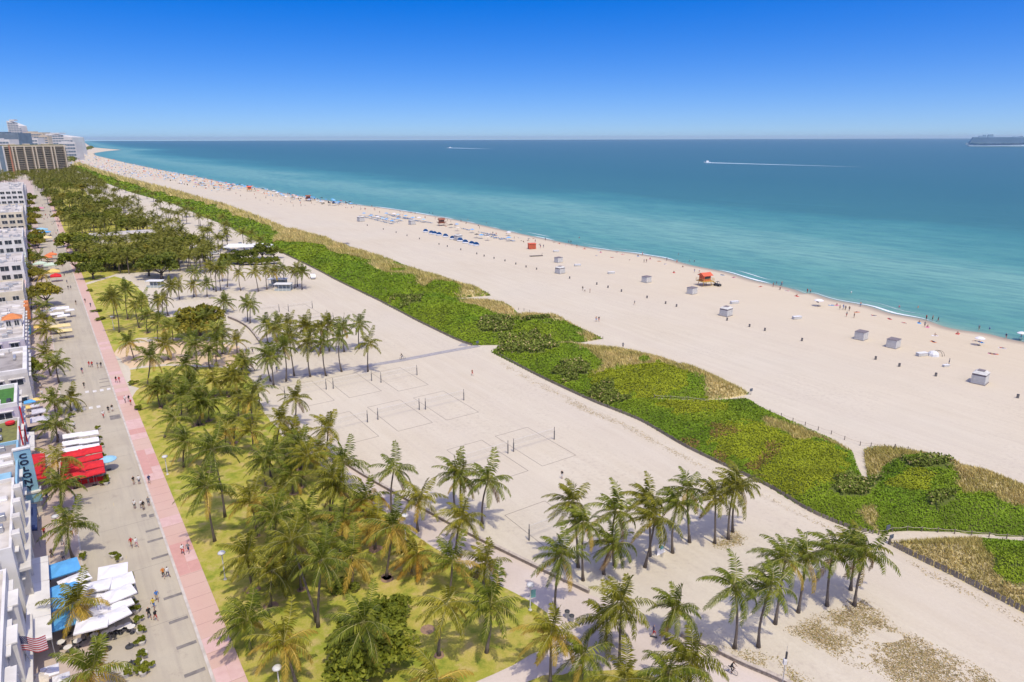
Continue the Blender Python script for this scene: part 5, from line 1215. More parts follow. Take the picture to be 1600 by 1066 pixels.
# street walkers: (x, y of the feet, pose, top, bottom, words)
STREETERS = [(1247/5.333,756,'walk','navy','grey','in a navy top on the pink walk beside the dark salmon bay'),
    (209.5,757,'stand','black','tan','in black, left of the scooter pair on the street'),(218,757,'stand','white','navy','in white, right of the scooter pair on the street'),
    (211,795,'stand','white','black','in white and black, left of the four below the blue umbrella'),(222,795,'walk','white','grey','second from left of the four on the street'),(225,797,'stand','black','tan','third from left of the four on the street'),(233,791,'stand','grey','navy','rightmost of the four on the street'),
    (206,855,'walk','red','tan','in a red top walking up the middle of the street'),(214,855,'walk','white','pink','in white beside the red top on the street'),
    (286,866,'walk','white','red','in white and red on the pink walk near the lawn'),(295,864,'walk','grey','navy','in grey beside the white shirt on the pink walk'),
    (256,903,'walk','orange','black','in an orange top on the street beside a bay line'),(263,902,'walk','white','navy','in white beside the orange top on the street'),
    (246,939,'walk','blue','tan','in bright blue on the street beside the white umbrellas'),(241,951,'walk','yellow','blue','in yellow and blue just behind the bright blue shirt'),(234,967,'walk','black','black','in black at left of the pair by the potted plants'),(244,970,'walk','black','red','in black and red at right of the pair by the potted plants'),
    (162,653,'walk','white','red','in white with red shorts near the asphalt patch'),(170,645,'stand','black','black','in black near the asphalt patch, left of two'),(176,643,'stand','black','white','in black near the asphalt patch, right of two'),
    (117,671,'stand','white','black','in white beside the long white umbrellas'),(132,606.5,'walk','black','black','alone in black on the street above the crossing'),(129,584,'walk','navy','pink','in violet-blue crossing the street alone'),
    (140,574,'walk','red','pink','first of four abreast on the street, in red'),(144.5,574,'walk','red','black','second of four abreast on the street, in dark red'),(153,575,'walk','grey','tan','third of four abreast on the street, in grey'),(158.5,575,'walk','black','grey','fourth of four abreast on the street, in black'),
    (182,598,'walk','black','red','in black and red on the pink walk, left of two'),(187,598,'walk','red','pink','in red and pink on the pink walk, right of two'),(196,629,'walk','white','grey','in white on the pink walk by the lawn corner'),(202,628,'walk','black','tan','in black on the pink walk by the lawn corner'),(205,634,'walk','red','tan','in red behind the two by the lawn corner'),
    (133.5,473,'walk','black','black','in black on the pink walk opposite the yellow-green street tree'),(142,480,'walk','navy','black','in navy on the pink walk opposite the white umbrellas'),(119,476,'stand','black','tan','standing on the street beside the white umbrellas'),
    (107,452.5,'walk','black','grey','left of a pair on the street beside the yellow-green tree'),(111,452,'walk','grey','black','right of a pair on the street beside the yellow-green tree'),(105,443,'walk','grey','navy','alone on the street beside the red umbrella'),(101,433,'walk','black','grey','pair member on the street beside the yellow umbrellas'),
    (123,428,'walk','navy','black','on the pink walk opposite the yellow umbrellas'),(120,421,'walk','black','navy','on the pink walk opposite the pale green umbrellas'),(91,416,'walk','black','tan','first of three on the street by the pale green umbrellas'),(93,416,'walk','red','black','second of three on the street by the pale green umbrellas'),(95.5,415.5,'walk','tan','black','third of three on the street by the pale green umbrellas'),
    (103,408,'walk','black','black','in black on the street opposite the orange umbrellas'),(89,393.5,'walk','black','grey','on the street just past the orange umbrellas'),(96,403,'walk','red','black','in red on the street opposite the orange umbrellas'),
    (70,838,'stand','red','black','in red on the pavement below the navy awning'),(113,838,'walk','white','red','behind the trunk of a pavement palm'),(82,873,'walk','tan','black','beside the topmost blue terrace umbrella'),
    (429,558,'walk','black','black','in black under the sand grove palms'),(385,554,'walk','black','tan','left of three on the sand near the grove'),(389,552,'stand','white','black','middle of three on the sand near the grove'),(395,553,'walk','black','navy','right of three on the sand near the grove'),(433,582,'stand','navy','grey','beside the boardwalk end under the palms'),(408,593,'sit','white','navy','sitting under the palms left of the boardwalk end')]
for i, (px, py, ps, tp, bt, wd) in enumerate(STREETERS):
    z = 0.12 if wd.find('pink walk') >= 0 or wd.find('pavement') >= 0 else 0.02
    person(at(px, py, z), ps, STREET + (0 if i % 2 else math.pi) + 0.5*math.sin(i*1.7), tp, bt, 'person ' + wd, 'people on the street and walks' if i < 55 else 'people on the sand grove', seed=i)
rnd = random.Random(31)
for i in range(34):
    s = rnd.uniform(380, 760); cc = rnd.uniform(0.5, 10.2)
    p = W(s, cc); person((p[0], p[1], 0.12 if cc > 7.6 else 0.02), 'walk', STREET + rnd.choice((0, math.pi)), rnd.choice(['black','white','navy','red','grey','pink']), rnd.choice(['black','navy','tan','grey']), 'tiny far walker on the street beyond the orange umbrellas', 'tiny far walkers on the street', seed=500+i)

rnd = random.Random(32)
for i in range(20):
    s = [97,101,106,111,128,133,139,146,155,163,170,186,193,204,214,226,241,255,270,290][i]; p = W(s, rnd.uniform(-7.2,-3.7))
    person((p[0], p[1], 0.12), rnd.choice(['walk','walk','stand']), STREET + rnd.choice((0, math.pi)) + rnd.uniform(-.4,.4), rnd.choice(['black','white','navy','red','grey','pink','tan']), rnd.choice(['black','navy','tan','grey','white']), 'person on the hotel-side pavement, %s from the bottom edge' % ORD[i], 'people on the hotel-side pavement', seed=700+i)
# ================================================================== STREET TERRACES
def fabric(name, c): return mat(name, c, 0.9, tuple(x*.88 for x in c), 0.8, 0.15, 3)
M_CANV = {'white': fabric('white_canvas', (0.74,0.72,0.72)), 'blue': fabric('bright_blue_canvas', (0.10,0.36,0.68)), 'red': M_RED, 'yellow': fabric('yellow_canvas', (0.74,0.52,0.16)), 'pale yellow': fabric('pale_yellow_canvas', (0.72,0.58,0.28)), 'orange': fabric('orange_canvas', (0.72,0.20,0.07)),
          'pink': fabric('pink_canvas', (0.70,0.20,0.36)), 'pale green': fabric('pale_green_canvas', (0.50,0.60,0.47)), 'light blue': fabric('light_blue_canvas', (0.28,0.52,0.66)), 'black': fabric('black_canvas', (0.03,0.03,0.032)), 'grey': fabric('grey_canvas', (0.55,0.52,0.55)), 'cream': fabric('cream_canvas', (0.66,0.58,0.46))}
def canopy_mesh(wn_, wu, rise=0.55, drop=0.16, seed=0):
    rnd = random.Random(seed); mb = MB(); n = 5
    def z(i, j):
        a, b = abs(2*i/n-1), abs(2*j/n-1); r = max(a, b); d = min(a, b)
        return rise*(1-r) - 0.10*math.sin(math.pi*r)*(1-d) + rnd.uniform(-.02,.02)
    idx = {}
    for i in range(n+1):
        for j in range(n+1): idx[i,j] = len(mb.v); mb.v.append(((i/n-.5)*wn_, (j/n-.5)*wu, z(i,j)))
    for i in range(n):
        for j in range(n): mb.f.append((idx[i,j], idx[i+1,j], idx[i+1,j+1], idx[i,j+1])); mb.m.append(0)
    rim = [idx[i,0] for i in range(n)] + [idx[n,j] for j in range(n)] + [idx[i,n] for i in range(n,0,-1)] + [idx[0,j] for j in range(n,0,-1)]
    o = len(mb.v); mb.v += [(mb.v[k][0], mb.v[k][1], mb.v[k][2]-drop) for k in rim]; m = len(rim)
    for k in range(m): mb.f.append((rim[k], o+k, o+(k+1) % m, rim[(k+1) % m])); mb.m.append(0)
    return mb.mesh('canopy', M_CANV['white'])
CANO = {}
POLE_M = MB().tube([(0,0,0.1),(0,0,2.9)], .035, 6).mesh('pole', M_METAL); BASE_M = MB().lathe([(0.38,0),(0.38,0.08),(0.08,0.12)], 12).mesh('base', M_DARK)
def umbrella(px, py, wn_, wu, colr, label, group, tilt=0.0, zc=2.7, yaw=0.0):
    k = (wn_, wu, int(px+py) % 3)
    k = k + (py < 440,)
    if k not in CANO: CANO[k] = canopy_mesh(wn_, wu, 1.3 if py < 440 else 0.5, 0.4 if py < 440 else 0.16, k[2])
    x, y = G(px, py, zc); root = thing('market_umbrella', label, 'umbrella', (x, y, 0.05), STREET + yaw, group)
    c = ob('canopy', CANO[k], root, (0,0,zc-.25)); c.material_slots[0].link = 'OBJECT'; c.material_slots[0].material = M_CANV[colr]; c.rotation_euler = (tilt, tilt*.6, 0)
    ob('pole', POLE_M, root, (0,0,0), 0, (1,1,zc/2.95)); ob('base', BASE_M, root)
    return root
WH = [(176,890),(185,906),(185,925),(181,942),(176,960),(149,914),(147,932),(143,951),(143,972),(116,904)]
for i, (px, py) in enumerate(WH):
    umbrella(px, py, 3.5, 2.75, 'white', 'large square white umbrella of the bottom terrace, %s from the top' % ORD[sorted(range(10), key=lambda k: WH[k][1]).index(i)], 'white umbrellas of the bottom terrace', rnd.uniform(-.10,.10), 2.5+0.3*(i % 3), rnd.uniform(-.22,.22))
for i, (px, py) in enumerate([(99,885),(97,922),(97,942),(101,964)]): umbrella(px, py, 4.0 if i else 3.6, 3.4, 'blue', 'bright blue umbrella beside the white porch awning, %s from the top' % ORD[i], 'blue umbrellas of the bottom terrace', 0.05, 2.6, 0.1)
RD = [(141,702),(141.5,713.5),(142.5,725),(144,736.5),(114,708),(113.5,720),(113,731),(114,741)]
for i, (px, py) in enumerate(RD): umbrella(px, py, 3.75, 2.75, 'red', 'red rectangular umbrella, %s in the %s file beside the blade sign' % (ORD[i % 4], 'street-side' if i < 4 else 'hotel-side'), 'red umbrellas beside the blade sign', 0.06*(-1)**i, 2.7+.05*(i % 3))
WR = [(138,675.5),(113,678.5),(138.5,686.5),(113,689.5),(139.5,696.5),(113,700)]
for i, (px, py) in enumerate(WR): umbrella(px, py, 3.3, 1.9, 'white', 'long white umbrella above the red ones, %s in its %s file' % (ORD[i//2], 'street-side' if i % 2 == 0 else 'hotel-side'), 'long white umbrellas above the red ones', 0.08, 2.75)
for px, py, a, b, colr, lab in [(77,1046,1.7,1.7,'white','small white umbrella below the flag, upper one'),(60,1058,1.8,2.2,'cream','small cream umbrella below the flag, lower left one'),(95,1060,1.6,2.0,'white','small white umbrella below the flag, lower right one'),(63,640,3.2,3,'grey','pale grey umbrella above the black one near the turf roof'),(62,653,3.4,3,'grey','pale grey umbrella just above the black one'),(56,667,3.2,3.2,'black','black square umbrella beside the olive terrace'),
        (43,618,1.8,1.8,'blue','small blue umbrella highest beside the turf-roofed hotel'),(46,626,2.2,2.0,'blue','blue umbrella in the middle beside the turf-roofed hotel'),(55,623,1.8,1.8,'yellow','small yellow umbrella beside the turf-roofed hotel'),(42,635,1.8,1.8,'yellow','lowest yellow umbrella beside the turf-roofed hotel'),(52,633,2.2,2,'grey','grey-blue umbrella lowest beside the turf-roofed hotel'),
        (62,509,3.2,3.2,'yellow','yellow umbrella nearest the cupola hotel'),(86,509,3.8,3.2,'pale yellow','pale yellow umbrella in the middle of the yellow terrace'),(99,507,3.6,3.2,'pale yellow','pale yellow umbrella at the top street corner of its terrace'),(101,515,3.8,3,'pale yellow','pale yellow umbrella at the lower street corner of its terrace'),
        (60,486,3.6,3.6,'white','white umbrella nearest the hotels on the white terrace'),(73,485,3.6,3.6,'white','second white umbrella from the hotels on the white terrace'),(86,481,3.8,3.6,'white','third white umbrella from the hotels on the white terrace'),(98,480,3.6,3.6,'white','white umbrella at the top street side of the white terrace'),(89,489,3.8,3.4,'white','white umbrella at the lower middle of the white terrace'),(99,492,3.6,3.2,'white','lowest white umbrella of the white terrace'),(109,483.5,2.6,2.6,'white','white umbrella standing out in the street'),
        (83,423,5.0,4.2,'yellow','bright yellow umbrella above a red one'),(87,430,4.0,3.6,'red','red umbrella just below a bright yellow one'),(56,427,4.4,4,'yellow','orange-yellow umbrella among terrace trees'),(62,411,5.6,3.6,'pale green','pale green canopy nearer the hotels'),(79,413,5.6,3.6,'pale green','pale green canopy nearer the street'),
        (73,401,4.6,4,'orange','orange canopy nearer the hotels'),(80,397,4.8,4,'orange','orange canopy nearer the street'),(43,396,3.6,4,'red','red canopy tight against the hotels'),(52,399,4.2,4,'cream','cream canopy between the red and orange ones'),
        (63,358,8,6,'light blue','pale blue canopy farther along the street, upper one'),(66,362.5,9,5,'blue','blue canopy farther along the street, lower one'),(70,370.5,7,6,'pale yellow','pale yellow canopy below the far blue one'),(49.5,378,6,6,'pink','pink canopy among the far terrace trees'),(58.5,325,9,8,'pink','magenta canopy standing out in the far street'),(44,325.5,7,7,'pink','far pink canopy against the hotels'),(43,336,7,6,'pale green','far pale green canopy below the pink one'),(40,313,6,8,'white','farthest white canopy of the street')]:
    umbrella(px, py, a, b, colr, lab, 'street terrace umbrellas', rnd.uniform(-.06,.06))
# round light-blue parasol in the street
def parasol(px, py, r, colr, label, group=None, zc=2.5, name='parasol', n=12, tilt=0.0):
    x, y = G(px, py, zc); root = thing(name, label, 'umbrella', (x, y, 0.02), 0, group)
    c = MB(); rim = [(r*math.cos(i*2*math.pi/n), r*math.sin(i*2*math.pi/n), zc-.35) for i in range(n)]
    c.add([(0,0,zc+.15)] + [(q[0]*.55, q[1]*.55, zc-.02) for q in rim] + rim + [(q[0], q[1], q[2]-.1) for q in rim],
          [(0,1+i,1+(i+1) % n) for i in range(n)] + [(1+i,1+n+i,1+n+(i+1) % n,1+(i+1) % n) for i in range(n)] + [(1+n+i,1+2*n+i,1+2*n+(i+1) % n,1+n+(i+1) % n) for i in range(n)])
    cc = c.build('canopy', M_CANV[colr], root); cc.rotation_euler = (tilt,0,0); MB().tube([(0,0,0),(0,0,zc)], .03, 5).build('pole', M_METAL, root); ob('base', BASE_M, root)
    return root
parasol(167,715,1.55,'light blue','round light blue parasol in the street beside the red umbrellas')
# bistro tables, chairs, umbrella weights and planters on the bottom terrace
TBL = (MB().lathe([(0.02,.93),(0.44,.95),(0.46,.98),(0.44,1.0),(0.02,1.01)],14).mesh('table_top', M_WHITE), MB().tube([(0,0,0.03),(0,0,.95)],.03,6).mesh('stem', M_METAL), MB().lathe([(0.28,0),(0.28,.03),(0.05,.06)],12).mesh('foot', M_DARK))
TPOS = [(147,993),(164,988),(175,983),(187,980),(199,976),(121,1002),(106,1012),(95,1004),(205,979)]
for i, (px, py) in enumerate(sorted(TPOS)):
    x, y = G(px, py, 1.0); t = thing('bistro_table', 'round white bistro table below the terrace umbrellas, %s from the left' % ORD[i], 'table', (x, y, 0.12 if px < 150 else 0.02), 0, 'round tables of the bottom terrace')
    ob('table_top', TBL[0], t); ob('stem', TBL[1], t); ob('foot', TBL[2], t)
CH = (MB().bbox(-.2,.2,-.2,.2,.42,.46,.01).mesh('seat', M_DARK), MB().bbox(-.2,.2,.17,.21,.48,.88,.01).mesh('backrest', M_DARK), MB().tube([(0,0,0),(0,0,.42)],.018,4).mesh('leg', M_METAL))
for i in range(18):
    px, py = [(150,1001),(157,997),(163,999),(170,993),(176,995),(182,990),(188,991),(194,986),(199,987),(205,984),(143,1000),(112,1018),(126,1010),(101,1012),(133,1006),(117,1012),(210,980),(180,1000)][i]
    x, y = G(px, py); t = thing('cafe_chair', 'dark cafe chair by the round white tables, %s from the left' % ORD[sorted([150,157,163,170,176,182,188,194,199,205,143,112,126,101,133,117,210,180]).index(px)], 'chair', (x, y, 0.12 if SCo(px, py)[1] < -3.3 else 0.02), i*1.3, 'cafe chairs of the bottom terrace')
    ob('seat', CH[0], t); ob('backrest', CH[1], t)
    for sx in (-.17,.17):
        for sy in (-.17,.17): ob('leg', CH[2], t, (sx, sy, 0))
for i, (px, py) in enumerate([(168,1015),(203,1011),(206,1038)]):
    x, y = G(px, py); MBo = MB().lathe([(0.5,0),(0.5,.14),(0.1,.2),(0.06,.6)], 12).build('umbrella_weight', M_DARK); MBo.location = (x, y, 0.02)
    tag(MBo, 'black umbrella weight on the bare terrace, %s from the top' % ORD[[1,0,2][i]], 'umbrella stand', 'bare umbrella stands')
SHR = crown_mesh(31, 0, M_LEAFM, 0.9, 16, 26, 0.20); POT = MB().lathe([(0.32,0),(0.42,.5),(0.40,.55),(0.3,.5)], 10).mesh('pot', M_OFFW); BOXP = MB().bbox(-.9,.9,-.35,.35,0,.55,.03).mesh('planter_box', M_OFFW)
POTS = [(216,972),(219,990),(222,1008),(226,1026),(214,1052),(224,1056),(207,922),(211,946),(204,905),(213,958),(220,1040),(230,1045),(197,1058),(166,758),(169,750),(152,672),(155,688),(160,700),(162,715),(128,874),(178,872),(188,876),(112,652),(104,660)]
for i, (px, py) in enumerate(POTS):
    x, y = G(px, py); t = thing('potted_plant', 'leafy potted plant edging the street terraces, %s from the bottom' % ORD[sorted(range(len(POTS)), key=lambda k: -POTS[k][1]).index(i)], 'plant', (x, y, 0.02), i*.7, 'potted plants edging the terraces')
    ob('pot', POT, t); ob('foliage', SHR, t, (0,0,.62), i, rnd.uniform(.55,.85))
# red banner barriers and dining tables under the red umbrellas
for i, (a, b) in enumerate([((118,760),(138,756.5)),((140,756),(164,751.5))]):
    p, q = G3(*a), G3(*b); t = thing('banner_barrier', 'red banner barrier below the red umbrellas, %s one' % ('left' if i == 0 else 'right'), 'barrier', p); d = q-p; d.z = 0
    MB().add([(0,0,.15),tuple(d+Vector((0,0,.15))),tuple(d+Vector((0,0,1.0))),(0,0,1.0),(0,.03,.15),tuple(d+Vector((0,.03,.15))),tuple(d+Vector((0,.03,1.0))),(0,.03,1.0)],[(0,1,2,3),(7,6,5,4),(3,2,6,7),(0,4,5,1)]).build('banner', M_RED, t)
    for f in (0, .5, 1): MB().tube([tuple(d*f), tuple(d*f+Vector((0,0,1.05)))], .03, 5).build('post', M_METAL, t)
DT = (MB().bbox(-.6,.6,-.4,.4,.70,.75,.01).mesh('table_top', M_WHITE), MB().tube([(0,0,0),(0,0,.7)],.04,5).mesh('stem', M_DARK))
for i in range(12):
    px, py = [(128,752),(136,750),(144,748),(152,746),(158,744),(126,744),(98,990),(110,985),(122,978),(128,900),(132,912),(105,905)][i]
    x, y = G(px, py); t = thing('dining_table', 'small dining table half under the terrace umbrellas, %s from the left' % ORD[sorted([128,136,144,152,158,126,98,110,122,128.5,132,105]).index(128.5 if i == 9 else px)], 'table', (x, y, 0.05), STREET, 'dining tables under the umbrellas'); ob('table_top', DT[0], t); ob('stem', DT[1], t)
# ---- lamps
M_LAMPW = mat('white_lamp_paint', (0.64,0.63,0.60), 0.6); M_BANNER = mat('teal_banner', (0.16,0.38,0.40), 0.8)
def lamp(bx, by, ty, label, banner=False, group='mushroom lamps of the park'):
    x, y = G(bx, by); h = max(3.6, min(5.4, px_h(bx, ty, by))); t = thing('mushroom_lamp', label, 'lamp', (x, y, 0.03), 0.3, group)
    MB().tube([(0,0,0),(0,0,h-.25)], [.10,.06], 8).build('lamp_post', M_LAMPW, t)
    MB().lathe([(0.10,h-.45),(0.22,h-.25),(0.48,h-.12),(0.52,h-.02),(0.4,h+.12),(0.12,h+.18)], 14).build('lamp_head', M_LAMPW, t, True)
    MB().lathe([(0.24,0),(0.24,.1),(0.12,.25)], 10).build('lamp_foot', M_OFFW, t)
    if banner: MB().box(.10,.72,-.02,.02,h-2.0,h-.85).build('banner', M_BANNER, t)
lamp(828.5,954,914,'white mushroom lamp with teal banner at the promenade edge', True)
lamp(352,906,864,'white mushroom lamp on the lawn beside the pink walk')
lamp(438,1086,1050,'white mushroom lamp at the bottom edge of the lawn')
lamp(634,846,806,'white mushroom lamp between promenade palms by the coral wall')
lamp(178,515,495,'small white mushroom lamp beside the upper pink walk')
lamp(133,424,406,'farthest white mushroom lamp beside the pink walk')
lamp(262,742,714,'white mushroom lamp half hidden beside the pink walk'); lamp(93,840,822,'white mushroom lamp on the hotel pavement near the navy awning', group='street lamps')
# weather mast at the bottom right
x, y = G(1218,1102); mst = thing('weather_mast', 'thin metal mast with small instruments at the bottom right of the sand', 'mast', (x, y, 0))
h = px_h(1226, 1009, 1102); MB().tube([(0,0,0),(0,0,h*.72),(0,0,h)], [.07,.05,.015], 6).build('mast_pole', M_METAL, mst); MB().bbox(-.22,.12,-.15,.15,h*.70,h*.78,.03).build('instrument_box', M_WHITE, mst); MB().bbox(-.06,.10,-.08,.08,h*.79,h*.90,.02).build('antenna', M_DARK, mst)
# bins by the promenade
for i, (px, py) in enumerate([(886,965),(893,972)]):
    x, y = G(px, py); t = thing('litter_bin', 'grey litter bin under the promenade palms, %s of two' % ('left' if i == 0 else 'right'), 'bin', (x, y, 0.02)); MB().lathe([(0.26,0),(0.32,.85),(0.30,.9)], 12).build('body', M_METAL, t); MB().lathe([(0.34,.9),(0.34,.96),(0.12,1.06)], 12).build('lid', M_DARK, t)
# low shrubs along the pink walk and park hedges
for i, (px, py, r) in enumerate([(207,600,1.3),(214,640,1.2),(158,470,2.0),(152,488,2.0),(160,500,2.2),(143,455,1.6)]):
    x, y = G(px, py); t = thing('hedge_shrub', 'low clipped shrub at the lawn edge by the pink walk, %s from the top' % ORD[[q[1] for q in sorted([(207,600),(214,640),(158,470),(152,488),(160,500),(143,455)], key=lambda q: q[1])].index(py)], 'bush', (x, y, 0.03), i, 'clipped shrubs along the pink walk'); ob('stem', LIMBS[1], t, (0,0,0), 0, .5); ob('foliage', SHR, t, (0,0,.5), 0, (r, r, .75))
# mulch rings round lawn palms
M_MULCH = mat('bare_soil_ring', (0.30,0.19,0.12), 0.95, (0.22,0.14,0.09), 2.0)
mu = MB(); rr = random.Random(4)
for p in PALMS:
    if p[7] in ('lawn','park') and rr.random() < .6:
        b = p[0].location; n = 12; r = rr.uniform(.6,1.1); q = [(b.x+r*math.cos(i*2*math.pi/n)*rr.uniform(.8,1.15), b.y+r*math.sin(i*2*math.pi/n)*rr.uniform(.8,1.15), .047) for i in range(n)]; mu.add(q, [tuple(range(n))])
for px, py in [(668,984),(605,905)]:
    b = G(px, py); n = 12; mu.add([(b[0]+.9*math.cos(i*2*math.pi/n), b[1]+.9*math.sin(i*2*math.pi/n), .047) for i in range(n)], [tuple(range(n))])
m = mu.build('soil_rings', M_MULCH); tag(m, 'bare brown soil rings around palms on the lawn', 'soil', kind='stuff')
# picnic tables and small pale things in the park
for i, (px, py) in enumerate([(295,741),(385,700),(430,690),(268,706),(240,720)]): pass
# ================================================================== COURTS, SHELTERS, BEACH
M_PAD = mat('dark_post_pad', (0.15,0.145,0.145), 0.8); M_NET = mat('net_cord', (0.30,0.29,0.28), 0.9); M_TAPE = mat('net_tape', (0.72,0.70,0.66), 0.8); M_LINE = mat('boundary_webbing', (0.28,0.24,0.21), 0.9)
def court(px, py, label, wid=9.9, from_right=False, lines=True):
    x, y = G(px, py); p = Vector((x, y, 0))
    if from_right: p = p - Vector((N2[0], N2[1], 0))*wid
    root = thing('volleyball_court', label, 'volleyball court', p, STREET, 'sand volleyball courts')
    for xx in (0, wid): MB().tube([(xx,0,0),(xx,0,2.75)], .06, 8).lathe([(0.115,0),(0.115,1.9),(0.08,1.95)], 8, 0, (xx,0)).build('post', M_PAD, root)
    nt = MB(); z0, z1 = 1.45, 2.43
    for i in range(6): z = z0+(z1-z0)*i/5; nt.box(.15, wid-.15, -.004, .004, z-.004, z+.004)
    for i in range(int(wid/.25)): xx = .2+i*.25; nt.box(xx-.003, xx+.003, -.003, .003, z0, z1)
    n = nt.build('net', M_NET, root); n['kind'] = 'stuff'
    MB().box(.1, wid-.1, -.015, .015, z1, z1+.05).build('net_tape', M_TAPE, root); MB().box(.1, wid-.1, -.012, .012, z0-.03, z0).build('net_tape', M_TAPE, root)
    if lines:
        a, b, l = (wid-8)/2, (wid+8)/2, 8.0
        for q in ((a,b,-l-.04,-l+.04),(a,b,l-.04,l+.04),(a-.04,a+.04,-l,l),(b-.04,b+.04,-l,l)): MB().box(q[0],q[1],q[2],q[3],0.005,.03).build('boundary_line', M_LINE, root)
    return root
court(802.5,706,'volleyball court nearest the dune on the nearest court row'); court(793.7,708.7,'volleyball court on the nearest row, half behind palm crowns', from_right=True)
court(665,640,'rightmost volleyball court of the middle row'); court(590.7,656,'middle volleyball court of the middle row'); court(574.5,660,'leftmost volleyball court of the middle row', from_right=True)
court(595.5,598,'rightmost volleyball court of the row below the boardwalk'); court(521,607.5,'middle volleyball court of the row below the boardwalk'); court(510,608.7,'leftmost volleyball court of the row below the boardwalk', from_right=True)
court(826.7,844.5,'lone volleyball court beside the coral wall and sand-row palms')
court(397.5,492.5,'left volleyball court beyond the sand grove',8.5); court(451,487,'right volleyball court beyond the sand grove',8.5); court(521,501,'volleyball court just behind the sand grove crowns',9.9,True)
# white shelters by the far palms
M_SHEL = mat('shelter_white', (0.70,0.70,0.68), 0.7); M_SHELG = mat('shelter_greygreen', (0.42,0.47,0.46), 0.7)
def shelter(px0, px1, by, ty, label, dep=3.0):
    a, b = G3(px0, by), G3(px1, by); L = (b-a).length; h = max(2.6, px_h((px0+px1)/2, ty, by)*.75); t = thing('beach_shelter', label, 'shelter', a, math.atan2(b.y-a.y, b.x-a.x))
    MB().bbox(-.3,L+.3,-.3,dep+.3,h,h+.25,.06).build('roof', M_SHEL, t); MB().box(.1,L-.1,dep-.2,dep,0,h).build('rear_wall', M_SHELG, t); MB().box(.1,L-.1,.05,.15,0,1.0).build('counter', M_SHELG, t)
    for i in range(5): MB().tube([(i*L/4,0,0),(i*L/4,0,h)], .07, 6).build('post', M_SHEL, t)
shelter(420,446,447,440,'pale flat-roofed beach shelter behind the slender palms'); shelter(429.5,454,455,447.5,'white beach shelter in front of the slender palms')
shelter(229,252,450,440,'small white pavilion among park palms')
# park pavilion long roof
a, b = G3(146,383), G3(243,376); L = (b-a).length; t = thing('park_pavilion', 'long low pavilion with white roof inside the park trees', 'building', a, math.atan2(b.y-a.y, b.x-a.x))
MB().box(0,L,0,14,0,4.6).build('wall', M_OFFW, t); MB().bbox(-1,L+1,-1,15,4.6,5.2,.2).build('roof', M_PALEROOF, t)
for i in range(4): MB().bbox(L*.2+i*L*.18,L*.2+i*L*.18+2,5,7,5.2,5.9,.1).build('roof_vent', M_METAL, t)
for i in range(7): wq = ob('window', WIN[(2.6,1.8)][0], t, (L*(i+.5)/7,-.03,2.4)); ob('pane', WIN[(2.6,1.8)][1], wq)
# ---- vehicles
M_TYRE = mat('tyre_rubber', (0.02,0.02,0.02), 0.9)
def car(loc, rz, paint, label, kind='car', sc=1.0):
    t = thing('parked_'+('pickup' if kind == 'pickup' else 'van' if kind == 'van' else 'car'), label, kind, loc, rz, 'parked vehicles', sc)
    prof = {'car': [(-2.2,.35),(-2.25,.75),(-1.4,.92),(-.7,1.42),(.9,1.45),(1.7,.98),(2.2,.9),(2.2,.35)], 'pickup': [(-2.6,.4),(-2.65,.9),(-1.5,1.02),(-.9,1.75),(.6,1.78),(.75,1.05),(2.5,1.05),(2.5,.4)], 'van': [(-2.5,.35),(-2.55,1.0),(-1.8,1.3),(-1.2,2.2),(2.5,2.25),(2.55,.35)]}[kind]
    n = len(prof); w = .9; b = MB(); b.add([(-w,p,z) for p,z in prof]+[(w,p,z) for p,z in prof], [tuple(range(n)), tuple(range(2*n-1,n-1,-1))]+[(i,n+i,n+(i+1)%n,(i+1)%n) for i in range(n)]); b.build('body', paint, t)
    g = MB()
    if kind == 'pickup': g.box(-.92,.92,-.75,.5,1.12,1.66); MB().box(-.78,.78,.85,2.4,1.06,1.09).build('cargo_bed', M_DARK, t)
    elif kind == 'car': g.box(-.92,.92,-.6,.85,.96,1.34)
    else: g.box(-.92,.92,-1.1,.2,1.35,1.95)
    g.build('windows', M_GLASS, t)
    wm = MB().tube([(-.11,0,0),(.11,0,0)], .34, 10).mesh('wheel', M_TYRE)
    for sx in (-.82,.82):
        for sy in (-1.45,1.45): ob('wheel', wm, t, (sx,sy,.34))
    hm = MB().bbox(-.16,.16,-.03,.03,-.07,.07,.02).mesh('headlight', M_SHEL)
    for sx in (-.6,.6): ob('headlight', hm, t, (sx,prof[1][0]-.02 if kind != 'car' else -2.24,.68))
    return t
PA = [mat('car_paint', c, 0.3, spec=.5) for c in ((0.70,0.70,0.70),(0.03,0.03,0.035),(0.25,0.26,0.28),(0.06,0.10,0.18),(0.45,0.44,0.42))]
car(at(489,435), 0.35, PA[0], 'white pickup standing on the sand by the dune fence', 'pickup', 1.05)
for i, (px, py, k, c) in enumerate([(344,388,'car',1),(354,391,'car',2),(366,393,'car',0),(376,386,'van',1),(386,394,'car',3),(399,393,'van',0),(410,397,'car',1),(421,399,'car',2),(336,398,'car',0),(329,392,'car',4),(247,316,'van',1),(304,372,'car',4)]):
    car(at(px, py), 0.4+.9*(i % 3), PA[c], ['black car','dark grey car','pale car','black van','navy car','white van','black car','grey car','silver-white car','tan-grey car','black van','beige car'][i] + ' parked among the far palms, %s from the left' % ORD[[q for q in sorted([344,354,366,376,386,399,410,421,336,329,247,304])].index(px)], k)
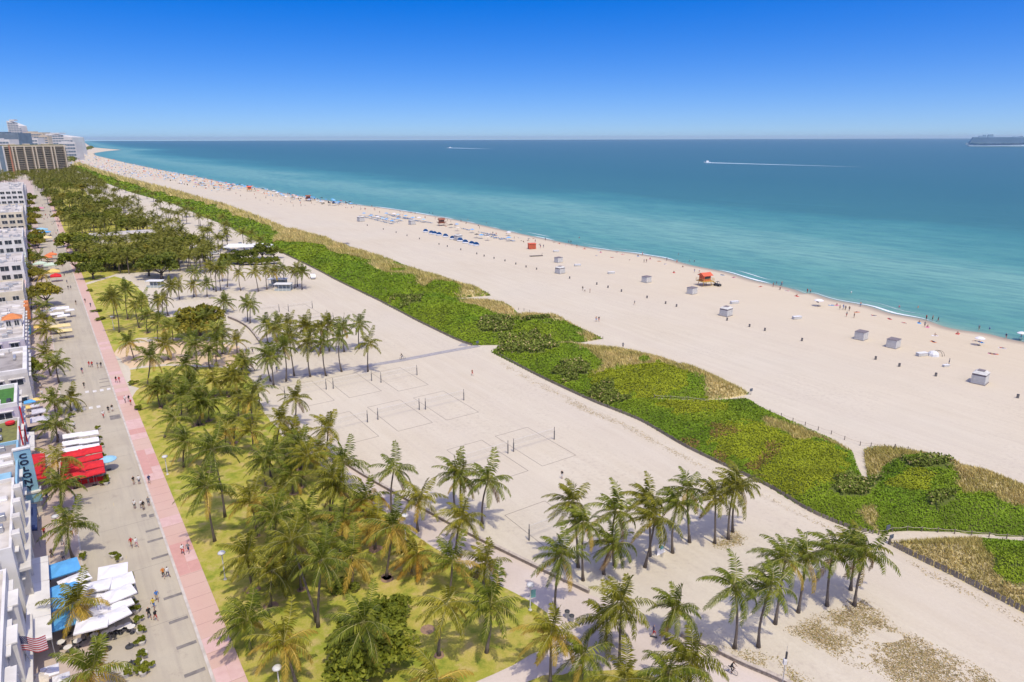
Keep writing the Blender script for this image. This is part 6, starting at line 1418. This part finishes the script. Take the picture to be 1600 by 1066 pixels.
# white marquee in the car park
a = G3(349,396); t = thing('white_marquee', 'white marquee roof in the car park among palms', 'tent', a, .1); MB().add([(0,0,3),(24,0,3),(24,9,3),(0,9,3),(2,4.5,4.4),(22,4.5,4.4)],[(0,1,5,4),(1,2,5),(2,3,4,5),(3,0,4)]).build('roof', M_SHEL, t)
for xx in (0,8,16,24):
    for yy in (0,9): MB().tube([(xx,yy,0),(xx,yy,3)], .08, 5).build('post', M_METAL, t)
# hedge round the car park
for i in range(9): tree(352+i*9.5, 414-(i-4)**2*.12, 3.2, 'd' if i % 2 else 'm', 'rounded hedge bush below the car park, %s from the left' % ORD[i], 1.6, 'hedge_bush', 'hedge bushes below the car park', 'bush')

# ---- beach huts and chests
M_HUTW = mat('hut_white', (0.58,0.565,0.52), 0.8, (0.46,0.45,0.41), 1.2); M_HUTD = mat('hut_dark_roof', (0.20,0.17,0.17), 0.8)
def hut(px, py, label, big=True, sc=1.0):
    t = thing('concession_hut', label, 'hut', at(px, py), STREET+.15, 'white concession huts', sc)
    MB().bbox(-1.5,1.5,-1.3,1.3,.12,1.86,.03).build('cabin', M_HUTW, t); MB().box(-1.62,1.62,-1.42,1.42,0,.12).build('skid_base', M_HUTD, t)
    MB().box(-1.47,1.47,-1.27,1.27,1.85,2.32).build('shutter_gap', M_HUTD, t)
    MB().add([(-1.56,-1.36,2.25),(1.56,-1.36,2.25),(1.56,1.36,2.25),(-1.56,1.36,2.25),(-.9,-.8,2.75),(.9,-.8,2.75),(.9,.8,2.75),(-.9,.8,2.75)],[(3,2,1,0),(0,1,5,4),(1,2,6,5),(2,3,7,6),(3,0,4,7),(4,5,6,7)]).build('roof', M_HUTW, t)
    MB().box(-.75,.75,-.65,.65,2.752,2.86).build('roof_vent', M_HUTD, t)
    for z in (.6,1.05,1.5): MB().box(-1.53,1.53,-1.33,1.33,z,z+.04).build('board_joint', M_HUTD if z > 9 else M_HUTW, t)
for px, py, s, lb in [(1530,598,1.15,'white shuttered hut with dark bands nearest the right edge'),(1134,493,1.15,'white shuttered hut with dark bands in the middle of the beach'),(875,427,1.15,'white shuttered hut left of the scattered chests'),(716,375.5,1.3,'small shuttered hut below the blue clamshell loungers'),(644,351,1.3,'far hut left of the reddish lifeguard tower'),(564,346,1.4,'far hut at the left end of the blue loungers')]: hut(px, py, lb, sc=s)
CUBE = (MB().bbox(-1.5,1.5,-1.3,1.3,.1,2.3,.05).mesh('body', M_HUTW), MB().bbox(-1.56,1.56,-1.36,1.36,2.3,2.42,.04).mesh('lid', M_HUTD), MB().box(-1.55,1.55,-1.35,1.35,0,.1).mesh('skid_base', M_HUTD))
for i, (px, py) in enumerate([(1345,530),(1395,542.5),(1081,459),(1010,441),(541,387),(872.5,410)]):
    t = thing('storage_cube', ['white storage cube left of its twin on the right beach','white storage cube right of its twin on the right beach','pale storage cube below the orange lifeguard tower','pale storage cube left of the orange lifeguard tower','grey-white storage cube at the edge of the middle dunes','small pale storage cube above the left shuttered hut'][i], 'storage box', at(px, py), STREET+.1, 'white storage cubes', 1.05)
    ob('body', CUBE[0], t); ob('lid', CUBE[1], t); ob('skid_base', CUBE[2], t)
CHST = (MB().bbox(-1.5,1.5,-.6,.6,.05,.85,.04).mesh('body', M_HUTW), MB().bbox(-1.55,1.55,-.65,.65,.85,.98,.04).mesh('lid', M_SHEL))
for i, (px, py) in enumerate([(1245,498.5),(1440,556),(1147.5,474.5),(955,428),(902.5,416),(869,394),(1478,573)]):
    t = thing('lounger_chest', 'low white lounger chest on the open beach, %s from the left' % ORD[sorted([1245,1440,1147.5,955,902.5,869,1478]).index(px)], 'storage box', at(px, py), .25, 'low white lounger chests', 1.0 if i != 6 else .6); ob('body', CHST[0], t); ob('lid', CHST[1], t)
# barrels (litter drums) along the beach
DRUM = (MB().lathe([(0.29,0),(0.31,.3),(0.29,.32),(0.31,.6),(0.29,.62),(0.30,.9)], 10).mesh('drum', mat('grey_drum', (0.17,0.16,0.15), .7)), MB().lathe([(0.32,.9),(0.32,.95),(0.15,1.02)], 10).mesh('lid', M_DARK))
BINS = [(1253,533),(1368,562),(1405,573),(1462,588),(1590,622),(890,435.5),(932.5,445),(950,450),(971,456),(1011,466),(1040,475),(1057,479.5),(1136,501),(1171,511),(1195,517),(686,382.5),(699,386),(720,391),(745,397.5),(756.5,401),(772,404.5),(789,408.5),(806,413.5),(822,418),(838.5,421.5),(636,369),(655.5,374),(619,364),(599,359),(574,353)]
BIN_SORT = sorted(BINS)
for i, (px, py) in enumerate(BINS):
    k = BIN_SORT.index((px, py)); t = thing('litter_drum', 'dark litter drum in the long beach row, %s from the %s' % (ORD[k] if k < 15 else ORD[len(BINS)-1-k], 'left' if k < 15 else 'right'), 'bin', at(px, py), 0, 'litter drums along the beach', 0.95); ob('drum', DRUM[0], t); ob('lid', DRUM[1], t)
# lifeguard towers
M_LGR = mat('lifeguard_orange_red', (0.68,0.13,0.05), 0.6, (0.58,0.10,0.04), 1.0); M_LGY = mat('lifeguard_mustard', (0.55,0.36,0.08), 0.7); M_LGD = mat('lifeguard_brown', (0.26,0.09,0.05), 0.7)
def lifeguard(px, py, label, main, legs, sc=1.0, rz=0.4):
    t = thing('lifeguard_tower', label, 'lifeguard tower', at(px, py), rz, 'lifeguard towers', sc)
    for sx in (-1.5,1.5):
        for sy in (-1.3,1.3): MB().tube([(sx*1.25,sy*1.2,0),(sx,sy,1.6)], .11, 6).build('leg', legs, t)
    MB().bbox(-2.4,2.4,-2.2,2.2,1.6,1.78,.03).build('deck', legs, t)
    MB().bbox(-1.5,1.5,-1.2,1.5,1.78,3.7,.05).build('cabin', main, t); MB().box(-1.1,1.1,-1.24,-1.2,2.5,3.4).build('window', M_GLASS, t)
    MB().add([(-2.1,-1.9,3.7),(2.1,-1.9,3.7),(2.1,2.0,3.7),(-2.1,2.0,3.7),(-2.1,0,4.7),(2.1,0,4.7)],[(3,2,1,0),(0,1,5,4),(2,3,4,5),(1,2,5),(3,0,4)]).build('roof', main, t)
    rl = MB(); 
    for z in (2.25,2.7): rl.tube([(-2.35,-2.15,z),(2.35,-2.15,z),(2.35,2.15,z)], .05, 4).tube([(-2.35,-2.15,z),(-2.35,2.15,z)], .05, 4)
    for q in ((-2.35,-2.15),(0,-2.15),(2.35,-2.15),(2.35,2.15),(-2.35,2.15)): rl.tube([(q[0],q[1],1.78),(q[0],q[1],2.75)], .05, 4)
    rl.build('railing', legs, t)
    MB().add([(2.4,-.7,1.7),(2.4,.7,1.7),(5.6,.7,.05),(5.6,-.7,.05),(2.4,-.7,1.55),(2.4,.7,1.55),(5.6,.7,0),(5.6,-.7,0)],[(0,3,2,1),(0,4,7,3),(1,2,6,5),(4,5,6,7)]).build('ramp', legs, t)
    return t
lifeguard(1101,446,'bright orange-red lifeguard tower with mustard ramp near the water', M_LGR, M_LGY, 1.15); lifeguard(690,352.5,'brown-red lifeguard tower between the two lounger fields', M_LGD, M_LGD, 1.1); lifeguard(390,299,'far orange lifeguard tower beside the crowded beach', M_LGR, M_LGY, 1.3); lifeguard(482,314,'small far dark red lifeguard tower near the waterline', M_LGD, M_LGD, 1.2)
t = thing('orange_cabin', 'plain orange-red slatted cabin alone on the beach', 'hut', at(831,389), .3); MB().bbox(-1.9,1.9,-1.5,1.5,.15,2.9,.08).build('body', M_LGR, t); MB().bbox(-2.1,2.1,-1.7,1.7,2.9,3.1,.05).build('roof', M_LGR, t)
for i in range(4): MB().box(-1.3+i*.8,-1.0+i*.8,-1.54,-1.5,.3,2.7).build('slat', M_LGD, t)
t = thing('sand_platform', 'flat grey-brown platform lying below the orange cabin', 'platform', at(838,400.5), .3); MB().bbox(-3.4,3.4,-.9,.9,.1,.4,.03).build('deck', M_POST, t); MB().tube([(3.2,.5,.4),(3.4,.6,1.3)], .08, 5).build('post', M_DARK, t)
# beach buggy beside the orange tower
t = thing('beach_buggy', 'black beach buggy parked beside the orange-red lifeguard tower', 'buggy', at(1121,447), .6); MB().bbox(-.7,.7,-1.4,1.4,.4,.95,.08).build('body', M_DARK, t); MB().tube([(-.65,-.6,.9),(-.6,-.3,1.75),(.6,-.3,1.75),(.65,-.6,.9)], .05, 5).tube([(-.65,.8,.9),(-.6,.5,1.75),(.6,.5,1.75),(.65,.8,.9)], .05, 5).build('roll_cage', M_DARK, t); MB().bbox(-.62,.62,-.35,.55,1.75,1.82,.02).build('roof', M_DARK, t)
for sx in (-.75,.75):
    for sy in (-1,1): ob('wheel', MB().tube([(-.12,0,0),(.12,0,0)], .34, 9).mesh('wheel', M_TYRE), t, (sx,sy,.34))
t = thing('white_dome_tent', 'small white and grey dome shelter beside a white chest on the right beach', 'tent', at(1458,556), .3); n = 10
dm = MB(); dm.lathe([(1.5,0),(1.35,.7),(.9,1.2),(.3,1.42)], 10); dm.build('dome', M_SHEL, t); MB().tube([(1.6+math.cos(a)*.0,math.cos(a)*1.5,math.sin(a)*1.4) for a in [i*math.pi/8 for i in range(9)]], .06, 5).build('hoop', M_DARK, t); MB().tube([(2.6,math.cos(a)*1.3,math.sin(a)*1.2) for a in [i*math.pi/8 for i in range(9)]], .06, 5).build('hoop', M_POST, t)
# ---- blue clamshell loungers and lounger rows
M_LBLUE = mat('lounger_blue', (0.07,0.24,0.50), 0.85); M_LWH = mat('lounger_white', (0.70,0.71,0.72), 0.8)
def clam_meshes():
    hood = MB(); n, k = 8, 5
    for i in range(n+1):
        for j in range(k+1):
            a = math.pi*i/n; b = math.pi/2*j/k; r = 1.5; hood.v.append((r*math.cos(a), r*math.sin(a)*math.cos(b)*.95, r*math.sin(a)*math.sin(b)*1.0+.3))
    for i in range(n):
        for j in range(k): q = i*(k+1)+j; hood.f.append((q,q+k+1,q+k+2,q+1)); hood.m.append(0)
    pad = MB().lathe([(1.5,.1),(1.55,.35),(1.4,.45)], 14)
    return hood.mesh('hood', M_LBLUE), pad.mesh('mattress', M_LWH)
CL = clam_meshes(); CLP = [(665,363),(674,365.5),(679,366.5),(686,368),(696,370.5),(707,374),(719,377),(727,380),(737,382.5),(744,384)]
for i, (px, py) in enumerate(CLP):
    t = thing('clamshell_lounger', 'blue hooded round lounger below the lifeguard tower, %s from the left' % ORD[i], 'lounger', at(px, py), -0.35, 'blue hooded round loungers', 1.2); ob('hood', CL[0], t); ob('mattress', CL[1], t)
LG = (MB().bbox(-.34,.34,-1.0,.35,.28,.36,.02).add([(-.34,.35,.28),(.34,.35,.28),(.34,.95,.72),(-.34,.95,.72),(-.34,.35,.38),(.34,.35,.38),(.34,.95,.80),(-.34,.95,.80)],[(0,3,2,1),(4,5,6,7),(0,1,5,4),(2,3,7,6)]).mesh('mattress', M_LBLUE), MB().box(-.36,.36,-1.0,-.92,0,.28).box(-.36,.36,.3,.38,0,.28).mesh('frame', M_LWH))
LGW = LG[0].copy(); LGW.materials[0] = M_LWH
def lounger_row(pxa, pxb, n, label, group):
    a, b = G3(*pxa), G3(*pxb); rn = random.Random(int(pxa[0])); k = 0; n = min(n, int((b-a).length/1.7)+1)
    for i in range(n):
        if rn.random() < 0.22: continue
        p = a.lerp(b, i/(n-1)) + Vector((rn.uniform(-.4,.4), rn.uniform(-1.2,1.2), 0)); t = thing('sun_lounger', label % ORD[k], 'sun lounger', p, 2.2+rn.uniform(-.15,.15), group, 1.1); ob('mattress', LG[0] if rn.random() < .7 else LGW, t); ob('frame', LG[1], t); k += 1
lounger_row((723,357.5),(734,360.5),10,'blue sun lounger in the short upper row right of the tower, %s from the left','blue sun loungers near the water')
lounger_row((750,363),(774,369),16,'blue sun lounger in the long row near the water, %s from the left','blue sun loungers near the water')
lounger_row((755,367.5),(783,374.5),16,'blue sun lounger in the second row near the water, %s from the left','blue sun loungers near the water')
lounger_row((786,373),(802,377.5),9,'blue sun lounger in the right end row near the water, %s from the left','blue sun loungers near the water')
for r, (a_, b_) in enumerate([((566,339),(610,350)),((574,338),(622,349)),((580,336),(628,346)),((604,335),(648,344)),((610,337.5),(655,346.5)),((628,341),(674,349))]):
    lounger_row(a_, b_, 20, 'blue sun lounger in the left field, row '+['nearest the dunes','second from the dunes','third from the dunes','nearest the water','second from the water','at the right end'][r]+', %s from left', 'blue sun loungers of the left field')
# ---- beachgoers
Z2 = lambda x, y: (1200+x/4, 400+y/4)
Z1 = lambda x, y: (850+x/4, 360+y/4)
STAND = [Z2(*q) for q in [(33,190),(75,212),(85,185),(245,232),(263,235),(448,335),(470,335),(483,340),(507,345),(490,380),(537,388),(577,318),(988,402),(1027,404),(1062,412),(978,445),(1317,466),(1485,518),(1580,518),(1130,678)]] + \
        [Z1(*q) for q in [(155,80),(168,82),(205,108),(615,158),(767,192),(625,202),(640,202),(830,206),(940,264),(970,266),(1432,354),(1452,344),(1485,346),(1475,374),(242,376),(255,386),(287,390),(565,468),(326,570),(343,570),(493,738)]]
LIE = [Z2(*q) for q in [(180,252),(310,290),(395,309),(430,309),(555,352),(660,374),(760,394),(945,420),(1185,487),(1465,577),(1400,612),(1415,614),(1300,534),(1330,540),(850,420),(997,446),(1043,499),(1033,537)]] + \
      [Z1(*q) for q in [(95,85),(137,93),(253,117),(347,124),(355,139),(328,159),(455,139),(492,150),(587,162),(663,180),(535,186),(720,194),(425,170),(812,265),(757,212),(867,232),(1115,280),(1185,295),(1353,352),(1520,379)]]
SWIM = [Z2(*q) for q in [(820,322),(938,324),(1385,458)]] + [Z1(*q) for q in [(910,195),(940,195)]] + [(905,372),(760,349),(731,344),(671,333),(676,334),(814,360),(1060,398),(1330,458)]
def shore_words(px):
    return 'right of the white dome shelter' if px > 1470 else 'above the two white storage cubes' if px > 1320 else 'between the orange tower and the storage cubes' if px > 1130 else 'near the orange-red lifeguard tower' if px > 1040 else 'left of the orange-red lifeguard tower' if px > 930 else 'above the left shuttered hut'
def make_beach_people(lst, pose, what, group):
    b = {}
    for p in lst: b.setdefault(shore_words(p[0]), []).append(p)
    for wd, ps in b.items():
        ps.sort()
        for i, (px, py) in enumerate(ps):
            k = int(px*7+py*3); z = -0.9 if pose == 'swim' else 0.0
            tops = ['black','navy','white','red','grey','blue','pink']; person(at(px, py, 0) if pose != 'swim' else (*G(px, py), -0.95), 'stand' if pose == 'swim' else (('walk' if k % 2 else 'stand') if pose == 'stand' else ('lie' if k % 3 else 'sit')), k*1.3, tops[k % 7] if k % 3 else M_SKIN[k % 4], ['black','navy','red','blue','tan'][k % 5], '%s %s, %s from left' % (what, wd.replace('orange-red lifeguard','orange').replace('two white ',''), ORD[i]), group, seed=k, sc=1.08)
make_beach_people(STAND, 'stand', 'upright beachgoer', 'upright beachgoers'); make_beach_people(LIE, 'lie', 'beachgoer resting on the sand', 'resting beachgoers'); make_beach_people(SWIM, 'swim', 'bather in the water', 'bathers')
TW = MB().box(-.5,.5,-.95,.95,.01,.05).mesh('beach_towel', M_CANV['orange'])
for i, (px, py) in enumerate(sorted(LIE)):
    o = ob('beach_towel', TW, None, at(px, py), int(px*7+py*3)*1.3); o.material_slots[0].link = 'OBJECT'; o.material_slots[0].material = M_CANV[['orange','white','red','cream','blue','pink'][i % 6]]
    tag(o, '%s beach towel under a resting beachgoer, %s %s' % (['orange','white','red','cream','blue','pink'][i % 6], ORD[i] if i < 19 else ORD[len(LIE)-1-i], 'from the left' if i < 19 else 'from the right'), 'towel', 'towels under resting beachgoers')
rnd = random.Random(8)
# crowd up the beach: small figures, parasols and towels along the waterline
def along(px0, px1, off0, off1):
    px = rnd.uniform(px0, px1)
    for a, b in zip(SHORE_PX[:-1], SHORE_PX[1:]):
        if b[0] <= px <= a[0]:
            f = (px-b[0])/(a[0]-b[0]+1e-9); py = b[1]+f*(a[1]-b[1]); w = G(px, py); o = rnd.uniform(off0, off1); return (w[0]-SD[0]*o, w[1]-SD[1]*o)
    return None
for i in range(70):
    w = along(560, 900, 2, 26)
    if w: person((w[0], w[1], 0), rnd.choice(['stand','walk','lie','sit']), rnd.uniform(0,6), rnd.choice(['black','navy','red','white']), rnd.choice(['black','navy','red']), 'tiny beachgoer along the middle waterline above the lounger fields', 'tiny beachgoers on the middle beach', seed=900+i, sc=1.1)
for i in range(120):
    w = along(205, 560, 3, 60)
    if w: person((w[0], w[1], 0), rnd.choice(['stand','walk','lie']), rnd.uniform(0,6), rnd.choice(['black','navy','red','white']), rnd.choice(['black','navy','red']), 'tiny beachgoer on the far crowded beach', 'tiny beachgoers on the far beach', seed=1900+i, sc=1.25)
PM = {}
def small_parasol(colr):
    if colr not in PM:
        n = 8; c = MB(); r = 1.5; c.add([(0,0,2.5)]+[(r*math.cos(i*2*math.pi/n), r*math.sin(i*2*math.pi/n), 2.0) for i in range(n)], [(0,1+i,1+(i+1) % n) for i in range(n)], 0); c.tube([(0,0,0),(0,0,2.4)], .04, 4, 1); PM[colr] = c.mesh('beach_parasol', [M_CANV[colr], M_METAL])
    return PM[colr]
NP = 0
for i, (px, py) in enumerate(sorted([(569,338),(580,341.5),(590,343.5),(598,346),(604,347.5),(613,350),(622,340),(634,342),(645,345),(655,345),(662,348),(622,346.5),(604,338),(616,338.5)])):
    o = ob('beach_parasol', small_parasol(['blue','blue','white','light blue','blue'][i % 5]), None, at(px, py), 0, 1.15); tag(o, 'small %s parasol in the left lounger field, %s from the left' % (['blue','blue','white','light blue','blue'][i % 5], ORD[i]), 'umbrella', 'parasols of the left lounger field')
for i, (px, py) in enumerate(sorted([(705,356),(714,355.5),(738,364),(752,373),(762,376),(795,377),(715,361),(745,372)])):
    o = ob('beach_parasol', small_parasol(['black','blue','cream','blue'][i % 4]), None, at(px, py), 0, 1.1); tag(o, 'small %s parasol among the loungers near the water, %s from the left' % (['dark','blue','cream','blue'][i % 4], ORD[i]), 'umbrella', 'parasols of the right lounger rows')
for lo, hi, n, o0, o1, word in [(205,330,105,6,95,'on the far crowded beach'),(330,420,45,4,45,'beside the far orange lifeguard tower'),(420,560,22,3,25,'along the far waterline before the lounger fields')]:
    for i in range(n):
        w = along(lo, hi, o0, o1)
        if not w: continue
        colr = rnd.choice(['blue','blue','light blue','white','black','red','black','cream','blue','orange']); o = ob('beach_parasol', small_parasol(colr), None, (w[0], w[1], 0), 0, rnd.uniform(.9,1.4))
        tag(o, 'tiny %s beach parasol %s' % (colr, word), 'umbrella', 'tiny %s parasols %s' % (colr, word))
for lo, hi, n in [(151,205,60)]:
    for i in range(n):
        w = along(lo, hi, 10, 190)
        if w: o = ob('beach_parasol', small_parasol(rnd.choice(['blue','orange','black','cream'])), None, (w[0], w[1], 0), 0, 2.0); tag(o, 'speck of a parasol or cabana at the far end of the beach', 'umbrella', 'specks at the far end of the beach')
def far_crowd():
    mb = MB(); rn = random.Random(55); cols = ['blue','light blue','white','cream','black','orange','blue']
    global rnd; keep = rnd; rnd = rn
    for lo, hi, n, o0, o1 in [(152,205,260,8,200),(205,300,330,5,120),(300,420,150,3,60),(420,560,70,2,24)]:
        for i in range(n):
            w = along(lo, hi, o0, o1)
            if not w: continue
            m = rn.randrange(7); s = rn.uniform(.6,1.5); h = rn.uniform(.5,1.9); x, y = w
            if rn.random() < .45: mb.add([(x-s*1.3,y-s*1.3,h+.4),(x+s*1.3,y-s*1.3,h+.4),(x+s*1.3,y+s*1.3,h+.4),(x-s*1.3,y+s*1.3,h+.4),(x,y,h+1.1)], [(0,1,4),(1,2,4),(2,3,4),(3,0,4)], m)
            else: mb.box(x-.3*s,x+.3*s,y-.3*s,y+.3*s,0,h,rn.choice((4,4,0,2,5)))
    rnd = keep
    tag(mb.build('beach_crowd', [M_CANV[c] for c in cols]), 'dense specks of bathers and shades on the farthest beach', 'crowd', kind='stuff')
far_crowd()
parasol(1532,527,1.3,'white','round white parasol near the water left of the right edge'); parasol(1280,468,1.6,'white','white canopy parasol at the waterline between tower and cubes'); parasol(1597,519,1.2,'white','white parasol at the right picture edge by the water'); parasol(795,362,1.6,'white','white parasol at the waterline right of the lounger rows')
x, y = G(1034,866); t = thing('fabric_sail', 'small white and teal fabric sail lying on sand under the palm row', 'sail', (x, y, 0), .5); MB().add([(-.9,0,0),(.9,.2,0),(.5,.5,1.3),(-.5,.4,1.5),(-.2,.6,.9)],[(0,1,4),(1,2,4),(2,3,4),(3,0,4)]).build('sail', M_CANV['white'], t); MB().add([(-.1,.25,.62),(.62,.32,.62),(.42,.42,1.12),(-.08,.38,1.12)],[(0,1,2,3)]).build('panel', M_TEAL, t)
# dune path signs
for i, (px, py, lb) in enumerate([(1386,835,'small dark notice board at the mouth of the right-hand beach path'),(1391,850,'short dark post with sign at the corner of the lower dune fence'),(1173,617,'grey box at the pointed seaward tip of the dune'),(746,541,'grey gate frame where the boardwalk meets the dune')]):
    t = thing('path_sign', lb, 'sign', at(px, py), .4); MB().tube([(0,0,0),(0,0,1.5)], .05, 5).build('post', M_POST, t); MB().bbox(-.4,.4,-.05,.03,.9,1.6,.02).build('board', mat('sign_board', (0.10,0.12,0.15), .7), t)

# ---- dry grass on the sand
def dry_patch(outline, dens, label, seed, green=0.15, hole=None):
    poly = [G(*p) for p in outline]; P = np.array(poly); x0, y0 = P.min(0); x1, y1 = P.max(0); rs = np.random.RandomState(seed)
    n = int((x1-x0)*(y1-y0)*dens); x = rs.uniform(x0,x1,n); y = rs.uniform(y0,y1,n)
    e = dist_poly(x, y, poly, True); nz = vnoise(x, y, 5.0, seed)*.40 + vnoise(x, y, 1.5, seed+3)*.35 + vnoise(x, y, .4, seed+1)*.25
    pr = np.clip((nz - 0.27)/0.27, 0, 1)**1.3*np.clip(e/1.8, 0.15, 1.0); keep = in_poly(x, y, poly) & (rs.rand(n) < pr)
    if hole:
        for cx, cy, rx, ry in hole:
            px, py = proj(x, y); keep &= ~(((px-cx)/rx)**2 + ((py-cy)/ry)**2 < 1)
    x, y = x[keep], y[keep]; m = len(x); az = rs.uniform(0, 6.28, m); s = rs.uniform(.05,.13,m); h = rs.uniform(.02,.12,m)
    V = np.empty((m,3,3)); V[:,0] = np.stack([x-np.cos(az)*s, y-np.sin(az)*s, 0*x+.01],1); V[:,1] = np.stack([x+np.cos(az)*s, y+np.sin(az)*s, 0*x+.01],1); V[:,2] = np.stack([x+rs.randn(m)*.09-.03, y+rs.randn(m)*.09, h],1)
    c = np.array([[0.47,0.36,0.175]])*rs.uniform(.6,1.25,(m,1)); g = rs.rand(m) < green; c[g] = np.array([[0.25,0.23,0.06]])*rs.uniform(.7,1.2,(g.sum(),1))
    me = bpy.data.meshes.new('dry_grass'); me.from_pydata(V.reshape(-1,3).tolist(), [], np.arange(m*3).reshape(-1,3).tolist())
    ca = me.color_attributes.new('Col','FLOAT_COLOR','CORNER'); ca.data.foreach_set('color', np.repeat(np.concatenate([c,np.ones((m,1))],1),3,axis=0).ravel()); me.materials.append(M_DUNE); me.update()
    tag(ob('dry_beach_grass', me), label, 'grass', kind='stuff')
dry_patch([(1222,985),(1252,968),(1288,950),(1345,930),(1378,950),(1400,975),(1450,1000),(1530,1040),(1600,1090),(1600,1150),(1450,1100),(1380,1060),(1320,1038),(1260,1005)], 150, 'dry brown creeping grass below the seven windswept palms', 3, hole=[(1385,996,28,9)])
dry_patch([(1128,1008),(1160,1010),(1210,1022),(1262,1052),(1310,1090),(1380,1150),(1310,1130),(1222,1064),(1162,1038)], 130, 'dry grass strip beside the coral wall at the bottom', 4, .25)
dry_patch([(1108,850),(1126,838),(1146,828),(1163,832),(1169,843),(1160,853),(1136,861),(1116,858)], 150, 'round dry grass patch under the end of the palm row', 5, .2)
dry_patch([(768,556),(810,578),(860,604),(930,640),(990,665),(1080,714),(1190,768),(1250,800),(1320,832),(1300,832),(1180,774),(1060,716),(970,668),(900,640),(850,612),(790,578)], 40, 'sparse straw along the foot of the dune fence', 6, .05)
dry_patch([(1392,858),(1440,884),(1500,912),(1600,966),(1660,1000),(1640,1004),(1590,976),(1500,928),(1440,896)], 60, 'sparse straw below the lower right dune fence', 7, .1)

# ================================================================== BOATS AND SHIP
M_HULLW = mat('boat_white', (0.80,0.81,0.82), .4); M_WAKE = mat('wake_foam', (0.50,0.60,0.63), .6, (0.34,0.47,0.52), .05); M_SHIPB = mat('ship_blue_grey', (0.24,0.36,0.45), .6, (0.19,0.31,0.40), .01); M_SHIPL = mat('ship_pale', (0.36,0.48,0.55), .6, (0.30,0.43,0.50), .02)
def boat(px, py, L, label, wake_px, sc=1.0):
    p = at(px, py, 0); t = thing('motor_boat', label, 'boat', p, 0.05, None, sc)
    MB().add([(-L/2,0,.5),(-L*.25,-L*.14,1.3),(L/2,-L*.14,1.1),(L/2,L*.14,1.1),(-L*.25,L*.14,1.3),(-L/2,0,1.5),(-L*.2,-L*.08,-.3),(L/2,-L*.1,-.3),(L/2,L*.1,-.3),(-L*.2,L*.08,-.3)],[(5,1,4),(1,2,3,4),(0,6,1,5),(6,7,2,1),(7,8,3,2),(8,9,4,3),(9,0,5,4),(0,9,8,7,6)]).build('hull', M_HULLW, t)
    MB().bbox(-L*.15,L*.2,-L*.09,L*.09,1.2,3.0,.4).build('cabin', M_HULLW, t); MB().tube([(0,0,3),(0.3,0,4.4)], .1, 4).build('mast', M_METAL, t)
    a, b = Vector(p), G3(*wake_px); d = (b-a); n = Vector((-d.y, d.x, 0)).normalized(); w = MB(); k = 24; WK = 26.0 if px > 900 else 60.0; rn = random.Random(int(px))
    for i in range(k):
        u0, u1 = i/k, (i+1)/k; h0, h1 = WK*max(.05, .75-.72*u0), WK*max(.05, .75-.72*u1)
        q = [a+d*u0-n*h0, a+d*u1-n*h1, a+d*u1+n*h1, a+d*u0+n*h0]; w.add([(v.x,v.y,.03) for v in q], [(0,1,2,3)])
    o = w.build('boat_wake', M_WAKE); tag(o, 'pale foam wake trailing right from the '+('nearer' if px > 900 else 'farther')+' motor boat', 'wake', kind='stuff')
boat(1105,254.3,11,'nearer white motor boat speeding left on open water',(1350,261.2),1.5); boat(703,231.3,22,'farther white motor boat near the horizon',(770,233),1.6)
a = G3(1508,228.4); b = G3(1606,228.6); d = b-a; L = d.length; t = thing('cruise_ship', 'hazy blue-grey cruise ship on the horizon at the right edge', 'ship', (a.x, a.y, 0), math.atan2(d.y, d.x), None, (1, 1, 1.35)); u = L/96
hull = [(0,2.1),(3,1.2),(6,0),(92,0),(96,3.2),(96,4.2),(0.2,4.2)]
MB().add([(x*u,-4*u if 4 < x < 95 else -1*u,z*u) for x,z in hull]+[(x*u,4*u if 4 < x < 95 else 1*u,z*u) for x,z in hull],[tuple(range(7)),tuple(range(13,6,-1))]+[(i,7+i,7+(i+1)%7,(i+1)%7) for i in range(7)]).build('hull', M_SHIPL, t)
for i in range(6): MB().box((5+i*.8)*u,(91-i*.3)*u,-3.6*u,3.6*u,(4.2+i*1.25)*u,(5.1+i*1.25)*u).box((6+i*.8)*u,(90-i*.3)*u,-3.3*u,3.3*u,(5.1+i*1.25)*u,(5.45+i*1.25)*u).build('deck', M_SHIPB, t)
for x0,x1,z0,z1 in ((18,24,11.5,13.4),(24,30,11.5,14.6),(31.5,41,11.5,15.0),(41,45,11.5,12.6),(70,86,11.5,12.8),(80,88,12.6,13.4)): MB().add([(x0*u,-2.4*u,z0*u),(x1*u,-2.4*u,z0*u),(x1*u,2.4*u,z0*u),(x0*u,2.4*u,z0*u),((x0+1)*u,-1.8*u,z1*u),((x1-.6)*u,-1.8*u,z1*u),((x1-.6)*u,1.8*u,z1*u),((x0+1)*u,1.8*u,z1*u)],[(3,2,1,0),(4,5,6,7),(0,1,5,4),(1,2,6,5),(2,3,7,6),(3,0,4,7)]).build('superstructure', M_SHIPB, t)
for i in range(16): MB().bbox((14+i*4.6)*u,(17+i*4.6)*u,-4.25*u,-4.0*u,3.3*u,4.1*u,.05*u).build('lifeboat', M_SHIPL if i % 3 else M_SHIPB, t)

# ================================================================== AIR
hz = MB().box(-90000, 90000, -40000, 90000, -3.0, 260.0).mesh('haze', [])
mh = bpy.data.materials.new('haze_air'); mh.use_nodes = True; mh.node_tree.nodes.clear()
vo = mh.node_tree.nodes.new('ShaderNodeVolumePrincipled'); vo.inputs['Color'].default_value = (0.76,0.93,1.0,1); vo.inputs['Density'].default_value = 1.4e-5; vo.inputs['Anisotropy'].default_value = 0.2
mo = mh.node_tree.nodes.new('ShaderNodeOutputMaterial'); mh.node_tree.links.new(vo.outputs[0], mo.inputs['Volume'])
hz.materials.append(mh); tag(ob('haze', hz), kind='stuff')
